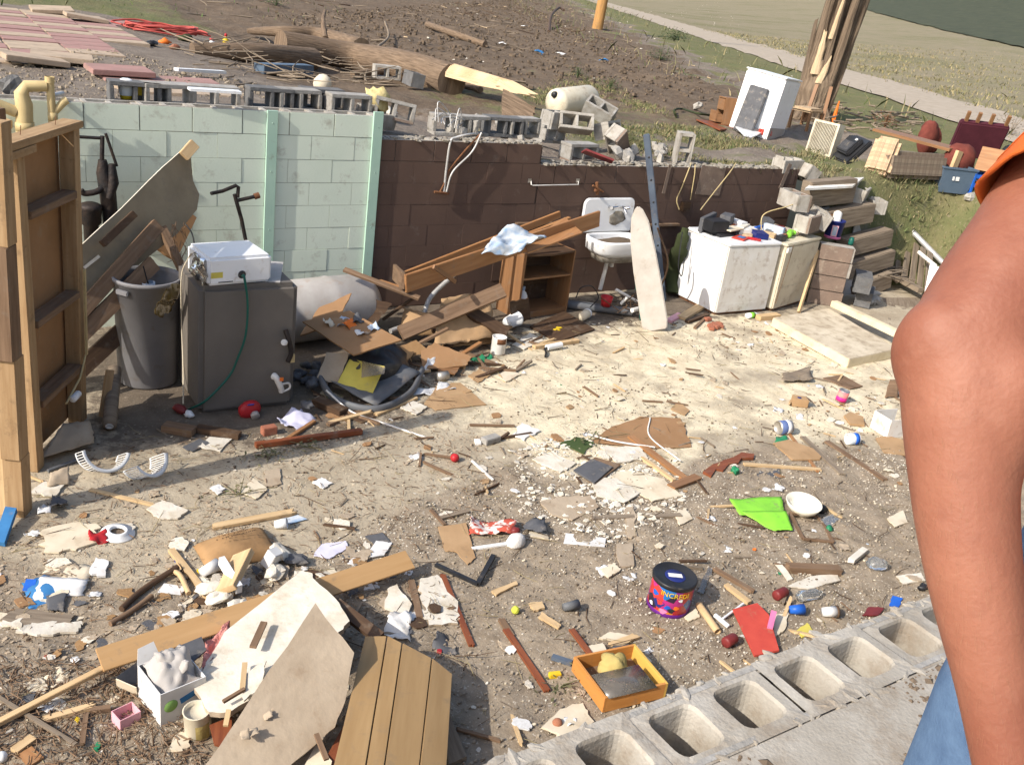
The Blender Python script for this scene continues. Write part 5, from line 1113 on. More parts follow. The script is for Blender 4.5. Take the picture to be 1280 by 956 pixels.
for k,(px,py,lab) in enumerate(((598,453,'crumpled green net scrap on the floor by the tin'),(608,448,'smaller green net scrap beside the tin'))):
    mb=MB();q=FL(px,py);s_=.07;mb.sheet([q+Vector((-s_,-s_*.5,.01)),q+Vector((s_,-s_*.5,.01)),q+Vector((s_,s_*.5,.03)),q+Vector((-s_,s_*.5,.02))],8,6,.04,.002,18,k,edge=.5);tag(mb.build('net','green_plastic'),lab,'net')
a=P(634,404,.08);t=thing('bucket','white tub lying on its side behind the plank end','tub',a);M=frame(a,(.8,.3,.1))@Matrix.Rotation(rad(90),4,'Y');MB().lathe(M,[(0,0),(.055,0),(.07,.15),(.074,.15),(.074,.16),(0,.155)],20).build('shell','white_plastic',t)
sheetf('paper','white_paper',[(528,468),(548,464,.03),(552,446,.08),(534,450,.08)],'crumpled white paper propped against the tan fibreboard','paper',.03,9,8,.5)
sheetf('paper','white_paper',[(515,497),(545,495),(545,486),(520,484)],'flat greyish plastic sheet scrap on the floor','paper',.02,7,8,.5);sheetf('paper','white_paper',[(545,492),(572,488),(570,482),(548,484)],'crumpled white paper on the tan cardboard sheet','paper',.03,9,8,.5)
a=FL(552,476);t=thing('tin_can','small grey tin lying in front of the fibreboard','tin',a);M=frame(a+Vector((0,0,.04)),(1,.1,0))@Matrix.Rotation(rad(90),4,'Y');MB().lathe(M,[(0,-.05),(.04,-.05),(.04,.05),(.036,.05),(.036,-.04)],18).build('tin_body','tin',t)
plate('cardboard','cardboard',[(530,506),(549,481),(575,480),(608,507),(545,514)],'flat tan cardboard sheet lying on the mud','cardboard',.006,.006)
# ---------------- orange wooden bed rail / frame
t=thing('wooden_frame','long orange-brown wooden frame propped across the bookcase','frame',P(500,372,.5))
e0=P(507,366,.55);e1=P(748,283,.92);MB().board(e0,e1,.03,.16,up=(0,0,1)).build('front_rail','orange_wood',t,bevel=.004)
r0=PY(497,352,-.42);r1=PY(700,272,-.25)
MB().board(r0,r1,.03,.07).build('back_rail','orange_wood',t,bevel=.003)
MB().board(r0.lerp(e0,.35),r1.lerp(e1,.25),.04,.03).build('slat','orange_wood',t);MB().board(r0.lerp(e0,.6),r1.lerp(e1,.62).lerp(r0.lerp(e0,.6),.25),.04,.03).build('slat','veneer',t)
MB().board(r0+Vector((-.04,0,.02)),e0+Vector((-.03,0,.03)),.03,.14).build('end_board','brown_wood',t,bevel=.003)
mb=MB();mb.plate([P(706,272,.98),P(728,290,.94),P(660,316,.80),P(655,303,.84)],.015);mb.build('panel','orange_wood',t)
for k,(a,b) in enumerate((((541,343),(568,359)),)):stick('wood_strip','veneer',(541,333,.80),(568,352,.62),.035,.02,'short orange strip hanging over the front rail','strip',up=(0,-1,.3))
stick('wood_strip','brown_wood',(430,338,.62),(524,374,.50),.05,.02,'long thin olive-brown lath lying from the barrel to the frame end','strip',up=(0,-.5,1))
stick('wood_strip','orange_wood',(473,354,.5),(500,363,.52),.06,.03,'orange wood offcut behind the end of the frame','strip')
sheetf('cloth','light_blue',[(604,309,.90),(652,309,.90),(684,295,.95),(632,285,1.0)],'crumpled blue and white patterned cloth on the wooden frame','cloth',.07,5,14,.3,.004)
tag(MB().board(PY(645,281,-.03),PY(690,280,-.03),.05,.02).build('ledge','brown_wood'),'narrow brown ledge on the wall behind the cloth','ledge')
# ---------------- bookcase
A=P(646,400);B=P(708,391);H_=(UP(A,662.6,319.5)-A).z;M=frame(A,B-A);W_=(B-A).length;D_=.34
t=thing('bookcase','small open orange-brown bookcase with two shelves standing against the wall','bookcase',A)
for x_ in (0,W_-.02):MB().box(M,(x_,0,0),(x_+.02,D_,H_)).build('side_panel','veneer',t,bevel=.002)
MB().box(M,(.021,D_-.012,.03),(W_-.021,D_,H_-.02)).build('back_panel','dark_wood',t)
for z_ in (.04,H_*.60):MB().box(M,(.021,.01,z_),(W_-.021,D_-.013,z_+.02)).build('shelf','veneer',t)
MB().box(M,(.021,.01,0),(W_-.021,.025,.039)).build('plinth','veneer',t)
mb=MB();mb.prism(M@T((0,0,H_-.02)),[(.021,0),(W_/2,-.04),(W_-.021,0),(W_-.021,D_-.013),(.021,D_-.013)],0,.018);mb.build('top','dark_wood',t)
a=M@Vector((.12,.10,.065));t=thing('bottle','white plastic bottle standing inside the bookcase','bottle',a);MB().lathe(T(a),[(0,0),(.045,0),(.05,.02),(.05,.14),(.03,.18),(.015,.19),(.015,.22),(0,.22)],16).build('bottle_body','white_plastic',t);MB().lathe(T(a),[(.017,.20),(.018,.235),(0,.236)],12).build('cap','light_blue',t)
plate('board','dark_wood',[(662,410),(705,391),(743,413),(696,429)],'flat dark brown square board lying in front of the bookcase','board',.014)
a=FL(697,412,.01);mb=MB();mb.box(T(a,0,0,20),(-.06,-.015,.0),(.06,.015,.015));mb.box(T(a,0,0,20),(-.03,-.04,.001),(-.01,-.016,.014));mb.box(T(a,0,0,20),(.02,.016,.001),(.045,.035,.014));tag(mb.build('clip','yellow'),'small yellow plastic clip on the dark square board','clip')
a=FL(730,399);t=thing('jar','white jar lying on the floor behind the dark square board','jar',a);M=frame(a+Vector((0,0,.045)),(1,.6,0))@Matrix.Rotation(rad(90),4,'Y');MB().lathe(M,[(0,-.07),(.045,-.07),(.048,.05),(.04,.07),(0,.07)],18).build('jar_body','cream_paper',t);MB().lathe(M,[(.046,.05),(.05,.05),(.05,.08),(0,.08)],18).build('lid','white_plastic',t)
stick('plank','pale_wood',(667,436),(722,428),.05,.03,'pale plank lying below the dark square board','plank');plate('board','drywall',[(640,432),(662,418),(680,428),(655,438)],'whitish board scrap right of the rusty tin','board',.01,.01)
a=FL(693,438);t=thing('roller','white paint roller with a dark handle lying on the mud','paint roller',a);q=a+Vector((0,0,.035));MB().tube([q+Vector((-.09,0,0)),q+Vector((.09,.03,0))],.028,14).build('sleeve','white_plastic',t);MB().tube([q+Vector((-.09,0,0)),q+Vector((-.13,-.02,0)),q+Vector((-.15,-.08,-.01)),q+Vector((-.2,-.14,-.02))],.010,8).build('handle','black_plastic',t)
# ---------------- sink on the wall
bl=PY(723,284,-.02);tl=PY(731,247,-.02);tr=PY(793,247,-.02);x0=(bl.x+tl.x)/2;x1=tr.x;zb=PY(757,290,-.05).z;zt=tl.z;W_=x1-x0
t=thing('wall_sink','old white enamel wall sink with a tall backsplash, rusty at the edges','sink',(x0,0,zb-.1))
def rrect(x0,x1,z0,z1,r,n=6,flatb=False):
    p=[]
    for (cx,cz,a) in ((x1-r,z1-r,0),(x0+r,z1-r,90)):
        for k in range(n):an=rad(a+90*k/(n-1));p.append((cx+r*math.cos(an),cz+r*math.sin(an)))
    return p+[(x0,z0),(x1,z0)]
Mx=Matrix(((1,0,0,0),(0,0,-1,0),(0,1,0,0),(0,0,0,1)))
mb=MB();mb.prism(Mx,rrect(x0,x1,zb,zt,.07),.02,.055);mb.build('backsplash','white_enamel',t,bevel=.012)
mb=MB();D_=.42
def dring(s_,z,yo=0):
    p=[]
    n=24
    for k in range(n):
        a=math.pi*2*k/n;ex=4.0;c,q=math.cos(a),math.sin(a);rr=(abs(c)**ex+abs(q)**ex)**(-1/ex);p.append(Vector(((x0+x1)/2+c*rr*W_/2*s_,-.056-D_/2+yo+q*rr*D_/2*s_,z)))
    return p
rings=[dring(.80,zb-.17),dring(.97,zb-.12),dring(1.0,zb-.02),dring(1.0,zb),dring(.90,zb),dring(.86,zb-.02),dring(.80,zb-.12),dring(.3,zb-.14)]
vs=[p for r_ in rings for p in r_];fs=[(k*24+i,k*24+(i+1) % 24,(k+1)*24+(i+1) % 24,(k+1)*24+i) for k in range(7) for i in range(24)];fs.append(tuple(range(23,-1,-1)));fs.append(tuple(range(168,192)))
mb.add(vs,fs,0,None,True);mb.build('basin','white_enamel',t)
mb=MB();mb.blob(T(((x0+x1)/2,-.26,zb-.075)),W_*.42,.17,.05,.2,9,2);mb.build('mud','clod',t)
mb=MB();mb.add([p-Vector((0,0,.002)) for p in rings[0]]+[p-Vector((0,0,.06)) for p in dring(.75,zb-.17)],[(i,i+24,(i+1) % 24+24,(i+1) % 24) for i in range(24)]+[tuple(range(47,23,-1))],0,None,True);mb.build('underside','mortar',t)
fc=PY(770,259,-.06)
for dx in (-.09,.09):MB().tube([fc+Vector((dx,0,0)),fc+Vector((dx,-.06,0)),fc+Vector((dx*1.4,-.075,.01))],[.016,.014,.02],10).build('tap','chrome',t)
MB().tube(bez([fc+Vector((-.09,-.03,0)),fc+Vector((0,-.04,.01)),fc+Vector((.09,-.03,0))]),.013,8).tube(bez([fc+Vector((0,-.04,.01)),fc+Vector((0,-.12,.02)),fc+Vector((0,-.18,-.02))]),.011,8).build('spout','chrome',t)
mb=MB();mb.blob(T(PY(772,272,-.058)),.11,.004,.08,.3,7,3);mb.build('stain','mortar',t)
MB().tube([PY(763,308,-.25),PY(757,335,-.25),PY(750,362,-.25)],.022,10).build('drain','white_pipe',t);MB().tube([PY(769,308,-.2),PY(765,328,-.2)],.022,10).tube([PY(765,325,-.2),PY(764,333,-.2)],.027,10).build('tailpiece','white_pipe',t)
mb=MB();mb.tube([PY(746,228,-.03),PY(747,243,-.03)],.018,8);mb.tube([PY(744,238,-.03),PY(744,238,-.08)],.016,8);mb.tube([PY(741,232,-.04),PY(754,240,-.04)],.012,6);mb.build('valve','rust',t)
a=Vector((x0+.14,-.12,zb-.08));a=P(752,292,zb-.07);t=thing('bottle','pale blue bottle standing in the sink','bottle',a);MB().lathe(T(a),[(0,0),(.03,0),(.033,.02),(.033,.09),(.015,.12),(.014,.14),(0,.14)],14).build('bottle_body','glass',t);MB().lathe(T(a),[(.028,.002),(.0295,.02),(.0295,.07),(0,.07)],14).build('liquid','blue_card',t)
tag(MB().board(PY(796,283,-.03),PY(848,282,-.03),.05,.025).build('ledge','brown_wood'),'thin brown ledge along the wall right of the sink','ledge') 
# junk under the sink
tag(MB().tube([P(708,380,.05),P(790,390,.05)],.045,14).build('pipe','grey_plastic'),'thick dark pipe lying on the floor under the sink','pipe')
t=thing('bucket','small red bucket under the sink','bucket',P(757,378,.09));MB().lathe(T(P(757,382,.09)),[(0,0),(.05,0),(.065,.10),(.06,.10),(.045,.01)],18).build('tub','red_plastic',t)
tag(MB().tube([P(770,362,.25),P(798,378,.12)],.016,8).tube([P(790,388,.10),P(806,384,.10)],.025,8).tube([P(776,380,.12),P(784,372,.2)],.016,8).build('pipe_scraps','white_pipe'),'white pipe scraps lying under the right side of the sink','pipe')
tag(MB().tube(bez([P(720,372,.15),P(726,360,.3),P(740,358,.3),P(748,372,.15),P(738,384,.1)]),.006,6).build('wire_loop','black_plastic'),'loop of dark wire standing left under the sink','wire')
mb=MB();rnd=random.Random(11)
for k in range(30):q=P(770+rnd.random()*40,372+rnd.random()*20,.03+rnd.random()*.08);mb.tube([q,q+Vector((rnd.uniform(-.2,.2),rnd.uniform(-.1,.1),rnd.uniform(0,.12)))],.006,5)
tag(mb.build('twigs','dark_wood'),'dark twigs tangled under the sink','twigs')
# ---------------- ironing board
b=P(818,413);tp=UP(b,797,258);tp=tp+Vector((0,.0,0));z=(tp-b).normalized();x=(_r-z*_r.dot(z)).normalized();y=z.cross(x);M=Matrix((x,y,z)).transposed().to_4x4();M.translation=b;Hh=(tp-b).length
t=thing('ironing_board','cream padded ironing board standing upright on its square end','ironing board',b)
prof=[(-.085,0),(-.10,.02),(-.105,.2),(-.11,.5*Hh),(-.10,.75*Hh),(-.065,.92*Hh),(-.02,.99*Hh),(.01,Hh),(.04,.97*Hh),(.075,.88*Hh),(.10,.65*Hh),(.115,.4*Hh),(.125,.1),(.115,.02),(.10,0)]
My=M@Matrix(((1,0,0,0),(0,0,1,0),(0,1,0,0),(0,0,0,1)))
mb=MB();mb.prism(My,[(p[0]*1.15,p[1]) for p in prof],-.022,.022);mb.build('padded_top','iron_cover',t,bevel=.01)
mb=MB();mb.tube([M@Vector((-.10,.05,.45)),M@Vector((-.12,.09,.1))],.009,6);mb.tube([M@Vector((-.10,.05,.75)),M@Vector((-.12,.09,.42))],.009,6);mb.build('folded_leg','hose_green',t)
# ---------------- dark blue post and bag
a=P(829,376,.0);b=PY(808,168,-.12);z=(b-a).normalized();t=thing('metal_post','dark blue-grey perforated metal post leaning against the wall','post',a)
x=(_r-z*_r.dot(z)).normalized();y=z.cross(x);M=Matrix((x,y,z)).transposed().to_4x4();M.translation=a;Lp=(b-a).length
MB().box(M,(-.035,-.025,0),(.035,.025,Lp)).build('tube','blue_steel',t,bevel=.008)
for k in range(5):MB().lathe(M@T((0,-.026,Lp*(.35+.13*k)),90,0,0),[(0,.001),(.010,.001),(.012,-.001)],10).build('hole','black_plastic',t)
a=P(845,366,.02);t=thing('garment_bag','olive green canvas bag hanging between the post and the dryer','bag',a);q=[P(840,366,.05),P(843,335,.3),PY(850,310,-.35),PY(857,285,-.35)]
MB().tube(bez(q),[.07]*4+[.09]*6+[.10]*6+[.07]*6+[.04]*3,14,ecc=.6).build('body','olive_cloth',t);MB().tube(bez([PY(853,290,-.45),PY(848,330,-.5),PY(852,345,-.5),PY(856,322,-.5)]),.006,6).build('cord','black_plastic',t)
rod('stick','dark_wood',[(820,372,.05),(835,330,.5),(822,285,.9)],.010,'dark stick standing between the post and the olive bag','stick')
# ---------------- dryers
def appliance(nc,lf,rt_,top,name,label,cat,mats,stuff):
    n_=P(*nc);l_=P(*lf);r_=P(*rt_);x=(r_-n_);x.z=0;W_=x.length;x.normalize();y=Vector((-x.y,x.x,0));D_=abs((l_-n_).dot(y));H_=(UP(n_,*top)-n_).z
    M=Matrix((x,y,Vector((0,0,1)))).transposed().to_4x4();M.translation=n_;D_=max(min(D_,.75),.55)
    t=thing(name,label,cat,n_);return t,M,W_,D_,H_
n_=P(892.5,395);l_=P(842.8,370);r_=P(941,382)
t,M,W_,D_,H_=appliance((892.5,395),(842.8,370),(941,382),(916.7,306),'dryer','clean white dryer with junk on top, standing left of the cream one','dryer',None,None)
D_=(l_-n_).length;yv=(l_-n_).normalized();xv=Vector((yv.y,-yv.x,0));
if xv.dot(r_-n_)<0:xv=-xv
W_=(r_-n_).dot(xv);M=Matrix((xv,yv,Vector((0,0,1)))).transposed().to_4x4();M.translation=n_;print('DRYER',W_,D_,H_)
M1,W1,D1,H1=M,W_,D_,H_
MB().box(M,(0,0,.03),(W_,D_,H_-.035)).build('cabinet','white_enamel_muddy',t,bevel=.012)
MB().box(M,(-.008,-.008,H_-.033),(W_+.005,D_+.005,H_)).build('top','white_enamel',t,bevel=.01)
MB().box(M,(-.0025,.01,.04),(-.0005,D_-.01,H_-.045)).build('side_panel','white_enamel',t)
MB().box(M,(.02,-.003,.035),(W_-.02,-.001,.13)).build('kick_plate','white_enamel_muddy',t);MB().lathe(M@T((.35,-.002,.2)),[(0,0),(.01,0)],6)
MB().box(M,(.03,.03,0),(W_-.03,D_-.03,.029)).build('base','rust',t)
n_=P(964,390);l_=P(946,381);r_=P(999,379);xv=(r_-n_);xv.z=0;xv.normalize();yv=Vector((-xv.y,xv.x,0));W_=(P(1003,376)-n_).dot(xv);D_=.60;H_=(UP(n_,980.5,304.5)-n_).z
M=Matrix((xv,yv,Vector((0,0,1)))).transposed().to_4x4();M.translation=n_;M2_,W2,D2,H2=M,W_,D_,H_;print('DRYER2',W_,D_,H_)
t=thing('washing_machine','cream enamel washing machine streaked with mud, right of the white dryer','washing machine',n_)
MB().box(M,(0,0,.03),(W_,D_,H_-.035)).build('cabinet','cream_enamel',t,bevel=.012);MB().box(M,(-.006,-.006,H_-.033),(W_+.005,D_+.005,H_)).build('top','cream_enamel',t,bevel=.008)
MB().box(M,(.015,-.004,.035),(W_-.015,-.001,.27)).build('lower_panel','cream_enamel',t);MB().box(M,(.0,-.02,H_-.10),(.09,-.001,H_-.04)).build('catch','white_enamel_muddy',t,bevel=.005)
MB().tube(bez([M@Vector((.12,-.012,H_-.02)),M@Vector((.10,-.012,H_*.7)),M@Vector((.06,-.012,H_*.4)),M@Vector((.02,-.012,.1))]),.004,5).build('cord','brown_wood',t)
MB().box(M,(.03,.03,0),(W_-.03,D_-.03,.029)).build('base','rust',t)
# stub of block wall
a=P(1012,386);b=P(1046,392);Hs_=.80;n_=P(1045,383);
t=thing('block_stub','broken-off stub of brown painted block wall beside the cream washing machine','block wall',n_)
nb=P(1050,385);fb=P(1062,374);lb=P(1008,378);tt_=UP(nb,1072,312);Hs_=(tt_-nb).z;xv=(nb-lb);xv.z=0;Lx=xv.length;xv.normalize();yv=Vector((-xv.y,xv.x,0))
M=Matrix((xv,yv,Vector((0,0,1)))).transposed().to_4x4();M.translation=lb;mb=MB();print('STUB',Lx,Hs_)
nc=max(2,int(round(Hs_/.2)))
for k in range(nc):
    h=Hs_/nc;mb.box(M,(0,0,k*h+.002),(Lx+random.uniform(-.03,.02),.006,(k+1)*h-.004),0);mb.box(M,(.003,.0065,k*h),(Lx+random.uniform(-.02,.03),.19,(k+1)*h-.008),1)
mb.build('blocks',['brown_paint_light','concrete_pale'],t,bevel=.003)
MS,LS,HS=M,Lx,Hs_
# tall white board behind the stub
mb=MB();mb.plate([P(1060,372,.02),P(1090,352,.02),P(1086,300,.60),P(1075,278,.80),P(1062,276,.80)],.015);tag(mb.build('board','barrel_grey'),'pale grey board standing behind the block stub','board')
stick('pole','pale_wood',(997,390,.01),(1021,313,.62),.035,.03,'pale wooden pole leaning on the cream washing machine','pole',up=(0,-1,0))
# blue paint tub with a white roll
a=MS@Vector((LS*.55,.08,HS));a=P(1040,297,HS+.002);t=thing('paint_tub','dark blue plastic tub with a picture label on top of the block stub','tub',a);M=T(a)@Matrix.Scale(1.18,4);
MB().lathe(M,[(0,0),(.075,0),(.08,.005),(.09,.17),(.095,.172),(.095,.185),(.085,.185),(.075,.02),(0,.02)],28).build('tub_body','navy',t)
MB().lathe(M,[(.0815,.0),(.083,.0),(.0842,.025),(.0827,.025)],24).build('base_band','pink_plastic',t)
aa=math.atan2((CAM-a).y,(CAM-a).x)
MB().lathe(M,[(.0855,.03),(.0905,.14)],12,a0=aa-.75+.5,a1=aa+.35+.4-.3).build('picture_label','pink_card',t);MB().lathe(M,[(.0862,.04),(.0908,.13)],12,a0=aa-.62+.5,a1=aa+.33).build('label_panel','light_blue',t)
mb=MB();mb.lathe(M@T((0,0,.12),-25,35,0),[(0,0),(.042,0),(.044,.15),(.03,.165),(0,.165)],18);tag(mb.build('roll','white_cloth'),'white roll of cloth standing in the blue tub','roll')
mb=MB();mb.board(a+Vector((-.05,.03,.1)),a+Vector((-.07,.05,.27)),.04,.015,up=(0,-1,0));tag(mb.build('stick','orange_wood'),'flat wooden stick standing in the blue tub','stick')
mb=MB();mb.lathe(T(P(1063,306,HS)),[(0,0),(.03,0),(.032,.02),(.028,.07),(.012,.09),(0,.09)],12);tag(mb.build('bottle','hose_green'),'dark green bottle on the edge of the block stub','bottle')
# junk on the appliances
def topbox(M,x,y,z,sx,sy,sz,rz,mat,name,label,cat,tilt=0,bev=.004):
    mb=MB();k_=1.22;mb.box(M@T((x,y,z),tilt,0,rz),(-sx/2*k_,-sy/2*k_,0),(sx/2*k_,sy/2*k_,sz*k_));return tag(mb.build(name,mat,bevel=bev),label,cat)
M=M1;H_=H1+.003;W_,D_=W1,D1
topbox(M,.17,D_-.10,H_,.38,.04,.13,30,'slate','radio','dark flat radio standing on edge at the back of the white dryer','radio',0)
topbox(M,.22,D_*.60,H_,.28,.22,.03,10,'black_plastic','tray','black plastic tray lying on the white dryer','tray',3);topbox(M,.28,D_*.62,H_+.034,.24,.18,.02,-15,'black_plastic','tray','second black tray stacked askew on the first','tray',-3)
topbox(M,.32,D_*.5,H_+.058,.22,.12,.012,15,'cream_paper','magazine','curled cream magazine on the stacked black trays','magazine');topbox(M,.33,D_*.27,H_,.17,.12,.010,25,'red_paint','magazine','red magazine on the front of the white dryer','magazine');topbox(M,.34,D_*.27,H_+.012,.07,.06,.004,25,'blue_card','card','small blue card on the red magazine','card')
topbox(M,.48,D_*.75,H_+.02,.16,.07,.035,20,'orange_plastic','tool','orange-handled tool lying at the back of the white dryer','tool',bev=.012)
topbox(M,.55,D_*.60,H_,.26,.20,.05,-12,'white_enamel_muddy','box','white plastic box lid at the back right of the white dryer','box');topbox(M,.58,D_*.62,H_+.055,.22,.06,.02,30,'drywall','slat','white slat lying on the plastic box lid','slat')
topbox(M,.50,D_*.38,H_,.12,.09,.02,40,'tan_fabric','cloth','tan folded cloth at the right edge of the white dryer','cloth')
for k,(x_,y_,m_,lab) in enumerate(((.15,.42,'black_plastic','black cable bundle on the left of the white dryer'),(.40,.40,'grey_plastic','grey remote-like gadget at the middle of the white dryer'),(.62,.45,'steel','metal gadget at the right end of the white dryer'))):topbox(M,x_,y_*D_*1.3,H_,.12,.05,.025,k*40,m_,'gadget',lab,'gadget',bev=.008)
M=M2_;H_=H2+.003;W_,D_=W2,D2
topbox(M,.10,.30,H_,.20,.13,.03,20,'pale_wood','block','pale wooden block on the left of the cream machine','wood block');topbox(M,.17,.16,H_,.16,.06,.04,15,'terracotta','grip','brown plastic grip on the cream machine','grip',bev=.012)
mb=MB();mb.tube(bez([M@Vector((.26,.14,H_+.03)),M@Vector((.34,.17,H_+.04)),M@Vector((.44,.20,H_+.04)),M@Vector((.47,.16,H_+.03))]),[.02,.03,.035]+[.036]*10+[.03]*10+[.02]*2,10);tag(mb.build('flashlight','lime'),'bright lime green torch on the cream machine','torch')
topbox(M,.30,.38,H_,.26,.10,.05,25,'grey_plastic','case','dark grey case at the back of the cream machine','case',bev=.01);topbox(M,.25,.47,H_,.30,.12,.03,-10,'white_plastic','panel','white panel under the dark grey case','panel');topbox(M,.47,.36,H_,.12,.10,.05,40,'dark_red','tin','dark red tin on the cream machine','tin',bev=.01)
topbox(M,.35,.26,H_,.10,.05,.03,-20,'steel','gadget','shiny metal gadget behind the lime torch','gadget');topbox(M,.12,.45,H_+.035,.16,.03,.03,5,'blue_plastic','gadget','small blue-handled gadget at the back of the cream machine','gadget');topbox(M,.52,.18,H_,.06,.04,.07,10,'cream_paper','carton','small cream carton at the front right of the cream machine','carton')
tag(MB().tube(bez([M@Vector((.1,.4,H_+.03)),PY(960,300,-1.0),PY(985,240,-.1),PY(1000,246,-.1)][:1]+[P(955,268,1.0),P(985,258,1.1),P(1005,250,1.15)]),.006,6).build('cord','cream_pipe'),'pale cord arching from the appliances to the wall end','cord')
# rubbish at dryer feet
for (a,b,w,t_,m_,lab) in (((835,404),(850,396),.07,.03,'pink_card','lilac board end beside the ironing board'),((851,401),(878,384),.10,.03,'pale_wood','tan plank lying at the foot of the white dryer'),((858,405),(884,396),.05,.03,'dark_wood','dark plank under the tan one at the dryer foot'),((868,412),(880,401),.03,.02,'brown_wood','short brown stick in front of the dryer foot')):stick('plank',m_,a,b,w,t_,lab,'plank')
for k in range(7):px=884+(k*37 % 16);py=402+(k*23 % 12);mb=MB();mb.box(T(FL(px,py),0,0,k*50),(-.04,-.03,0),(.04,.03,.04));tag(mb.build('brick_fragment','brick',bevel=.008),'reddish brick fragment lying in front of the white dryer','brick fragment','brick fragments in front of the white dryer')
a=FL(940,397);t=thing('bottle','clear bottle with a green-yellow label lying by the cream machine','bottle',a);M=frame(a+Vector((0,0,.03)),(1,.1,0))@Matrix.Rotation(rad(90),4,'Y');MB().lathe(M,[(0,-.10),(.03,-.10),(.03,.04),(.012,.08),(.012,.1),(0,.1)],14).build('bottle_body','white_plastic',t);MB().lathe(M,[(.0308,-.05),(.0312,-.05),(.0312,.02),(.0308,.02)],14).build('bottle_label','lime',t)
stick('offcut','pale_wood',(947,400),(972,398),.08,.05,'pale wood offcut lying between the bottle and the foam slab','wood offcut')
# ---------------- pale foam-edged slabs at the right
mk('foam_cream',(.72,.62,.43),(.60,.50,.33),6,.95,.4,40,dirt=.3,dirtc=(.42,.33,.21))
mk('slab_top',(.60,.52,.39),(.46,.38,.27),5,.95,.4,40,dirt=.5,dirtc=(.25,.19,.13))
mb=MB();mb.plate([P(966,397,.10),P(1036,385,.10),P(1122,436,.10),P(1062,449,.10)],.10,0,0,1);tag(mb.build('slab',['slab_top','foam_cream'],bevel=.006),'large muddy pale door-like slab lying flat on the floor','slab')
stick('beam','foam_cream',(1041,383,.12),(1135,428,.12),.09,.07,'cream-coloured beam lying along the far side of the pale slab','beam',bevel=.004)
# right-hand pile: slats, hollow blocks, pole
hb(1078,352,0,90,0,40,'dark grey hollow block on its side behind the block stub, upper of two','concrete_dark',z=.30);hb(1080,370,0,90,0,35,'dark grey hollow block on its side behind the block stub, lower of two','concrete_dark',z=.10)
for k in range(10):px=1085+(k*29 % 28);py=352+(k*17 % 26);mb=MB();mb.blob(T(P(px,py,.05),k*30,0,k*70),.08,.05,.05,.35,4,k,smooth=False);tag(mb.build('concrete_rubble','concrete'),'grey chunk of rubble piled right of the dark hollow blocks','concrete chunk','rubble chunks right of the dark hollow blocks')
t=thing('slatted_crate','weathered slatted wooden crate lying tilted at the right','crate',P(1135,352,.1))
for k in range(5):a=P(1118+k*10,352+k*4,.10);b=P(1128+k*8.5,296+k*5,.50);MB().board(a,b,.085,.02,up=(-.3,-1,.6)).build('slat','grey_wood',t)
MB().board(P(1112,345,.12),P(1150,366,.10),.08,.06).build('bottom_rail','grey_wood',t);MB().board(P(1110,348,.1),P(1126,296,.5),.05,.05,up=(-1,0,0)).build('side_rail','grey_wood',t)
tag(MB().tube([P(1127,276,.75),P(1185,335,.35)],.035,12).build('pole','galv'),'long pale grey pole leaning over the slatted crate','pole');tag(MB().tube([P(1110,283,.6),P(1130,303,.5)],.02,8).build('pipe','white_pipe'),'short white pipe end beside the long grey pole','pipe');tag(MB().tube([P(1148,315,.55),P(1170,333,.45)],.025,8).build('pipe','white_pipe'),'white pipe lying under the long grey pole','pipe')
mb=MB();rnd=random.Random(21)
for k in range(60):q=P(1088+rnd.random()*30,318+rnd.random()*28,.1+rnd.random()*.15);a=rnd.uniform(-.5,.5);mb.tube([q,q+Vector((math.cos(a)*.35,math.sin(a)*.35,rnd.uniform(-.05,.05)))],.009,5)
tag(mb.build('kindling','grey_wood'),'heap of thin sticks left of the slatted crate','sticks')
mb=MB();mb.plate([P(1150,392,.02),P(1180,402,.02),P(1186,338,.55),P(1163,330,.55)],.03);tag(mb.build('panel','white_enamel'),'white panel standing on end, mostly hidden by the arm','panel')
mb=MB();mb.plate([P(1103,372),P(1150,372),P(1160,412),P(1112,405)],.02);tag(mb.build('board','grey_wood'),'flat grey-brown board on the floor behind the cream beam','board')
# things seen right of the arm
mb=MB();mb.plate([P(1240,480,.5),P(1330,470,.5),P(1340,560,.02),P(1245,600,.02)],.03);tag(mb.build('panel','white_enamel'),'white sheet panel glimpsed between the arm and the picture edge','panel')
tag(MB().tube([P(1275,480,.6),P(1266,520,.4),P(1262,560,.2)],.02,8).tube([P(1290,500,.6),P(1268,540,.3)],.02,8).build('tube','black_plastic'),'black tubular leg glimpsed right of the elbow','tube')

# extra mess round the pile
for k,(c_,m_,lab) in enumerate((([(480,455,.06),(505,462,.04),(520,440,.10),(496,434,.12)],'kraft','creased brown cardboard tucked in beside the black sack'),([(392,500),(415,510),(430,498),(405,488)],'drywall_paper','grey-brown board scrap at the front of the pile'),([(430,520),(452,530),(470,522),(448,512)],'dark_wood','dark flat scrap under the thin white pipe'),([(500,512),(520,520),(534,510),(515,503)],'drywall','pale scrap below the flat tan cardboard'),([(640,405,.05),(664,400,.05),(660,372,.28),(638,378,.28)],'dark_wood','dark board leaning against the left side of the bookcase'),([(585,470),(600,462),(612,470),(598,478)],'cardboard','round-cornered tan scrap on the cream mud'),([(620,470),(640,462),(650,470),(632,478)],'cream_paper','cream flake on the mud in front of the tin'))):plate('scrap',m_,c_,lab,'scrap',.008,.01)
for k,(a,b,m_,lab) in enumerate((((470,520),(520,500),'pale_wood','pale lath in front of the plastic tub'),((410,532),(452,516),'brown_wood','brown lath crossing before the plastic tub'),((560,455,.05),(600,430,.12),'orange_wood','orange strip leaning on the dark plank end'),((480,400,.18),(520,372,.40),'dark_wood','dark board edge behind the cardboard flap'),((506,440,.06),(560,412,.25),'brown_wood','brown strip leaning over the cardboard flap'))):stick('strip',m_,a,b,.035,.02,lab,'strip',jag=.01)

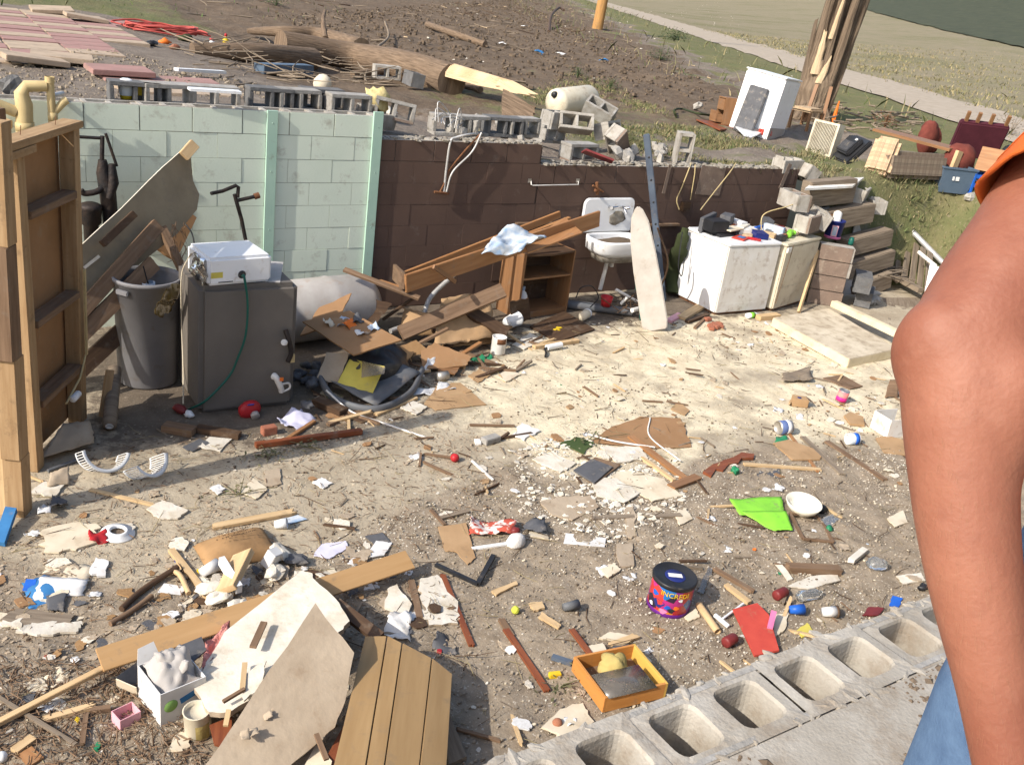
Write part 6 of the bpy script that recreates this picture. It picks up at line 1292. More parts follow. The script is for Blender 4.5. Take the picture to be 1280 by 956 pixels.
for k,(x,y,sx,sy,sz,m_,nm,lab) in enumerate(((.10,.55,.20,.14,.10,'black_plastic','radio','black box-shaped gadget at the left of the white dryer'),(.42,.80,.18,.10,.11,'slate','case','dark upright case at the back of the white dryer'),(.62,.30,.16,.12,.05,'navy','box','navy box at the front right of the white dryer'),(.60,.85,.2,.1,.08,'white_plastic','box','white box at the back corner of the white dryer'),(.45,.15,.12,.03,.02,'red_plastic','tool','red-handled tool at the front of the white dryer'),(.20,.85,.16,.05,.06,'blue_plastic','box','blue packet at the back left of the white dryer'))):topbox(M1,x,y*D1,H1+.004+.035*(k in (0,1)),sx,sy,sz,k*33,m_,nm,lab,nm)
for k,(x,y,sx,sy,sz,m_,nm,lab) in enumerate(((.05,.12,.10,.06,.05,'black_plastic','gadget','black gadget at the front left of the cream machine'),(.40,.50,.16,.08,.10,'slate','case','dark upright case at the back of the cream machine'),(.20,.30,.20,.05,.09,'light_blue','packet','pale blue packet in the middle of the cream machine'))):topbox(M2_,x,y,H2+.004,sx,sy,sz,k*47,m_,nm,lab,nm)
for k,(c_,m_,lab) in enumerate((([(376,425,.25),(420,400,.42),(440,372,.48),(398,378,.48)],'hardboard','brown board leaning on the front of the grey barrel'),([(430,400,.2),(470,405,.2),(490,380,.35),(452,372,.40)],'dark_wood','dark board wedged between the barrel and the kneed pipe'),([(500,455,.03),(540,440,.10),(520,425,.18),(490,436,.12)],'kraft','crushed kraft card between the sack and the fibreboard'))):plate('board',m_,c_,lab,'board',.012,.01)
# ================================================================ SMALL THINGS ON THE FLOOR
D=[]
def pl(name,mat,pts,label,cat,th=.008,jag=0,side=None,group=None):return plate(name,mat,pts,label,cat,th,jag,5,group,side)
# -- left side
def ribbed(cx,cy,r,a0,a1,rz,label):
    q=FL(cx,cy);t=thing('vent_grille',label,'grille',q);M=T(q+Vector((0,0,.115)),58,0,rz);n=22
    MB().lathe(M,[(r,-.065),(r+.006,-.065),(r+.006,-.056),(r,-.056),(r,-.065)],n,a0=rad(a0),a1=rad(a1)).lathe(M,[(r,.062),(r+.008,.064),(r+.022,.068),(r+.022,.064),(r,.057)],n,a0=rad(a0),a1=rad(a1)).build('rim','white_plastic',t)
    mb=MB()
    for k in range(n+1):
        a=rad(a0+(a1-a0)*k/n);p=Vector((math.cos(a)*(r+.003),math.sin(a)*(r+.003),0));mb.tube([M@(p+Vector((0,0,-.06))),M@(p+Vector((0,0,.062)))],.0028,4)
    mb.build('ribs','white_plastic',t)
ribbed(128,582,.13,170,330,20,'curved white ribbed vent piece standing on its rim, the left one of two');ribbed(178,592,.12,190,340,40,'curved white ribbed vent piece lying lower, the right one of two')
stick('splinter','pale_wood',(115,613),(190,632),.025,.012,'long pale splinter lying below the ribbed vent pieces','splinter',jag=.02)
pl('drywall_scrap','drywall',[(183,638),(202,627),(235,640),(222,650),(200,650)],'pale wallboard scrap below the ribbed vent pieces','wallboard',.01,.01)
pl('drywall_scrap','cream_paper',[(50,668),(92,655),(122,658),(124,678),(95,690),(55,692)],'big flaky cream sheet left of the round white flange','wallboard',.01,.02)
mb=MB();q=FL(123,675);mb.sheet([q+Vector((-.05,-.04,.02)),q+Vector((.04,-.05,.02)),q+Vector((.05,.04,.03)),q+Vector((-.04,.05,.02))],7,7,.03,.002,14,3,edge=.4);tag(mb.build('cloth_scrap','red_plastic'),'small red scrap between the cream sheet and the round flange','scrap')
t=thing('flange','round white plastic flange ring lying flat on the slab','flange',FL(147,668));M=T(FL(147,668)+Vector((0,0,.005)),4,4,0)
MB().lathe(M,[(.038,.012),(.088,.0),(.090,.004),(.088,.010),(.055,.016),(.052,.028),(.040,.028),(.038,.012)],36).build('ring','white_plastic',t);MB().lathe(M,[(.0,.006),(.0375,.006)],30).build('centre','clod',t)
sheetf('paper','white_paper',[(48,652),(64,650),(62,625,.06),(50,628,.05)],'crumpled white paper cone left of the post foot','paper',.04,8,8,.5);sheetf('paper','slate',[(62,640),(86,636),(84,622,.05),(66,624,.04)],'dark and white crumpled wrapper beside the paper cone','wrapper',.04,8,8,.5)
pl('drywall_scrap','drywall',[(35,618),(55,604),(82,606),(70,622)],'grey-white scrap at the foot of the post','wallboard',.01,.01);sheetf('cardboard','drywall_paper',[(58,612),(88,606),(86,592,.04),(64,598,.03)],'curled grey paper at the foot of the stud frame','paper',.02,5,8,.4)
mb=MB();mb.plate([FL(-8,682)+Vector((0,0,.03)),FL(6,684)+Vector((0,0,.03)),FL(22,652)+Vector((0,0,.09)),FL(8,650)+Vector((0,0,.09))],.03);tag(mb.build('box_end','blue_card'),'blue box end at the far left edge of the floor','box')
for k,(c_,m_,lab,z) in enumerate((([(45,745),(55,708),(115,708),(108,738)],'cream_paper','printed yellowed pages open on top of the magazine heap',.05),([(42,752),(50,725),(110,728),(104,745)],'white_paper','wrinkled newspaper lying under the yellowed pages',.035),([(36,765),(28,730),(60,722),(88,752)],'blue_card','blue-covered magazine on the floor at the left',.02),([(60,765),(58,748),(85,742),(80,766)],'slate','dark glossy magazine overlapping the blue one',.03),([(0,778),(20,762),(92,770),(90,782),(30,788)],'grey_wood','flat grey-brown strip below the magazines',.012),([(20,795),(40,783),(102,778),(98,792),(60,798)],'drywall','torn white wallboard strip below the magazine heap',.01),([(0,782),(10,768),(30,774),(26,792)],'drywall','white crumbling scrap at the left edge below the magazines',.012),([(113,720),(120,700),(136,704),(132,722)],'white_paper','white crumpled paper right of the magazine heap',.03))):
    if k<4:sheetf('magazine',m_,[(a,b,0) for a,b in c_],lab,'magazine',.012+.004*k,4,8,.3,.006)
    else:pl('scrap',m_,c_,lab,'scrap',.012,.012)
pl('box_end','blue_plastic',[(28,738),(33,726),(46,728),(42,742)],'small bright blue card under the newspaper','card')
# paper sack parcel
t=thing('paper_sack','brown kraft paper sack with faded printing lying full on the slab','sack',FL(290,685));q=[P(240,680,.03),P(262,712,.03),P(350,690,.03),P(328,655,.03)]
c_=sum(q,Vector())/4;mb=MB();ux_=(q[3]-q[0]+q[2]-q[1])/2;uy_=(q[0]-q[1]+q[3]-q[2])/2;M=Matrix((ux_,uy_,Vector((0,0,1)))).transposed().to_4x4();M.translation=c_
vs=[];n=14
prof=[(0,.0),(.02,.45),(.12,.8),(.5,1),(.88,.8),(.98,.45),(1,0)]
mb.sheet([M@Vector((-.5,-.5,-.02)),M@Vector((.5,-.5,-.02)),M@Vector((.5,.5,-.02)),M@Vector((-.5,.5,-.02))],22,16,.012,.003,7,3,fn=lambda u,v:.085*(max(0,math.sin(math.pi*u))**.45)*(max(0,math.sin(math.pi*v))**.4))
mb.build('sack_body','kraft',t)
mb=MB()
for k in range(22):
    for r_ in range(3):
        if random.random()<.3:continue
        u=-.30+k*.026;mb.box(M@T((u,-.02+r_*.085-.06,.092),0,0,4),(0,0,0),(.018*random.uniform(.5,1),.028,.0012))
mb.build('printing','dark_wood',t)
t=thing('cup','small grey-white cup lying on its side behind the paper sack','cup',FL(351,660));M=frame(FL(351,660)+Vector((0,0,.03)),(.8,-.4,.2))@Matrix.Rotation(rad(90),4,'Y');MB().lathe(M,[(0,-.035),(.022,-.035),(.032,.035),(.029,.035),(.02,-.03),(0,-.03)],18).build('shell','white_plastic',t)
stick('splinter','pale_wood',(270,660),(362,643),.05,.018,'long pale splinter behind the paper sack','splinter',jag=.04);pl('plastic_scrap','light_blue',[(348,652),(372,645),(384,650),(362,656)],'pale greenish plastic scrap behind the small cup','scrap',.004)
stick('stake','pale_wood',(214,690),(264,752),.035,.02,'pale square stake lying from the sack toward the white board','stake')
tag(MB().tube(bez([FL(152,768)+Vector((0,0,.02)),FL(178,742)+Vector((0,0,.02)),FL(222,715)+Vector((0,0,.03))]),.016,7,wob=.003).build('branch','dark_wood'),'dark branch lying left of the pale stake','branch');tag(MB().tube(bez([FL(138,785)+Vector((0,0,.015)),FL(165,768)+Vector((0,0,.015)),FL(190,750)+Vector((0,0,.02))]),.014,7).build('branch','brown_wood'),'brown twig lying just below the dark branch','branch')
tag(MB().tube(bez([FL(212,716)+Vector((0,0,.015)),FL(225,725)+Vector((0,0,.03)),FL(236,745)+Vector((0,0,.02))]),.014,7).build('root','pale_wood'),'curled pale root beside the stake','root')
pl('grid_card','white_paper',[(197,742),(205,731),(234,735),(226,745)],'small white gridded card lying by the stake','card',.004)
t=thing('cup','white paper cup lying against the pale stake','cup',FL(262,720));M=frame(FL(262,717)+Vector((0,0,.035)),(1,.3,.15))@Matrix.Rotation(rad(90),4,'Y');MB().lathe(M,[(0,-.05),(.025,-.05),(.035,.05),(.032,.05),(.022,-.045),(0,-.045)],20).build('shell','white_paper',t)
mb=MB();mb.box(frame(P(286,738,.06),P(312,685,.10)-P(286,738,.06))@Matrix.Rotation(rad(-35),4,'X'),(-.02,-.06,0),(.27,.06,.035));tag(mb.build('board_end','pale_wood',bevel=.002),'thick pale board end with a white painted edge, tilted by the sack','board')
mb=MB();mb.box(frame(P(280,704,.08),P(306,746,.05)-P(280,704,.08)),(0,-.03,0),(.24,.0,.05));tag(mb.build('trim','white_plastic'),'white strip along the left of the thick pale board end','trim')
t=thing('carton','small white carton standing behind the thick pale board end','carton',P(335,710,.05));mb=MB();mb.box(T(P(335,706,.03),20,10,30),(-.035,-.03,0),(.035,.03,.10));mb.build('shell','white_paper',t,bevel=.003)
for k,(px,py,s_,m_) in enumerate(((262,735,.05,'drywall'),(300,760,.06,'drywall'),(352,690,.055,'drywall'),(370,698,.05,'slate'),(275,745,.05,'drywall'),(345,715,.05,'drywall'))):
    mb=MB();mb.blob(T(P(px,py,.04),0,0,k*50),s_*1.4,s_,s_*.5,.4,6,k,smooth=False);tag(mb.build('plaster_lump',m_),('dark ' if m_=='slate' else 'white ')+'broken plaster lump behind the white wallboard sheet','plaster',('dark' if m_=='slate' else 'white')+' plaster lumps behind the wallboard sheet')
# long fascia board
q0=P(124,826,.10);q1=P(512,700,.10);mb=MB();mb.board(q0,q1,.115,.014,up=(-.15,-.45,.9));tag(mb.build('fascia_board','veneer_tan' if mk('veneer_tan',(.47,.29,.135),(.40,.235,.10),1.0,.6,.08,kind='wood',dirt=.15,bdist=.002) else '',bevel=.002),'long smooth tan board slanting under the white wallboard sheet','board')
stick('lath','pale_wood',(-20,915,.01),(140,832,.07),.03,.022,'long thin pale lath running to the lower left corner','lath',bevel=.002)
stick('lath','grey_wood',(-10,868,.01),(95,932,.02),.018,.012,'thin grey lath crossing under the pale one at the lower left','lath')
stick('offcut','pale_wood',(18,942),(42,925),.04,.02,'short pale offcut at the lower left corner','wood offcut');stick('offcut','pale_wood',(60,900),(112,888),.03,.02,'pale splintered stick below the long lath','wood offcut',jag=.03);stick('offcut','brown_wood',(112,892),(138,888),.025,.02,'brown stick touching the pale splintered one','wood offcut');stick('stake','brown_wood',(108,895),(103,935),.02,.015,'short brown peg below the pale lath','peg')
# white wallboard sheet, tan paper panel, plank door
Zs=.17
mb=MB();mb.plate([P(238,858,.13),P(280,786,.17),P(378,711,.20),P(418,749,.20),P(437,776,.22),P(424,788,.22),P(330,860,.20),P(288,890,.16),P(262,893,.14)],.026,.008,0,1,4);tag(mb.build('wallboard_sheet',['drywall','drywall_paper']),'large broken white wallboard sheet on the foreground heap','wallboard')
mb=MB();mb.plate([P(390,764,.36),P(444,813,.33),P(436,860,.27),P(420,906,.20),P(395,930,.15),P(345,975,.08),P(240,985,.16),P(255,956,.20),P(318,864,.30)],.014,.006,0,1,4);tag(mb.build('wallboard_sheet',['drywall_paper','drywall']),'tan paper-faced wallboard sheet with a raised white edge leaning on the white one','wallboard')
for k in range(7):
    px=300+k*17+random.uniform(-8,8);py=925-k*12+random.uniform(-15,12);mb=MB();q=P(px,py,.235);s_=random.uniform(.012,.03);mb.sheet([q+Vector((-s_,-s_,0)),q+Vector((s_,-s_,.01)),q+Vector((s_,s_,.02)),q+Vector((-s_,s_,0))],4,4,.012,.001,20,k,edge=.5);tag(mb.build('paper_flake','drywall_paper'),'peeled paper flake curling on the tan wallboard sheet','paper flake','paper flakes on the tan wallboard sheet')
t=thing('plank_door','tan grooved plank panel with clipped corners leaning at the bottom of the picture','panel',P(500,930,.1))
lft=[(456,794),(415,962)];xs=[(456,484,503,540,565)]
tops=[(456,795,.20),(484,794,.21),(503,803,.215),(540,822,.20),(566,842,.18)];bots=[(408,990,.26),(452,990,.265),(476,990,.265),(521,990,.25),(558,975,.22)]
for k in range(4):
    mb=MB();a,b=tops[k],tops[k+1];c_,d_=bots[k+1],bots[k];e=.7
    mb.plate([P(a[0]+e,a[1],a[2]),P(b[0]-e,b[1],b[2]),P(c_[0]-e,c_[1],c_[2]),P(d_[0]+e,d_[1],d_[2])],.02);mb.build('plank','panel_tan',t,bevel=.002)
mb=MB();mb.plate([P(458,800,.176),P(500,806,.185),P(562,846,.155),P(552,985,.20),P(414,990,.235)],.01);mb.build('backing','dark_wood',t)
pl('board','grey_wood',[(555,930),(562,900),(582,955),(560,962)],'brown board corner poking out from under the plank panel','board',.02)
stick('plank','dark_wood',(420,757,.16),(475,800,.14),.06,.03,'dark plank sticking out between the wallboard sheet and the plank panel','plank',up=(0,-1,1))
for a,b,w,m_,lab in (((316,810,.215),(330,779,.215),.03,'brown_wood','short brown stick lying on the white wallboard sheet, uppermost of three'),((303,862,.20),(306,830,.20),.022,'pale_wood','short pale stick lying on the white wallboard sheet'),((279,878,.19),(306,862,.205),.015,'brown_wood','thin brown stick at the lower end of the white wallboard sheet'),((282,908,.17),(286,888,.19),.02,'pale_wood','pale peg under the edge of the tan wallboard sheet'),((395,918,.2),(408,950,.17),.02,'brown_wood','brown strip at the bottom beside the plank panel')):stick('stick',m_,a,b,w,.012,lab,'stick')
pl('board','red_wood',[(262,905,.10),(290,895,.10),(288,935,.08),(268,930,.08)],'reddish board under the tan wallboard sheet','board',.012);pl('scrap','drywall',[(300,845,.2),(333,825,.22),(325,860,.21),(305,875,.2)],'loose white wallboard piece against the tan sheet','wallboard',.008,.006)
pl('scrap','red_wood',[(400,960,.10),(430,905,.12),(438,925,.12),(420,965,.1)],'reddish board between the tan wallboard and the plank panel','board',.012);pl('scrap','cream_paper',[(370,975,.10),(395,930,.12),(415,950,.12),(408,980,.1)],'cream sheet at the very bottom of the picture','wallboard',.01)
# pink insulation
for k,(c_,lab,n_) in enumerate(((((250,845),(258,800),(288,776),(276,815)),'pink fibrous insulation sticking out left of the white wallboard sheet',11),)):
    mb=MB();q=[P(a,b,.13) for a,b in c_];mb.sheet(q,16,10,.035,.05,12,k+3,edge=.8);tag(mb.build('insulation','pink_foam'),lab,'insulation')
# white box with grey bags
mb=MB();A=P(201,911,.0);B=P(233+12,892,.0);M=frame(FL(201,911),B-A);t=thing('carton','open white carton with green and blue print, stuffed with grey plastic','carton',FL(201,911));w_,d_,h_=.20,.22,.17
mb=MB();mb.box(M,(0,0,0),(w_,.004,h_));mb.box(M,(0,.005,0),(.004,d_,h_));mb.box(M,(w_-.004,.005,0),(w_,d_,h_));mb.box(M,(.005,d_-.004,0),(w_-.005,d_,h_));mb.box(M,(.005,.005,0),(w_-.005,d_-.005,.004));mb.build('shell','white_paper',t)
mk('lime_dull',(.25,.42,.12),(.2,.36,.1),5,.7,0)
for x_,z_ in ((.045,.09),(.15,.035)):MB().lathe(M@T((x_,-.001,z_),90,0,0),[(0,.001),(.028,.001),(.03,-.001)],20).build('green_spot','lime_dull',t)
mb=MB();mb.box(M@T((.09,-.0015,.08),0,-15,0),(0,0,0),(.08,.001,.03));mb.build('blue_patch','blue_card',t);MB().plate([M@Vector((0,d_,h_)),M@Vector((w_*.5,d_,h_)),M@Vector((w_*.45,d_+.04,h_+.06)),M@Vector((.02,d_+.04,h_+.05))],.003).build('flap','white_paper',t)
mb=MB();mb.sheet([M@Vector((.01,.01,h_-.03)),M@Vector((.19,.02,h_-.05)),M@Vector((.18,.21,h_+.02)),M@Vector((.01,.20,h_-.01))],16,16,.05,.002,11,5,fn=lambda u,v:.05*math.sin(math.pi*u)*math.sin(math.pi*v));mb.sheet([M@Vector((.04,.08,h_)),M@Vector((.15,.05,h_+.01)),M@Vector((.17,.18,h_+.05)),M@Vector((.06,.20,h_+.05))],10,10,.05,.002,13,8,edge=.5);tag(mb.build('plastic_bag','barrel_grey'),'crumpled grey plastic bag filling the white carton','bag')
pl('slate_piece','slate',[(226,806,.13),(252,795,.13),(258,812,.12),(240,827,.12)],'dark slate-like sheet beside the pink insulation','slate',.008);pl('slate_piece','white_paper',[(224,812,.10),(240,828,.10),(238,834,.09),(224,822,.09)],'white card edge under the dark slate sheet','card',.006)
t=thing('carton','flattened dark-inside card box lying left of the white carton','carton',FL(165,860));mb=MB();mb.plate([P(146,846,.08),P(182,820,.08),P(186,828,.02),P(172,870,.02),P(146,852,.03)],.004);mb.build('inside','slate',t);MB().plate([P(145,848,.08),P(171,858,.08),P(172,868,.02),P(147,856,.02)],.004).build('side','cream_paper',t)
# pink box
q=FL(159,905);M=frame(FL(150,899),FL(178,896)-FL(150,899));M=T(FL(158,902),0,0,15);t=thing('box','small open pink cardboard box near the lower left','box',q);mb=MB();w_,d_,h_=.09,.075,.055
mb.box(M,(0-w_/2,-d_/2,0),(w_/2,-d_/2+.003,h_));mb.box(M,(-w_/2,d_/2-.003,0),(w_/2,d_/2,h_));mb.box(M,(-w_/2,-d_/2+.0035,0),(-w_/2+.003,d_/2-.0035,h_));mb.box(M,(w_/2-.003,-d_/2+.0035,0),(w_/2,d_/2-.0035,h_));mb.box(M,(-w_/2+.004,-d_/2+.004,0),(w_/2-.004,d_/2-.004,.003));mb.build('shell','pink_card',t)
# cream paint tin
t=thing('tin_can','dented cream paint tin with olive drips standing by the white carton','tin',FL(248,922));M=T(FL(248,918),3,-4,0);MB().lathe(M,[(0,0),(.052,0),(.054,.006),(.054,.13),(.057,.135),(.050,.135),(.049,.115),(0,.115)],24).build('tin_body','cream_enamel',t);MB().lathe(M,[(.0546,.01),(.0552,.012),(.0552,.085),(.0546,.09)],18,a0=-2.0,a1=-.9).build('drips','ochre_cloth',t)
pl('scrap','cream_paper',[(212,944),(218,925),(232,920),(238,938),(225,946)],'cream flat rock-like plaster piece at the bottom left','plaster',.014,.006)
mb=MB();mb.box(T(FL(122,934),0,0,60),(-.02,-.01,0),(.02,.01,.012));tag(mb.build('plastic_scrap','green_plastic'),'tiny bright green plastic scrap at the lower left','scrap');mb=MB();mb.blob(T(FL(3,948)+Vector((0,0,.02))),.02,.02,.025,.05,7,1);tag(mb.build('ball','white_plastic'),'small white egg-shaped ball in the lower left corner','ball')
pl('scrap','orange_wood',[(22,945),(40,936),(55,950),(36,960)],'orange-brown wood scrap in the lower left corner','scrap',.01)
# -- centre foreground
for a,b,w,m_,lab in (((553,722),(589,808),.03,'red_wood','orange-red varnished slat, leftmost of the three on the dirt'),((632,792),(683,863),.032,'red_wood','orange-red varnished slat in the middle of the dirt'),((714,793),(738,824),.03,'red_wood','short orange-red slat above the open drawer'),((514,728),(524,776),.035,'brown_wood','short brown stick between white wallboard pieces'),((626,780),(638,798),.035,'brown_wood','small brown chip above the middle red slat'),((983,540),(1022,590),.02,'orange_wood','thin orange stick crossing the tan board at the right')):stick('slat',m_,a,b,w,.014,lab,'slat',jag=.01)
pl('drywall_scrap','drywall',[(524,728),(546,722),(572,755),(572,783),(536,786),(524,750)],'white wallboard scrap beside the leftmost red slat','wallboard',.012,.012,'drywall_paper')
pl('drywall_scrap','drywall',[(480,762),(484,738),(496,733),(514,762),(508,785)],'white wallboard wedge with a grey side left of the brown stick','wallboard',.014,.008);sheetf('cloth_scrap','white_cloth',[(478,798),(512,806),(512,776),(486,772)],'crumpled pale rag above the plank panel','rag',.04,8,9,.5);sheetf('paper','slate',[(540,815),(572,818),(568,798),(545,795)],'torn grey and white paper below the white wallboard scrap','paper',.03,10,8,.6)
pl('scrap','white_paper',[(455,700),(480,696),(490,680),(470,678)],'white paper triangle behind the long tan board','paper',.006,.004);pl('slate_piece','slate',[(456,672),(478,668),(488,680),(470,684)],'dark card behind the long tan board','card',.006,.003);pl('cloth_scrap','light_blue_pale' if mk('light_blue_pale',(.62,.60,.70),(.5,.48,.6),9,.9,.1) else '',[(392,696),(402,682),(432,678),(436,686),(412,700)],'lilac-white patterned paper above the long tan board','paper',.006,.006)
mb=MB();q=[FL(544,709),FL(597,733),FL(616,700)];q=[p+Vector((0,0,.012)) for p in q];mb.board(q[0],q[1],.022,.018);mb.board(q[1]+Vector((.0,0,.002)),q[2]+Vector((0,0,.002)),.026,.02);tag(mb.build('bracket','black_plastic'),'black L-shaped plastic piece left of the white cap','bracket')
pl('cardboard','cardboard',[(547,660),(582,656),(594,700),(584,708),(570,692),(556,690)],'tan cardboard piece with a tail standing left of the white cap','cardboard',.006,.004)
stick('stick','brown_wood',(538,640),(556,658),.02,.012,'small brown stick above the tan cardboard piece','stick');stick('stick','grey_wood',(548,650),(585,641),.03,.012,'grey strip above the tan cardboard piece','stick')
sheetf('cloth_scrap','floral',[(586,672),(640,672),(646,655),(588,652)],'red and white flowered cloth scrap behind the white cap','cloth',.035,8,12,.4) if mk('floral',(.72,.62,.55),(.42,.08,.05),16,.95,.2,40,lo=.47,hi=.53) else None
stick('trim','white_plastic',(588,688),(632,685),.022,.012,'straight white plastic bar left of the white cap','trim')
t=thing('cap','white cloth cap with a dark red patch lying on the dirt','cap',FL(644,680));mb=MB();mb.blob(T(FL(644,682)+Vector((0,0,.01)),0,0,20),.07,.055,.06,.1,10,3,flat=-.01);mb.build('crown','white_cloth',t);mb=MB();mb.blob(T(FL(642,677)+Vector((0,0,.07))),.03,.025,.02,.3,6,4);mb.build('patch','dark_red',t)
sheetf('scrap','slate',[(652,668),(682,672),(680,656),(656,654)],'dark grey crumpled scrap right of the white cap','scrap',.03,9,8,.5);pl('scrap','cream_paper',[(660,672),(686,676),(684,668),(664,664)],'cream plaster flake right of the white cap','plaster',.01,.006)
pl('paper','white_paper',[(704,681),(707,667),(757,675),(755,687)],'flat strip of white paper with faint writing lying on the dirt','paper',.003)
for nm,m_,px,py,r_,lab,cat in (('ball','tennis',643,770,.022,'yellow-green tennis ball among the scraps','ball'),('ball','red_plastic',568,576,.030,'shiny red ball lying on the bare slab','ball'),('ball','terracotta',696,907,.024,'terracotta-coloured round cap near the foreground wall','cap'),('ball','green_plastic',918,593,.028,'crumpled green plastic ball beside the wavy trim','plastic')):
    mb=MB();mb.blob(T(FL(px,py)+Vector((0,0,r_*.9))),r_,r_,r_,.05 if m_ !='green_plastic' else .35,10,px);tag(mb.build(nm,m_),lab,cat)
t=thing('flower_pot','dark plastic cup lying on its side right of the tennis ball','cup',FL(712,766));M=frame(FL(712,765)+Vector((0,0,.025)),(1,-.1,0))@Matrix.Rotation(rad(90),4,'Y');MB().lathe(M,[(0,-.045),(.020,-.045),(.028,.045),(.025,.045),(.018,-.04),(0,-.04)],18).build('shell','grey_plastic',t)
mb=MB();mb.box(T(FL(693,846),0,0,-15),(-.03,-.015,.0),(.03,.015,.025));tag(mb.build('box','yellow',bevel=.003),'small bright yellow box left of the open drawer','box')
for k,(c_,m_,lab) in enumerate((([(748,800),(762,793),(790,796),(774,803)],'cream_paper','cream flake, upper of the stack behind the open drawer'),([(760,806),(790,794),(800,798),(772,812)],'pale_wood','pale wood flake in the stack behind the open drawer'),([(765,812),(785,806),(790,814),(770,818)],'slate','dark foil under the flakes behind the open drawer'),([(735,812),(752,808),(760,822),(742,826)],'cream_paper','cream curled scrap at the corner of the open drawer'),([(614,741),(645,729),(647,733),(620,746)],'pale_wood','pale flat stick above the tennis ball'),([(660,760),(676,758),(680,766),(666,770)],'pale_wood','pale wood cube-like chip right of the tennis ball'),([(676,772),(700,788),(696,792),(672,778)],'pale_wood','thin pale strip running from the tennis ball'))):pl('flake',m_,c_,lab,'flake',.012,.004)
pl('cardboard','cream_paper',[(676,912),(700,888),(728,880),(742,905),(705,925)],'cream board scrap against the foreground wall left of the drawer','board',.01,.01);sheetf('scrap','white_paper',[(705,912),(722,908),(718,896),(703,900)],'crumpled foil by the terracotta cap','foil',.03,14,6,.5)
# open drawer
A=P(752,893,0);Bq=P(713.5,840,0);C0=P(829,872,0);t=thing('drawer','open orange wooden drawer holding a cloth under a smoky pane','drawer',FL(752,893));
xv=(Bq-A);xv.z=0;Ld=xv.length;xv.normalize();yv=Vector((xv.y,-xv.x,0));
if yv.dot(C0-A)<0:yv=-yv
Wd_=(C0-A).dot(yv);M=Matrix((xv,yv,xv.cross(yv))).transposed().to_4x4();M.translation=A+Vector((0,0,.012));hh=.085
if M.to_3x3().determinant()<0:pass
sg=1 if xv.cross(yv).z>0 else -1
def dz(a,b):return (Vector((a[0],a[1],min(a[2]*sg,b[2]*sg))),Vector((b[0],b[1],max(a[2]*sg,b[2]*sg))))
mk('drawer_wood',(.58,.26,.07),(.48,.20,.05),1.6,.4,.1,kind='wood',dirt=.08,bdist=.002);mk('drawer_inner',(.66,.42,.10),(.58,.36,.08),1.6,.45,.1,kind='wood',bdist=.002)
mb=MB();mb.box(M,*dz((0,0,0),(Ld,.012,hh)));mb.build('side_panel','drawer_wood',t,bevel=.001);mb=MB();mb.box(M,*dz((0,Wd_-.012,0),(Ld,Wd_,hh)));mb.build('side_panel','drawer_inner',t);mb=MB();mb.box(M,*dz((Ld-.012,.0125,0),(Ld,Wd_-.0125,hh)));mb.build('back_panel','drawer_wood',t);mb=MB();mb.box(M,*dz((0,.0125,0),(.012,Wd_-.0125,hh)));mb.build('front_panel','drawer_wood',t);mb=MB();mb.box(M,*dz((.0125,.0125,0),(Ld-.0125,Wd_-.0125,.006)));mb.build('base','brown_wood',t)
mb=MB();mb.sheet([M@Vector((-.01,.015,sg*(hh+.003))),M@Vector((-.01,Wd_*.80,sg*(hh+.003))),M@Vector((Ld*.52,Wd_*.80,sg*(hh+.003))),M@Vector((Ld*.52,.015,sg*(hh+.003)))],2,2,0,.002);tag(mb.build('pane','smoked'),'smoky translucent pane lying over the front half of the drawer','pane')
mb=MB();mb.blob(T(M@Vector((Ld*.70,Wd_*.50,sg*.06)),0,0,30),.075,.065,.06,.28,12,4);tag(mb.build('cloth','ochre_cloth'),'bunched ochre cloth lying in the open drawer','cloth');mb=MB();mb.blob(T(M@Vector((Ld*.45,Wd_*.3,sg*.035))),.05,.06,.03,.3,9,6);tag(mb.build('cloth','pink_plastic'),'pink cloth under the smoky pane in the drawer','cloth')
stick('stick','blue_steel',(690,824),(714,834),.03,.02,'dark blue-grey bar touching the left corner of the drawer','bar')
# popcorn tin
t=thing('popcorn_tin','big round popcorn tin with a black lid, red and purple sides and yellow lettering','tin',FL(836,758));base=P(834,757,.0);base.z=FZ(base.x,base.y)+.002
sc0=FPX/((base-CAM).dot(_f));r_=26.5/sc0*1.0;h_=.20;M=T(base,2,0,0);aa=math.atan2((CAM-base).y,(CAM-base).x)
mt=bpy.data.materials.new('tin_print');mt.use_nodes=True;n_=mt.node_tree;bs=n_.nodes['Principled BSDF'];bs.inputs['Roughness'].default_value=.35
uvn=N(n_,'ShaderNodeUVMap');uvn.uv_map='UVMap';vo=N(n_,'ShaderNodeTexVoronoi');vo.inputs['Scale'].default_value=17;n_.links.new(uvn.outputs[0],vo.inputs['Vector']);sp=N(n_,'ShaderNodeSeparateColor');n_.links.new(vo.outputs['Color'],sp.inputs[0])
rp=N(n_,'ShaderNodeValToRGB');rp.color_ramp.interpolation='CONSTANT';els=rp.color_ramp.elements;els[0].color=(.55,.03,.03,1);els[0].position=0
for p_,c_ in ((.28,(.22,.03,.24)),(.45,(.60,.05,.04)),(.60,(.75,.25,.02)),(.70,(.45,.03,.20)),(.84,(.02,.15,.45)),(.92,(.03,.02,.04))):e=els.new(p_);e.color=(*c_,1)
els[1].color=els[1].color;n_.links.new(sp.outputs[0],rp.inputs[0]);n_.links.new(rp.outputs[0],bs.inputs['Base Color']);_M['tin_print']=1
MB().lathe(M,[(0,0),(r_-.003,0),(r_,.004),(r_,h_)],48).build('tin_body','tin_print',t)
MB().lathe(M,[(r_+.0005,.0),(r_+.002,.002),(r_+.002,.022),(r_+.0005,.024)],48).build('purple_band','tin_purple' if mk('tin_purple',(.13,.02,.20),(.10,.015,.16),6,.35,0) else '',t)
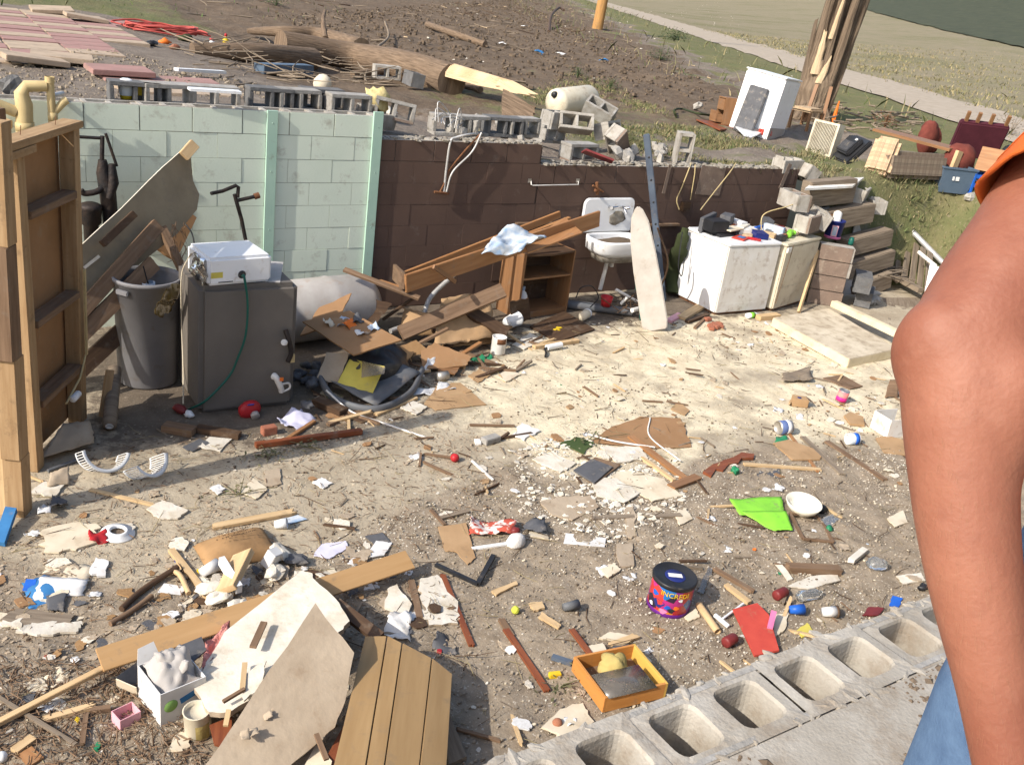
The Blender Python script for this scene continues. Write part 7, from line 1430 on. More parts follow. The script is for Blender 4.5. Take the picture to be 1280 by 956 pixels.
lid=MB().lathe(M,[(r_+.001,h_-.022),(r_+.006,h_-.022),(r_+.008,h_-.004),(r_+.004,h_+.004),(r_-.004,h_+.004),(r_-.010,h_-.002),(0,h_-.002)],48).build('lid','black_plastic',t)
MB().lathe(M,[(0,h_+.0),(r_*.48,h_+.0),(r_*.49,h_-.0015)],32).build('round_sticker','navy',t);MB().box(M@T((0,0,h_+.001),0,0,-30),(-r_*.33,-r_*.14,0),(r_*.33,r_*.14,.0012)).build('tape','white_paper',t)
def curved_text(txt,size,M,r,ang,z,mat,name,parent,ext=.0006):
    cu=bpy.data.curves.new('t','FONT');cu.body=txt;cu.size=size;cu.extrude=ext;cu.align_x='CENTER';cu.resolution_u=2;o=bpy.data.objects.new('t',cu);COL.objects.link(o)
    bpy.context.view_layer.update();me=o.evaluated_get(bpy.context.evaluated_depsgraph_get()).to_mesh();vs=[v.co.copy() for v in me.vertices];fs=[tuple(p.vertices) for p in me.polygons];o.to_mesh_clear();bpy.data.objects.remove(o)
    out=[]
    for v in vs:
        a=ang+v.x/r;rr=r+.001+v.z+ext;out.append(M@Vector((math.cos(a)*rr,math.sin(a)*rr,z+v.y)))
    mb=MB();mb.add(out,fs);return mb.build(name,mat,parent)
curved_text('INCREDI',.042,M,r_+.0012,aa+.24,h_-.066,'yellow','lettering',t)
for k,(da,z_,m_,s1) in enumerate(((-.45,.07,'navy',.032),(-.75,.12,'blue_plastic',.02),(.40,.07,'orange_plastic',.016),(.02,.065,'blue_plastic',.018),(-.85,.045,'white_plastic',.014),(.55,.12,'white_plastic',.012),(.2,.05,'black_plastic',.018),(-.15,.035,'pink_plastic',.02))):
    a=aa+da;mb=MB();n=14;vs=[]
    for lvl in (0,1):
        for i in range(n):an=2*math.pi*i/n;u=math.cos(an)*s1*(1+.3*math.sin(3*an+k));v=math.sin(an)*s1*.8;A2=a+u/r_;rr=r_+.0008+.0005*lvl+.0002*k;vs.append(M@Vector((math.cos(A2)*rr,math.sin(A2)*rr,z_+v)))
    mb.add(vs,[tuple(range(n,2*n))]+[(i,(i+1) % n,n+(i+1) % n,n+i) for i in range(n)]);mb.build('colour_patch',m_,t)
# right foreground group
t=thing('cardboard_tube','short tan cardboard tube lying right of the popcorn tin','tube',FL(883,778));a=FL(872,762)+Vector((0,0,.02));b=FL(896,794)+Vector((0,0,.02));MB().tube([a,b],.020,16,cap=False).tube([a+(b-a)*.002,b-(b-a)*.002],.016,16,cap=False).build('wall','pale_wood',t)
t=thing('hammer','small white plastic hammer lying between the tube and the red board','hammer',FL(905,775));a=FL(902,778)+Vector((0,0,.015));b=FL(928,758)+Vector((0,0,.02));MB().tube([a,b],.007,8).build('handle','white_plastic',t);MB().tube([FL(892,774)+Vector((0,0,.015)),FL(910,786)+Vector((0,0,.015))],.013,10).build('head','white_plastic',t)
stick('offcut','pale_wood',(906,735),(936,756),.035,.02,'pale wood offcut above the small white hammer','wood offcut');stick('plank','brown_wood',(894,716),(938,740),.03,.02,'brown splintered plank right of the popcorn tin','plank',jag=.02)
pl('red_board','red_paint',[(914,768,.02),(944,763,.03),(958,778,.04),(974,812,.05),(941,826,.03)],'bright red painted board beside the foreground wall','board',.012)
t=thing('jar','dark red glass jar lying against the red board','jar',FL(911,806));M=frame(FL(911,806)+Vector((0,0,.03)),(1,.15,0))@Matrix.Rotation(rad(90),4,'Y');MB().lathe(M,[(0,-.042),(.026,-.042),(.030,-.035),(.030,.03),(.026,.04),(0,.042)],20).build('jar_body','dark_red',t)
t=thing('jar','dark red jar with a white label lying left of the clear bottle','jar',FL(975,748));M=frame(FL(975,746)+Vector((0,0,.03)),(1,.1,0))@Matrix.Rotation(rad(90),4,'Y');MB().lathe(M,[(0,-.05),(.026,-.05),(.031,-.04),(.031,.035),(.022,.05),(0,.05)],20).build('jar_body','dark_red',t);MB().lathe(M,[(.0315,-.03),(.032,-.03),(.032,.0),(.0315,.0)],12,a0=rad(-20),a1=rad(60)).build('jar_label','white_paper',t)
t=thing('bottle','clear plastic bottle lying right of the dark red jar','bottle',FL(1012,752));M=frame(FL(1010,750)+Vector((0,0,.032)),(1,-.15,0))@Matrix.Rotation(rad(90),4,'Y');MB().lathe(M,[(0,-.08),(.028,-.08),(.032,-.07),(.030,0),(.032,.04),(.014,.075),(.012,.09),(0,.09)],20).build('bottle_body','glass',t)
stick('pink_stick','pink_plastic',(962,786,.05),(967,765,.07),.03,.012,'bright pink plastic strip right of the red board','strip')
t=thing('cup','bright blue plastic cup lying near the foreground wall','cup',FL(994,770));M=frame(FL(994,768)+Vector((0,0,.03)),(.9,-.5,.1))@Matrix.Rotation(rad(90),4,'Y');MB().lathe(M,[(0,-.04),(.022,-.04),(.032,.04),(.029,.04),(.02,-.035),(0,-.035)],20).build('shell','blue_plastic',t)
t=thing('cup','white paper cup with a brown rim lying right of the blue cup','cup',FL(1036,770));M=frame(FL(1036,770)+Vector((0,0,.032)),(.9,-.5,.1))@Matrix.Rotation(rad(90),4,'Y');MB().lathe(M,[(0,-.045),(.024,-.045),(.034,.04),(0.024,.035),(0,.03)],20).build('shell','white_paper',t);MB().lathe(M,[(.0335,.030),(.0365,.032),(.036,.044),(.030,.044)],20).build('rim','dark_wood',t)
for k,(c_,m_,lab) in enumerate((([(1078,768),(1086,758),(1106,759),(1098,768)],'dark_red','dark red card edge by the foreground wall'),([(995,790),(1008,780),(1016,790),(1002,798)],'yellow_card','dull yellow crumpled card below the blue cup'),([(965,770),(985,768),(980,790),(968,798)],'cream_paper','cream torn card left of the blue cup'),([(984,735),(1012,722),(1046,718),(1050,726),(1010,738)],'drywall','long white wallboard shard below the brown brick-like block'),([(968,705),(974,703),(990,726),(984,728)],'drywall','thin white shard left of the brown block'),([(1112,755),(1116,744),(1128,748),(1124,757)],'blue_plastic','small blue scrap near the wall at the right'),([(1120,720),(1150,718),(1156,728),(1128,730)],'drywall','white shard near the arm'),([(1108,650),(1128,640),(1134,655),(1118,660)],'cream_paper','cream flake under the arm on the gravel'),([(870,745),(884,712),(890,714),(878,748)],'smoked','clear plastic strip in the shadow of the popcorn tin'),([(855,773),(868,764),(874,774),(860,778)],'cream_paper','cream chip under the cardboard tube'))):pl('scrap',m_,c_,lab,'scrap',.008,.004)
mb=MB();a=FL(984,714);b=FL(1048,716);mb.board(a,b,.06,.045,jag=.01);tag(mb.build('wood_block','brown_wood'),'thick dirty brown wood block on the gravel','wood block');stick('wood_block','drywall',(1062,706),(1080,690),.04,.03,'white block standing left of the clear plastic container','block')
t=thing('container','crushed clear plastic container near the arm','container',FL(1095,712));mb=MB();mb.blob(T(FL(1095,710)+Vector((0,0,.03)),0,0,-20),.07,.05,.035,.18,9,4);mb.build('shell','glass',t)
mb=MB();mb.blob(T(FL(1153,738)+Vector((0,0,.02))),.04,.03,.02,.4,7,3);tag(mb.build('rag','black_plastic'),'black crumpled strip on the rim of the foreground wall','rag')
# lime bag, bowl, frame
t=thing('plastic_sheet','bright lime green folded plastic sheet lying on the gravel','plastic sheet',FL(945,640));q=lambda a,b,c=.02:FL(a,b)+Vector((0,0,c))
MB().sheet([q(924,646),q(979,650,.03),q(976,626,.045),q(910,628)],14,8,.012,.0015,7,3,edge=.15).build('upper_fold','lime',t);MB().sheet([q(966,666),q(990,667,.02),q(980,649,.05),q(924,644,.035)],14,8,.010,.0015,7,5,edge=.15).build('lower_fold','lime',t)
t=thing('bowl','round cream-white bowl sitting on the small wooden frame','bowl',FL(1001,640));q=T(FL(1001,640)+Vector((0,0,.01)),5,-3,0);rb_=22.5/(FPX/((FL(1001,640)-CAM).dot(_f)));MB().lathe(q,[(0,0),(rb_*.5,0),(rb_*.55,.008),(rb_*.85,.045),(rb_,.085),(rb_*.97,.087),(rb_*.82,.05),(rb_*.5,.015),(0,.012)],36).build('shell','bowl_cream' if mk('bowl_cream',(.78,.74,.62),(.74,.69,.56),3,.3,0,dirt=.1) else '',t)
t=thing('picture_frame','small empty wooden picture frame lying below the bowl','frame',FL(1015,662));c_=[FL(986,646),FL(1022,646),FL(1041,679),FL(1003,676)];mb=MB()
for k in range(4):mb.board(c_[k]+Vector((0,0,.006+.0008*k)),c_[(k+1) % 4]+Vector((0,0,.006+.0008*k)),.018,.014)
mb.build('moulding','brown_wood',t)
mb=MB();mb.lathe(T(FL(1036,663)+Vector((0,0,.012)),30,0,0),[(0,-.01),(.022,-.01),(.022,.012),(0,.012)],16);tag(mb.build('green_bung','green_plastic'),'green plastic cap right of the small wooden frame','cap');mb=MB();mb.blob(T(FL(1026,640)+Vector((0,0,.02))),.04,.03,.025,.4,7,2);tag(mb.build('foil','black_plastic'),'black crumpled bag behind the bowl','bag');pl('film','glass',[(1024,652),(1040,645),(1048,652),(1036,662)],'clear crumpled film right of the bowl','film',.006,.006)
# cans at the right
def can(px,py,r,h,mats,label,lie=None,nm='tin_can'):
    t=thing(nm,label,'tin',FL(px,py));
    M=T(FL(px,py)+Vector((0,0,.003)),4,6,0) if lie is None else frame(FL(px,py)+Vector((0,0,r)),lie)@Matrix.Rotation(rad(90),4,'Y')@T((0,0,-h/2))
    MB().lathe(M,[(0,.0),(r-.004,0),(r,.003),(r,h),(r-.006,h),(r-.006,h-.012),(0,h-.012)],28).build('tin_body',mats[0],t)
    MB().lathe(M,[(r+.0006,h*.1),(r+.0012,h*.1),(r+.0012,h*.9),(r+.0006,h*.9)],28).build('paper_label',mats[1],t)
    if len(mats)>2:MB().lathe(M,[(r+.0016,h*.12),(r+.002,h*.12),(r+.002,h*.45),(r+.0016,h*.45)],28).build('label_band',mats[2],t)
    return t,M
mk('pink_label',(.75,.16,.20),(.68,.35,.22),12,.6,0);mk('hotpink',(.70,.03,.25),(.6,.02,.2),6,.5,0);mk('navy_label',(.08,.12,.28),(.10,.14,.26),6,.6,0,dirt=.2)
can(1050,502,.046,.115,('steel','pink_label','hotpink'),'open tin can with a pink and red label standing on the cream mud')
can(978,542,.055,.12,('tin','navy_label','white_paper'),'empty tin with a torn blue label lying with its mouth to the left',(-1,.25,-.05))
t,M=can(1064,555,.045,.10,('white_plastic','light_blue','blue_plastic'),'white tub with a blue and white label lying on its side at the right',(-1,.4,-.1),'tub')
t=thing('carton','small crushed brown carton with a round blue mark left of the pink tin','carton',FL(998,505));M=T(FL(998,506),0,0,-35);mb=MB();mb.prism(M,[(-.07,-.05),(.07,-.05),(.06,.05),(-.06,.05)],0,.075);mb.build('shell','cardboard',t,bevel=.006);MB().lathe(M@T((-.01,-.01,.077)),[(0,.001),(.018,.001),(.019,-.001)],16).build('blue_mark','navy',t);MB().plate([M@Vector((.07,-.05,.075)),M@Vector((.12,-.04,.05)),M@Vector((.11,.04,.05)),M@Vector((.06,.05,.075))],.003).build('flap','brown_wood',t)
pl('cardboard','cardboard',[(1054,522),(1062,518),(1078,524),(1080,534),(1062,532)],'tan sponge-like slab below the pink tin','sponge',.018,.002);pl('cardboard','cardboard',[(838,512),(848,502),(862,514),(856,520)],'small tan card lying on the cream mud','card',.005,.003)
t=thing('carton','white-lined box on its side, half hidden by the arm','carton',FL(1115,550));M=T(FL(1108,548),0,0,-10);mb=MB();mb.box(M,(0,0,0),(.25,.004,.16));mb.box(M,(0,.005,0),(.004,.20,.16));mb.box(M,(.005,.005,.0),(.25,.20,.004));mb.box(M,(.005,.196,.005),(.25,.20,.16));mb.build('shell','white_enamel_muddy',t)
pl('cardboard','cardboard',[(1094,549),(1110,546),(1140,556),(1136,572),(1104,568)],'tan cardboard sheet in front of the white-lined box','cardboard',.008,.003);pl('cardboard','brown_wood',[(1028,474),(1052,470),(1078,484),(1062,488)],'dark brown board behind the pink tin','board',.008,.006);sheetf('cardboard','grey_wood',[(976,480),(1015,480),(1012,464),(978,466)],'crumpled grey-brown cardboard on the cream mud','cardboard',.035,6,9,.4)
sheetf('cardboard','brown_wood',[(1105,498),(1122,498),(1125,474,.14),(1112,474,.12)],'brown curled cardboard standing behind the white-lined box','cardboard',.02,4,7,.3)
# trim, planks mid-right
tr_=[FL(880,597),FL(893,590),FL(897,583),FL(915,583),FL(922,573),FL(941,572)]
mb=MB();mb.prism(Matrix.Translation((0,0,tr_[0].z+.004)),[(p.x,p.y) for p in [FL(*q) for q in ((878,593),(890,584),(897,582),(906,578),(916,575),(926,569),(942,571),(941,576),(926,576),(922,582),(910,584),(903,592),(894,590),(888,599))]],0,.02);tag(mb.build('trim','red_wood'),'reddish wavy-edged wooden trim lying across the edge of the cream mud','trim')
for a,b,w,m_,lab in (((930,582),(1025,588),.035,'pale_wood','long thin pale lath right of the wavy trim'),((1033,553),(1106,600),.05,'brown_wood','rough brown plank slanting toward the arm'),((1003,548),(1052,595),.05,'grey_wood','grey plank half sunk beside the rough brown one'),((740,650),(850,645),.04,'grey_wood','thin board in the gravel right of the plaster patch'),((590,578),(616,600),.012,'white_pipe','thin white stick on the bare slab right of the red ball'),((594,619),(623,606),.010,'dark_wood','thin dark stick below the white one'),((588,532),(642,534),.018,'brown_wood','dark twig-like strip on the slab'),((622,549),(664,543),.022,'dark_wood','dark strip touching the grey block on the slab'),((0,720),(0,721),.001,'dark_wood','')):
    if lab:stick('plank',m_,a,b,w,.014,lab,'plank',jag=.008)
pl('board','cardboard',[(966,556),(985,552),(1028,568),(1024,577),(990,577)],'tan board lying below the blue tin','board',.012);mb=MB();mb.box(T(FL(613,552),0,0,10),(-.07,-.035,0),(.07,.035,.045));tag(mb.build('block','concrete',bevel=.004),'small grey block lying on the slab','block');mb=MB();mb.box(T(FL(597,553),0,0,70),(-.03,-.02,0),(.03,.02,.02));tag(mb.build('chip','white_plastic'),'small white chip left of the small grey block','chip')
sheetf('cloth_scrap','slate',[(946,596),(978,598),(976,584),(950,585)],'dark flattened cloth right of the wavy trim','rag',.012,5,8,.5);sheetf('scrap','green_plastic',[(968,556),(985,556),(984,548),(970,548)],'green scrap under the blue tin','scrap',.02,9,6,.5)
for a,b,w,m_,lab in (((788,548),(862,606),.06,'orange_wood','orange-brown wooden trim lying on the plaster patch, the longer of two'),((802,574),(842,604),.03,'pale_wood','thin pale-orange strip parallel to the longer trim'),((838,612),(872,598),.07,'veneer','orange-brown panel end at the foot of the trim')):stick('trim',m_,a,b,w,.02,lab,'trim')
pl('hardboard','hardboard',[(738,555),(760,538),(800,522),(850,524),(864,560),(820,562)],'thin brown hardboard sheet lying on the cream mud','hardboard',.004,.01);tag(MB().tube(bez([FL(735,546)+Vector((0,0,.02)),FL(770,556)+Vector((0,0,.03)),FL(818,562)+Vector((0,0,.02))]),.007,6).tube(bez([FL(812,525)+Vector((0,0,.02)),FL(812,548)+Vector((0,0,.02)),FL(850,580)+Vector((0,0,.02))]),.006,6).build('cable','white_pipe'),'white cable curving over the hardboard sheet','cable')
t=thing('floor_tile','dark grey square tile on a wooden backing lying on the plaster patch','tile',FL(742,588));mb=MB();mb.plate([P(717,587,.035),P(740,573,.035),P(766,583,.035),P(743,603,.035)],.012);mb.build('tile','slate',t);mb=MB();mb.plate([P(719,588,.022),P(744,571,.022),P(776,580,.022),P(744,605,.022)],.012);mb.build('backing','brown_wood',t)
for k,(c_,m_,lab) in enumerate((([(762,596),(780,589),(830,602),(852,622),(815,628),(790,612)],'cream_paper','long cream wallboard strip on the plaster patch'),([(675,628),(700,622),(738,622),(748,636),(715,652),(690,645)],'drywall_paper','round-edged buff wallboard piece left on the gravel'),([(735,598),(770,600),(800,618),(780,630),(745,622)],'drywall','white plaster slab at the middle of the plaster patch'),([(665,575),(690,568),(720,580),(700,592)],'drywall','white crumbled piece at the left of the plaster patch'),([(780,640),(792,634),(796,672),(782,676)],'drywall_paper','grey-buff strip standing at the right of the round-edged piece'),([(750,560),(800,560),(810,575),(770,580)],'drywall','white powdery plaster sheet above the tile'),([(842,642),(858,636),(866,648),(850,656)],'cream_paper','curled cream flake right of the plaster patch'),([(748,715),(765,708),(775,716),(760,726)],'cream_paper','curled cream flake left of the popcorn tin'),([(770,682),(790,680),(792,710),(772,714)],'drywall_paper','buff flake between the paper strip and the popcorn tin'),([(640,545),(652,530),(675,540),(655,552)],'white_paper','white paper scrap on the slab'),([(700,555),(720,548),(742,555),(730,568)],'foliage_dark','sprig of dark leaves on the plaster patch'))):pl('drywall_scrap',m_,c_,lab,'wallboard',.009,.012)
# things near the tank foot
t=thing('jug','red plastic jug with a blue label lying at the tank foot','jug',FL(312,522));q=FL(312,520)+Vector((0,0,.05));mb=MB();mb.blob(T(q,0,0,10),.085,.05,.07,.06,10,3);mb.build('body','red_plastic',t);MB().lathe(frame(q+Vector((.02,-.04,-.02)),(1,0,0),z=(.1,-.8,-.3)),[(.012,0),(.03,0),(.03,.03),(.024,.034),(0,.034)],16).build('cap','barrel_grey',t);MB().box(T(q+Vector((-.005,-.035,.045)),40,0,0),(-.025,0,-.015),(.02,.004,.015)).build('blue_label','blue_plastic',t)
for a,b,w,h_,m_,lab in (((205,538),(243,545),.09,.05,'brown_wood','thick brown wood block at the left foot of the tank'),((246,540),(300,548),.07,.04,'dark_wood','brown block lying along the front foot of the tank'),((319,560),(452,542),.045,.035,'red_wood','long red-brown rail lying in front of the tank'),((356,552),(393,528),.03,.02,'orange_wood','orange stick resting on the red-brown rail'),((395,505),(430,520),.10,.05,'dark_wood','dark wood block right of the tank foot')):stick('wood_block',m_,a,b,w,h_,lab,'wood block',bevel=.003)
mb=MB();mb.box(T(FL(336,542),0,0,5),(-.05,-.03,0),(.05,.03,.06));tag(mb.build('brick','brick',bevel=.004),'half a brick standing behind the red-brown rail','brick')
sheetf('cloth','light_blue_pale',[(345,532),(372,538),(402,524),(376,514)],'crumpled blue-white cloth behind the red-brown rail','cloth',.05,8,12,.3);t=thing('shoe','small red and white shoe-like object at the left foot of the tank','shoe',FL(226,520));mb=MB();mb.blob(T(FL(225,518)+Vector((0,0,.035)),0,0,120),.06,.035,.035,.15,8,3);mb.build('upper','dark_red',t);mb=MB();mb.blob(T(FL(236,523)+Vector((0,0,.025)),0,0,120),.04,.03,.025,.2,8,5);mb.build('toe','white_plastic',t)
for k,(c_,m_,lab) in enumerate((([(228,560),(250,550),(262,556),(240,566)],'slate','dark flat scrap on the slab before the tank'),([(248,560),(262,548),(290,550),(275,566)],'drywall','white flaky scrap before the tank'),([(330,590),(350,586),(352,606),(332,610)],'drywall_paper','buff paper square on the slab'),([(300,618),(316,600),(334,612),(320,625)],'cream_paper','cream triangular scrap beside the buff square'),([(262,612),(272,606),(282,612),(272,620)],'white_paper','small white crumpled paper on the bare slab'),([(390,605),(402,598),(416,605),(404,612)],'white_paper','small white scrap on the slab near the middle'))):pl('scrap',m_,c_,lab,'scrap',.006,.008)
# leaf twigs on slab
for k,(px,py,n_) in enumerate(((335,570,60),(385,560,40),(300,620,30),(870,690,0),(420,500,40),(735,552,40),(700,860,30))):
    if not n_:continue
    a=FL(px,py);mb=MB();g=random.Random(k)
    for i in range(n_):
        q=a+Vector((g.gauss(0,.08),g.gauss(0,.05),.01+g.random()*.035));r2=g.uniform(.008,.02);an=g.random()*6.28;u_=Vector((math.cos(an),math.sin(an),g.uniform(-.5,.5)))*r2;w2=Vector((-math.sin(an),math.cos(an),.3))*r2*.45;mb.add([q-u_,q-w2,q+u_,q+w2],[(0,1,2,3)])
    for i in range(4):e=a+Vector((g.gauss(0,.14),g.gauss(0,.07),.03));mb.tube([a+Vector((0,0,.01)),(a+e)/2+Vector((0,0,.015)),e],[.004,.003,.002],4)
    tag(mb.build('leafy_twig','dried_leaf'),'wilted leafy twig lying on the floor','twig','wilted twigs on the floor')
# ---- scattered scraps, counted ones
FLR=lambda *q:[tuple(P(*a,0)[:2]) for a in q]
zones=dict(left=FLR((0,640),(120,560),(420,540),(640,560),(640,640),(420,700),(200,830),(0,860)),front=FLR((0,800),(250,760),(560,680),(1150,560),(1170,730),(720,930),(400,1000),(0,1000)),cream=FLR((520,520),(560,430),(800,400),(960,400),(1130,460),(1130,570),(860,590),(640,600)))
floor_poly=FLR((-40,640),(120,540),(380,540),(540,430),(780,400),(960,400),(1150,440),(1200,735),(690,950),(560,1020),(-100,1020))
def chips(name,n,region,mats,label,cat,group,s,th,jag,shape='poly',elong=1):
    protos_=[];k=0;tries=0;xs=[p[0] for p in region];ys=[p[1] for p in region]
    for i in range(8):
        mb=MB();m_=random.choice((5,6,7));pts=[]
        if shape=='poly':
            a0=random.random()*6
            for j in range(m_):rr=random.uniform(.55,1.1);a=a0+2*math.pi*j/m_;pts.append(Vector((rr*math.cos(a)*elong,rr*math.sin(a)*.7,random.uniform(0,.12))))
            mb.plate(pts,th,jag,sub=3)
        elif shape=='sheet':mb.sheet([Vector((-1,-.7,0)),Vector((1,-.75,.1)),Vector((.95,.7,.1)),Vector((-.9,.75,0))],7,6,.22,.02,1.6,i,edge=.7)
        else:mb.board(Vector((-elong,0,0)),Vector((elong,0,.1)),.22,.16,jag=.25)
        o=mb.build(name,mats[i % len(mats)],None,local=True);protos_.append(o)
    used_=set()
    while k<n and tries<n*40:
        tries+=1;x_=random.uniform(min(xs),max(xs));y_=random.uniform(min(ys),max(ys))
        if inpoly(np.array([x_]),np.array([y_]),region,.01)[0]<.5:continue
        if float(fbm(np.array([x_*1.3+2]),np.array([y_*1.3]),3)[0])+random.uniform(-.25,.35)<0:continue
        i=random.randrange(8);src=protos_[i];o=src if i not in used_ else src.copy()
        if i in used_:COL.objects.link(o)
        used_.add(i);sc_=s[0]+(s[1]-s[0])*random.random()**2;o.scale=(sc_,sc_,sc_);o.location=(x_,y_,FZ(x_,y_)+(th*sc_ if shape=='poly' else .002)+.002);o.rotation_euler=(rad(random.uniform(-9,9)),rad(random.uniform(-9,9)),random.random()*6.28);tag(o,label,cat,group);k+=1
    for i in range(8):
        if i not in used_:bpy.data.objects.remove(protos_[i])
chips('plaster_chip',150,floor_poly,['drywall','cream_paper','drywall','white_paper'],'small pale plaster chip strewn on the floor','plaster','small plaster chips strewn on the floor',(.015,.06),.12,.12)
chips('board_chip',120,floor_poly,['drywall_paper','hardboard','cardboard'],'small brownish board chip strewn on the floor','board chip','small board chips strewn on the floor',(.02,.07),.12,.1)
chips('wood_stick',170,floor_poly,['pale_wood','brown_wood','grey_wood','dark_wood'],'small broken stick of wood strewn on the floor','stick','small sticks strewn on the floor',(.03,.09),.1,0,'stick',1.1)
chips('paper_scrap',80,floor_poly,['white_paper','cream_paper','white_paper','drywall_paper'],'crumpled scrap of paper strewn on the floor','paper','crumpled paper scraps strewn on the floor',(.02,.055),.1,0,'sheet')
chips('plastic_chip',22,floor_poly,['blue_plastic','red_plastic','green_plastic','yellow','slate','light_blue','orange_plastic','black_plastic'],'tiny coloured bit of plastic strewn on the floor','plastic','coloured bits of plastic strewn on the floor',(.010,.028),.3,.1)
front=FLR((-60,760),(250,740),(450,660),(640,585),(800,600),(900,570),(1160,560),(1200,740),(680,960),(560,1030),(-100,1030))
chip_litter('plaster_crumbs',7000,front,'drywall','white plaster crumbs scattered through the gravel',(.002,.010),FZ,.5,'gravel',1.1)
chip_litter('gravel',9000,front,'rock','brown-grey gravel bedded in the dirt floor',(.004,.014),FZ,.8,'gravel')
chip_litter('plaster_crumbs',2600,floor_poly,'cream_paper','pale crumbs scattered over the whole floor',(.003,.014),FZ,.4,'gravel',1.4)
chip_litter('dirt_crumbs',3500,floor_poly,'clod','dark crumbs of earth scattered over the floor',(.003,.014),FZ,.6,'earth',1.2)
stick_litter('straw',900,floor_poly,'blade_dry','dry straw and grass stems lying over the floor',(.03,.22),(.0009,.0022),.01,FZ);stick_litter('twigs',500,floor_poly,'dark_wood','fine dark twigs lying over the floor',(.04,.28),(.001,.0035),.01,FZ)
pp=FLR((640,560),(700,545),(850,575),(860,640),(760,680),(650,640));chip_litter('plaster_flakes',900,pp,'drywall','white flakes of the broken plaster patch',(.008,.04),FZ,.15,'plaster')
bb=FLR((0,830),(240,830),(260,1000),(-100,1000));stick_litter('mulch',1800,bb,'brown_wood','shredded bark and chaff at the lower left',(.02,.09),(.001,.004),.02,FZ)
rim=FLR((380,540),(420,470),(600,420),(700,440),(560,520));stick_litter('chaff',260,rim,'brown_wood','small bark shreds in front of the pile',(.02,.12),(.001,.004),.015,FZ)

lf=FLR((0,650),(120,560),(420,530),(560,500),(640,600),(520,720),(460,800),(0,860));stick_litter('mulch',1500,lf,'brown_wood','fine bark and straw litter over the left of the floor',(.015,.09),(.0008,.003),.012,FZ)
chip_litter('flecks',1600,lf,'drywall_paper','buff flecks over the left of the floor',(.004,.02),FZ,.2,'litter',1.6)
chips('wallboard_chip',60,FLR((0,700),(200,620),(480,640),(560,760),(460,800),(200,830),(250,960),(0,960)),['drywall','drywall_paper','kraft','cream_paper','slate'],'torn flat scrap in the litter at the left foreground','scrap','torn scraps in the left foreground',(.03,.085),.08,.14)
chips('offcut',60,FLR((380,540),(400,480),(600,420),(720,430),(640,470),(520,530)),['brown_wood','dark_wood','grey_wood','pale_wood'],'broken wood stick along the front of the pile','stick','broken sticks along the front of the pile',(.04,.14),.1,0,'stick',1.2)

ww=FLR((170,780),(250,690),(430,690),(560,720),(600,800),(560,960),(200,960));stick_litter('mulch',900,ww,'grey_wood','bark and straw litter round the foreground heap',(.015,.10),(.0008,.003),.015,FZ)
chips('heap_scrap',46,FLR((180,800),(260,700),(400,690),(560,730),(590,800),(560,830),(450,800),(380,760)),['drywall','brown_wood','kraft','drywall_paper','white_paper','slate','dark_wood','cream_paper'],'torn scrap packed round the foreground heap','scrap','scraps packed round the foreground heap',(.03,.075),.1,.14)
# ================================================================ PERSON at the right edge
SH=PD(1440,105,.80);FWD=Vector((_f.x,_f.y,0)).normalized();RGT=Vector((-FWD.y,FWD.x,0));t0=Vector((SH.x,SH.y,1.6))-RGT*.235
def B(f,r,z):return t0+FWD*f+RGT*r+Vector((0,0,z))
EL=PD(1203,440,.745);WR=PD(1262,945,.725)
# arm as a chain of fitted cross-sections (centre, half width)
arm=[(SH,.058),(PD(1400,150,.79),.056),(PD(1358,205,.785),.054),(PD(1318,258,.775),.053),(PD(1286,310,.765),.053),(PD(1252,360,.755),.0535),(PD(1222,410,.748),.0530),(PD(1207,458,.743),.0510),(PD(1202,510,.74),.0495),(PD(1203,570,.738),.0460),(PD(1207,640,.735),.0425),(PD(1216,710,.732),.0395),(PD(1229,780,.730),.0365),(PD(1243,850,.727),.0330),(PD(1256,930,.725),.0300),(PD(1266,990,.724),.0285)]
def skinmesh(nodes,edges,root,lv=2):
    me=bpy.data.meshes.new('b');me.from_pydata([tuple(n[0]) for n in nodes],edges,[]);o=bpy.data.objects.new('b',me);COL.objects.link(o);sk=o.modifiers.new('s','SKIN')
    for i,n in enumerate(nodes):r=n[1] if isinstance(n[1],tuple) else (n[1],n[1]);me.skin_vertices[0].data[i].radius=r;me.skin_vertices[0].data[i].use_root=i==root
    su=o.modifiers.new('u','SUBSURF');su.levels=lv;su.render_levels=lv
    bpy.context.view_layer.update();m2=bpy.data.meshes.new_from_object(o.evaluated_get(bpy.context.evaluated_depsgraph_get()));bpy.data.objects.remove(o);return [v.co.copy() for v in m2.vertices],[tuple(p.vertices) for p in m2.polygons]
head=B(.03,.0,1.70)
nodes=[(B(0,0,.95),.115),(B(0,0,1.10),.11),(B(.0,0,1.28),.115),(B(.0,0,1.42),.10),(B(.01,0,1.52),(.06,.06)),(B(.03,0,1.60),(.055,.06)),(B(.04,0,1.68),(.075,.09)),(B(.03,0,1.77),(.075,.09)),
 (B(0,.10,.90),(.085,.095)),(B(.02,.11,.50),(.062,.065)),(B(-.01,.11,.12),(.045,.05)),(B(.10,.12,.04),(.035,.03)),(B(.19,.13,.03),(.04,.025)),
 (B(0,-.10,.90),(.085,.095)),(B(.02,-.11,.50),(.062,.065)),(B(-.01,-.11,.12),(.045,.05)),(B(.10,-.12,.04),(.035,.03)),(B(.19,-.13,.03),(.04,.025)),
 (B(-.0,-.19,1.43),(.055,.055)),(B(-.06,-.25,1.17),(.042,.042)),(B(.10,-.24,.98),(.03,.03)),(B(.16,-.23,.92),(.035,.018))]
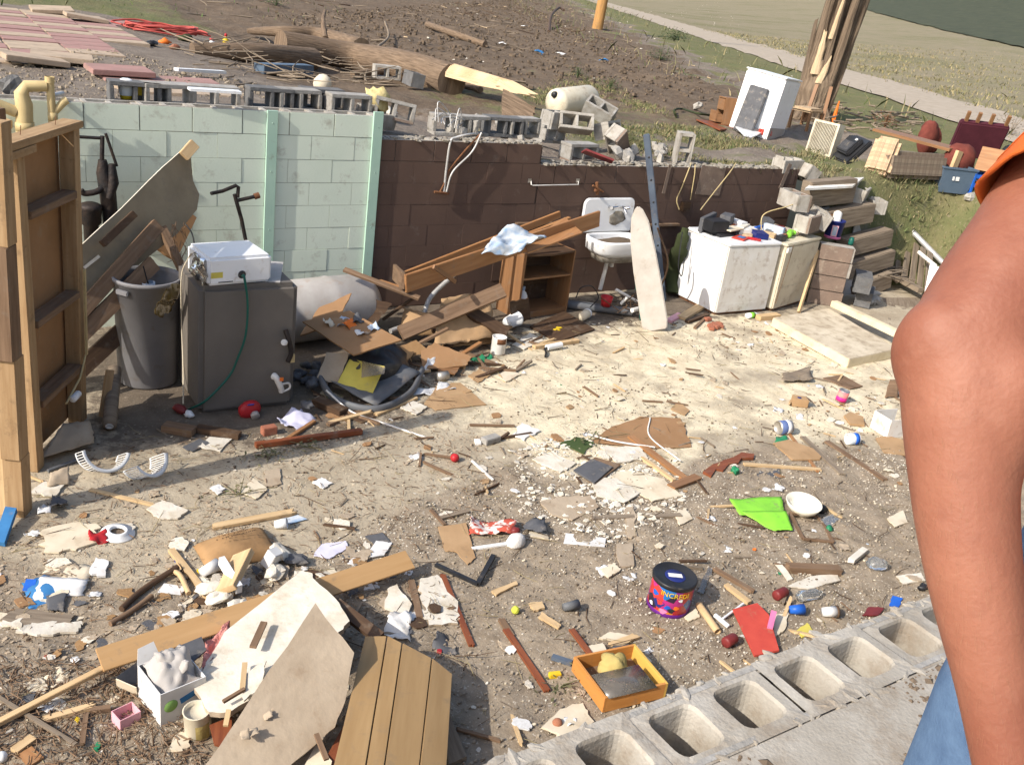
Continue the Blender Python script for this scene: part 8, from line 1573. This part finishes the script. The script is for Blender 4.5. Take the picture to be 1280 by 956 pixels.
edges=[(0,1),(1,2),(2,3),(3,4),(4,5),(5,6),(6,7),(0,8),(8,9),(9,10),(10,11),(11,12),(0,13),(13,14),(14,15),(15,16),(16,17),(3,18),(18,19),(19,20),(20,21)]
n0=len(nodes);nodes.append((SH,.05));edges.append((3,n0))
bv,bf=skinmesh(nodes,edges,0)
mb=MB();mb.add(bv,bf)
# fitted near arm
for z_,rx,ry,rz in ((1.30,.11,.175,.17),(1.10,.10,.15,.16),(.95,.12,.165,.12)):mb.blob(T(B(0,0,z_),0,0,math.degrees(math.atan2(FWD.y,FWD.x))),rx,ry,rz,0,10,1)
ctr=bez([a[0] for a in arm],4);rr=[]
for i in range(len(arm)-1):
    for k in range(4):rr.append(arm[i][1]+(arm[i+1][1]-arm[i][1])*k/4)
rr.append(arm[-1][1]);rr=[q*(.97-.06*min(1,i/24)) for i,q in enumerate(rr)];mb.tube(ctr,rr,26,ecc=1.0)
E1=PD(1162,436,.738);mb.blob(T(E1),.025,.032,.042,.0,10,1);mb.blob(T(PD(1236,540,.73)),.032,.036,.075,0,10,1)
# hand: palm and five fingers closed loosely at the hip
Wp=arm[-1][0];down=(arm[-1][0]-arm[-2][0]).normalized();side=(_r-down*_r.dot(down)).normalized();dep=down.cross(side);pal=Wp+down*.05
mb.blob(frame(pal,down,z=dep),.055,.040,.020,0,10,1)
for k,(o_,L_) in enumerate(((-.030,.066),(-.010,.076),(.010,.070),(.029,.055))):
    a=pal+down*.035+side*o_;b=a+down*L_*.45+dep*.012;c_=b+down*L_*.30+dep*.025;e=c_+down*L_*.10+dep*.028;mb.tube(bez([pal+side*o_*.6,a,b,c_,e],3),[.0095]*10+[.0085,.008,.0065],9)
a=pal-down*.02+side*.032;mb.tube(bez([pal-down*.015+side*.01,a,a+side*.022+down*.03+dep*.01,a+side*.026+down*.058+dep*.022],3),[.013]*6+[.011,.010,.009,.0075],9)
# other hand, ears, nose
lh=B(.19,-.23,.88)
for k in range(4):a=lh+RGT*(-.025+k*.016);mb.tube([a,a+FWD*.02+Vector((0,0,-.045)),a+FWD*.0+Vector((0,0,-.075))],[.009,.0085,.007],8)
mb.tube([lh+RGT*.03,lh+RGT*.045+Vector((0,0,-.03))+FWD*.015],[.011,.008],8)
mb.blob(T(B(.145,0,1.71)),.018,.014,.022,0,8,1)
for s_ in (-1,1):mb.blob(T(B(.03,s_*.083,1.71)),.02,.008,.03,0,8,1)
mb.blob(T(B(.125,0,1.665)),.012,.024,.006,0,6,1)
me=bpy.data.meshes.new('t');me.from_pydata([tuple(v) for v in mb.v],[],mb.f);o=bpy.data.objects.new('t',me);COL.objects.link(o);rm=o.modifiers.new('r','REMESH');rm.mode='VOXEL';rm.voxel_size=.0055;rm.use_smooth_shade=True;sm=o.modifiers.new('m','SMOOTH');sm.factor=.5;sm.iterations=26
bpy.context.view_layer.update();m2=bpy.data.meshes.new_from_object(o.evaluated_get(bpy.context.evaluated_depsgraph_get()));bpy.data.objects.remove(o)
m2.name='person';person=bpy.data.objects.new('person',m2);COL.objects.link(person);m2.transform(Matrix.Translation(-t0));person.location=t0
m2.materials.clear();m2.materials.append(None)
# skin with freckles and fine hair bump
mt=bpy.data.materials.new('skin_arm');mt.use_nodes=True;n_=mt.node_tree;L_=n_.links;bs=n_.nodes['Principled BSDF'];bs.inputs['Roughness'].default_value=.6;bs.inputs['Specular IOR Level'].default_value=.35
bs.inputs['Subsurface Weight'].default_value=.12;bs.inputs['Subsurface Radius'].default_value=(.012,.005,.003);bs.inputs['Subsurface Scale'].default_value=1
tc=N(n_,'ShaderNodeTexCoord')
def nzz(s,d=6):a=N(n_,'ShaderNodeTexNoise');a.inputs['Scale'].default_value=s;a.inputs['Detail'].default_value=d;L_.new(tc.outputs['Object'],a.inputs['Vector']);return a.outputs['Fac']
def mxx(a,b,f,lo,hi,amt=1.0):
    r=N(n_,'ShaderNodeMapRange');r.inputs[1].default_value=lo;r.inputs[2].default_value=hi;r.inputs[4].default_value=amt;L_.new(f,r.inputs[0]);m=N(n_,'ShaderNodeMix',data_type='RGBA');L_.new(r.outputs[0],m.inputs[0])
    if isinstance(a,tuple):m.inputs[6].default_value=(*a,1)
    else:L_.new(a,m.inputs[6])
    m.inputs[7].default_value=(*b,1);return m.outputs[2]
c_=mxx((.29,.117,.07),(.215,.074,.043),nzz(9),.35,.65);c_=mxx(c_,(.17,.058,.036),nzz(45,3),.58,.74,.3);c_=mxx(c_,(.34,.16,.105),nzz(28,4),.58,.72,.25);c_=mxx(c_,(.24,.09,.05),nzz(160,2),.66,.72,.3);L_.new(c_,bs.inputs['Base Color'])
b_=N(n_,'ShaderNodeBump');b_.inputs['Strength'].default_value=.35;b_.inputs['Distance'].default_value=.002;L_.new(nzz(220,4),b_.inputs['Height']);b2=N(n_,'ShaderNodeBump');b2.inputs['Strength'].default_value=.15;b2.inputs['Distance'].default_value=.006;L_.new(nzz(30,3),b2.inputs['Height']);L_.new(b_.outputs[0],b2.inputs['Normal']);L_.new(b2.outputs[0],bs.inputs['Normal'])
m2.materials[0]=mt
tag(person,'person in an orange t-shirt and blue jeans standing at the right edge, elbow bent','person')
# eyes
for s_ in (-1,1):mb=MB();mb.blob(T(B(.118,s_*.033,1.72)),.011,.011,.011,0,7,1);mb.build('eye','white_plastic',person);mb=MB();mb.blob(T(B(.127,s_*.033,1.72)),.004,.005,.005,0,6,1);mb.build('iris','dark_wood',person)
mb=MB();mb.blob(T(B(.015,0,1.765)),.115,.098,.085,.05,12,3,flat=-.045);mb.build('hair','hair',person)
# arm hair on the sunlit forearm: fine short strands
g=random.Random(4);mb=MB()
for k in range(1300):
    i=g.randrange(30,len(ctr)-4);c0=ctr[i];ax=(ctr[i+1]-ctr[i]).normalized();an=g.random()*6.28;x=ax.cross(Vector((0,0,1))).normalized();y=ax.cross(x);nn=x*math.cos(an)+y*math.sin(an);r_=rr[i]-.0012;p=c0+nn*r_+ax*g.uniform(-.006,.006);e=p+(nn*.35+ax*.9+x*g.uniform(-.4,.4)).normalized()*g.uniform(.006,.013);w2=ax.cross(nn)*.00007;mb.add([p-w2,p+w2,e],[(0,1,2)])
mb.build('arm_hair','hair_fair' if mk('hair_fair',(.34,.17,.09),(.26,.12,.065),5,.6,0) else '',person)
# sleeve: loose tube open toward the elbow
def loft(rings,close_end=False,mb=None,smooth=True):
    mb=mb or MB();n=len(rings[0]);vs=[p for r_ in rings for p in r_];fs=[];uv=[]
    for k in range(len(rings)-1):
        for i in range(n):j=(i+1) % n;fs.append((k*n+i,k*n+j,(k+1)*n+j,(k+1)*n+i));uv.append([(i*.02,k*.02)]*4)
    mb.add(vs,fs,0,uv,smooth);return mb
ax0=PD(1520,80,.80);ax1=PD(1308,276,.752);axv=(ax1-ax0).normalized();sx=(_u-axv*_u.dot(axv)).normalized();sy=axv.cross(sx);mb=MB();rings=[];n=40
for k in range(17):
    f=k/16;c=ax0.lerp(ax1,f);base_r=.082-.019*f;ring=[]
    for i in range(n):
        an=2*math.pi*i/n;r_=base_r*(1+.07*math.sin(3*an+1+f*2)*f+.04*math.sin(5*an+f*4));ring.append(c+sx*(math.cos(an)*r_*1.02)+sy*(math.sin(an)*r_*.92)+axv*(.010*math.sin(2*an+1)*f))
    rings.append(ring)
c=ax1;outer=rings
inner=[[p+(c0-p).normalized()*.0035 for p in ring] for ring,c0 in zip(rings,[ax0.lerp(ax1,k/16) for k in range(17)])]
hem=[p+axv*.0015 for p in rings[-1]];loft(outer+[hem]+inner[::-1],mb=mb)
MB2=MB();sk=[[c0+(p-c0)*1.006 for p in rings[k]] for k,c0 in ((14,ax0.lerp(ax1,14/16)),)][0];MB2.tube(sk+[sk[0]],.0009,4);MB2.build('hem_stitching','orange_shirt',person)
# torso of the shirt
def ell(c,fx,rx,n=40,tw=0,ph=0):return [c+FWD*(math.cos(2*math.pi*i/n)*fx*(1+tw*math.sin(7*2*math.pi*i/n+ph)))+RGT*(math.sin(2*math.pi*i/n)*rx*(1+tw*math.sin(5*2*math.pi*i/n+ph))) for i in range(n)]
tor=[ell(B(.0,0,.88),.145,.175,tw=.03),ell(B(0,0,.98),.142,.172,tw=.025,ph=1),ell(B(.0,0,1.12),.14,.175,tw=.02,ph=2),ell(B(.0,0,1.28),.145,.195,tw=.01),ell(B(0,0,1.40),.14,.21),ell(B(0,0,1.47),.115,.18),ell(B(.005,0,1.525),.085,.095),ell(B(.005,0,1.527),.080,.09),ell(B(.005,0,1.50),.078,.088)]
loft(tor,mb=mb)
for s_,a_,e_ in ((-1,B(0,-.17,1.44),B(-.05,-.25,1.22)),):
    v=(e_-a_).normalized();xx=FWD-v*FWD.dot(v);xx.normalize();yy=v.cross(xx);loft([[a_.lerp(e_,f)+xx*math.cos(2*math.pi*i/24)*.075+yy*math.sin(2*math.pi*i/24)*.075 for i in range(24)] for f in (0,.5,1)]+[[e_+xx*math.cos(2*math.pi*i/24)*.070+yy*math.sin(2*math.pi*i/24)*.070 for i in range(24)],[a_+xx*math.cos(2*math.pi*i/24)*.070+yy*math.sin(2*math.pi*i/24)*.070 for i in range(24)]],mb=mb)
shc=SH+(B(0,.12,1.45)-SH)*.5;mb.tube([B(0,.10,1.42),B(0,.17,1.44),SH.lerp(ax0,.5),ax0.lerp(ax1,.15)],[.09,.095,.092,.089],24)
sh_o=mb.build('t_shirt','orange_shirt',person)
# jeans: pelvis and two legs with soft folds
mb=MB()
loft([ell(B(0,0,1.02),.135,.175),ell(B(-.01,0,.95),.150,.190,tw=.01),ell(B(-.015,0,.86),.160,.20,tw=.02),ell(B(-.005,0,.78),.14,.20,tw=.02)],mb=mb)
for s_ in (-1,1):
    pts=[(B(-.005,s_*.10,.90),.105),(B(.0,s_*.105,.80),.105),(B(.01,s_*.11,.62),.095),(B(.02,s_*.11,.48),.082),(B(.0,s_*.112,.30),.076),(B(-.01,s_*.112,.10),.074),(B(-.01,s_*.112,.04),.078)]
    rg=[]
    for k,(c,r_) in enumerate(pts):rg.append([c+FWD*(math.cos(2*math.pi*i/36)*r_*(1+.035*math.sin(4*2*math.pi*i/36+k*1.7)))+RGT*(math.sin(2*math.pi*i/36)*r_*(1+.03*math.sin(5*2*math.pi*i/36+k))) for i in range(36)])
    loft(rg,mb=mb)
mb.build('jeans','denim',person)
# creases in the denim
for s_ in (-1,1):mb=MB();mb.blob(T(B(.07,s_*.12,.045),0,0,math.degrees(math.atan2(FWD.y,FWD.x))),.15,.055,.055,.05,10,2,flat=-.043);mb.build('shoe','shoe',person)
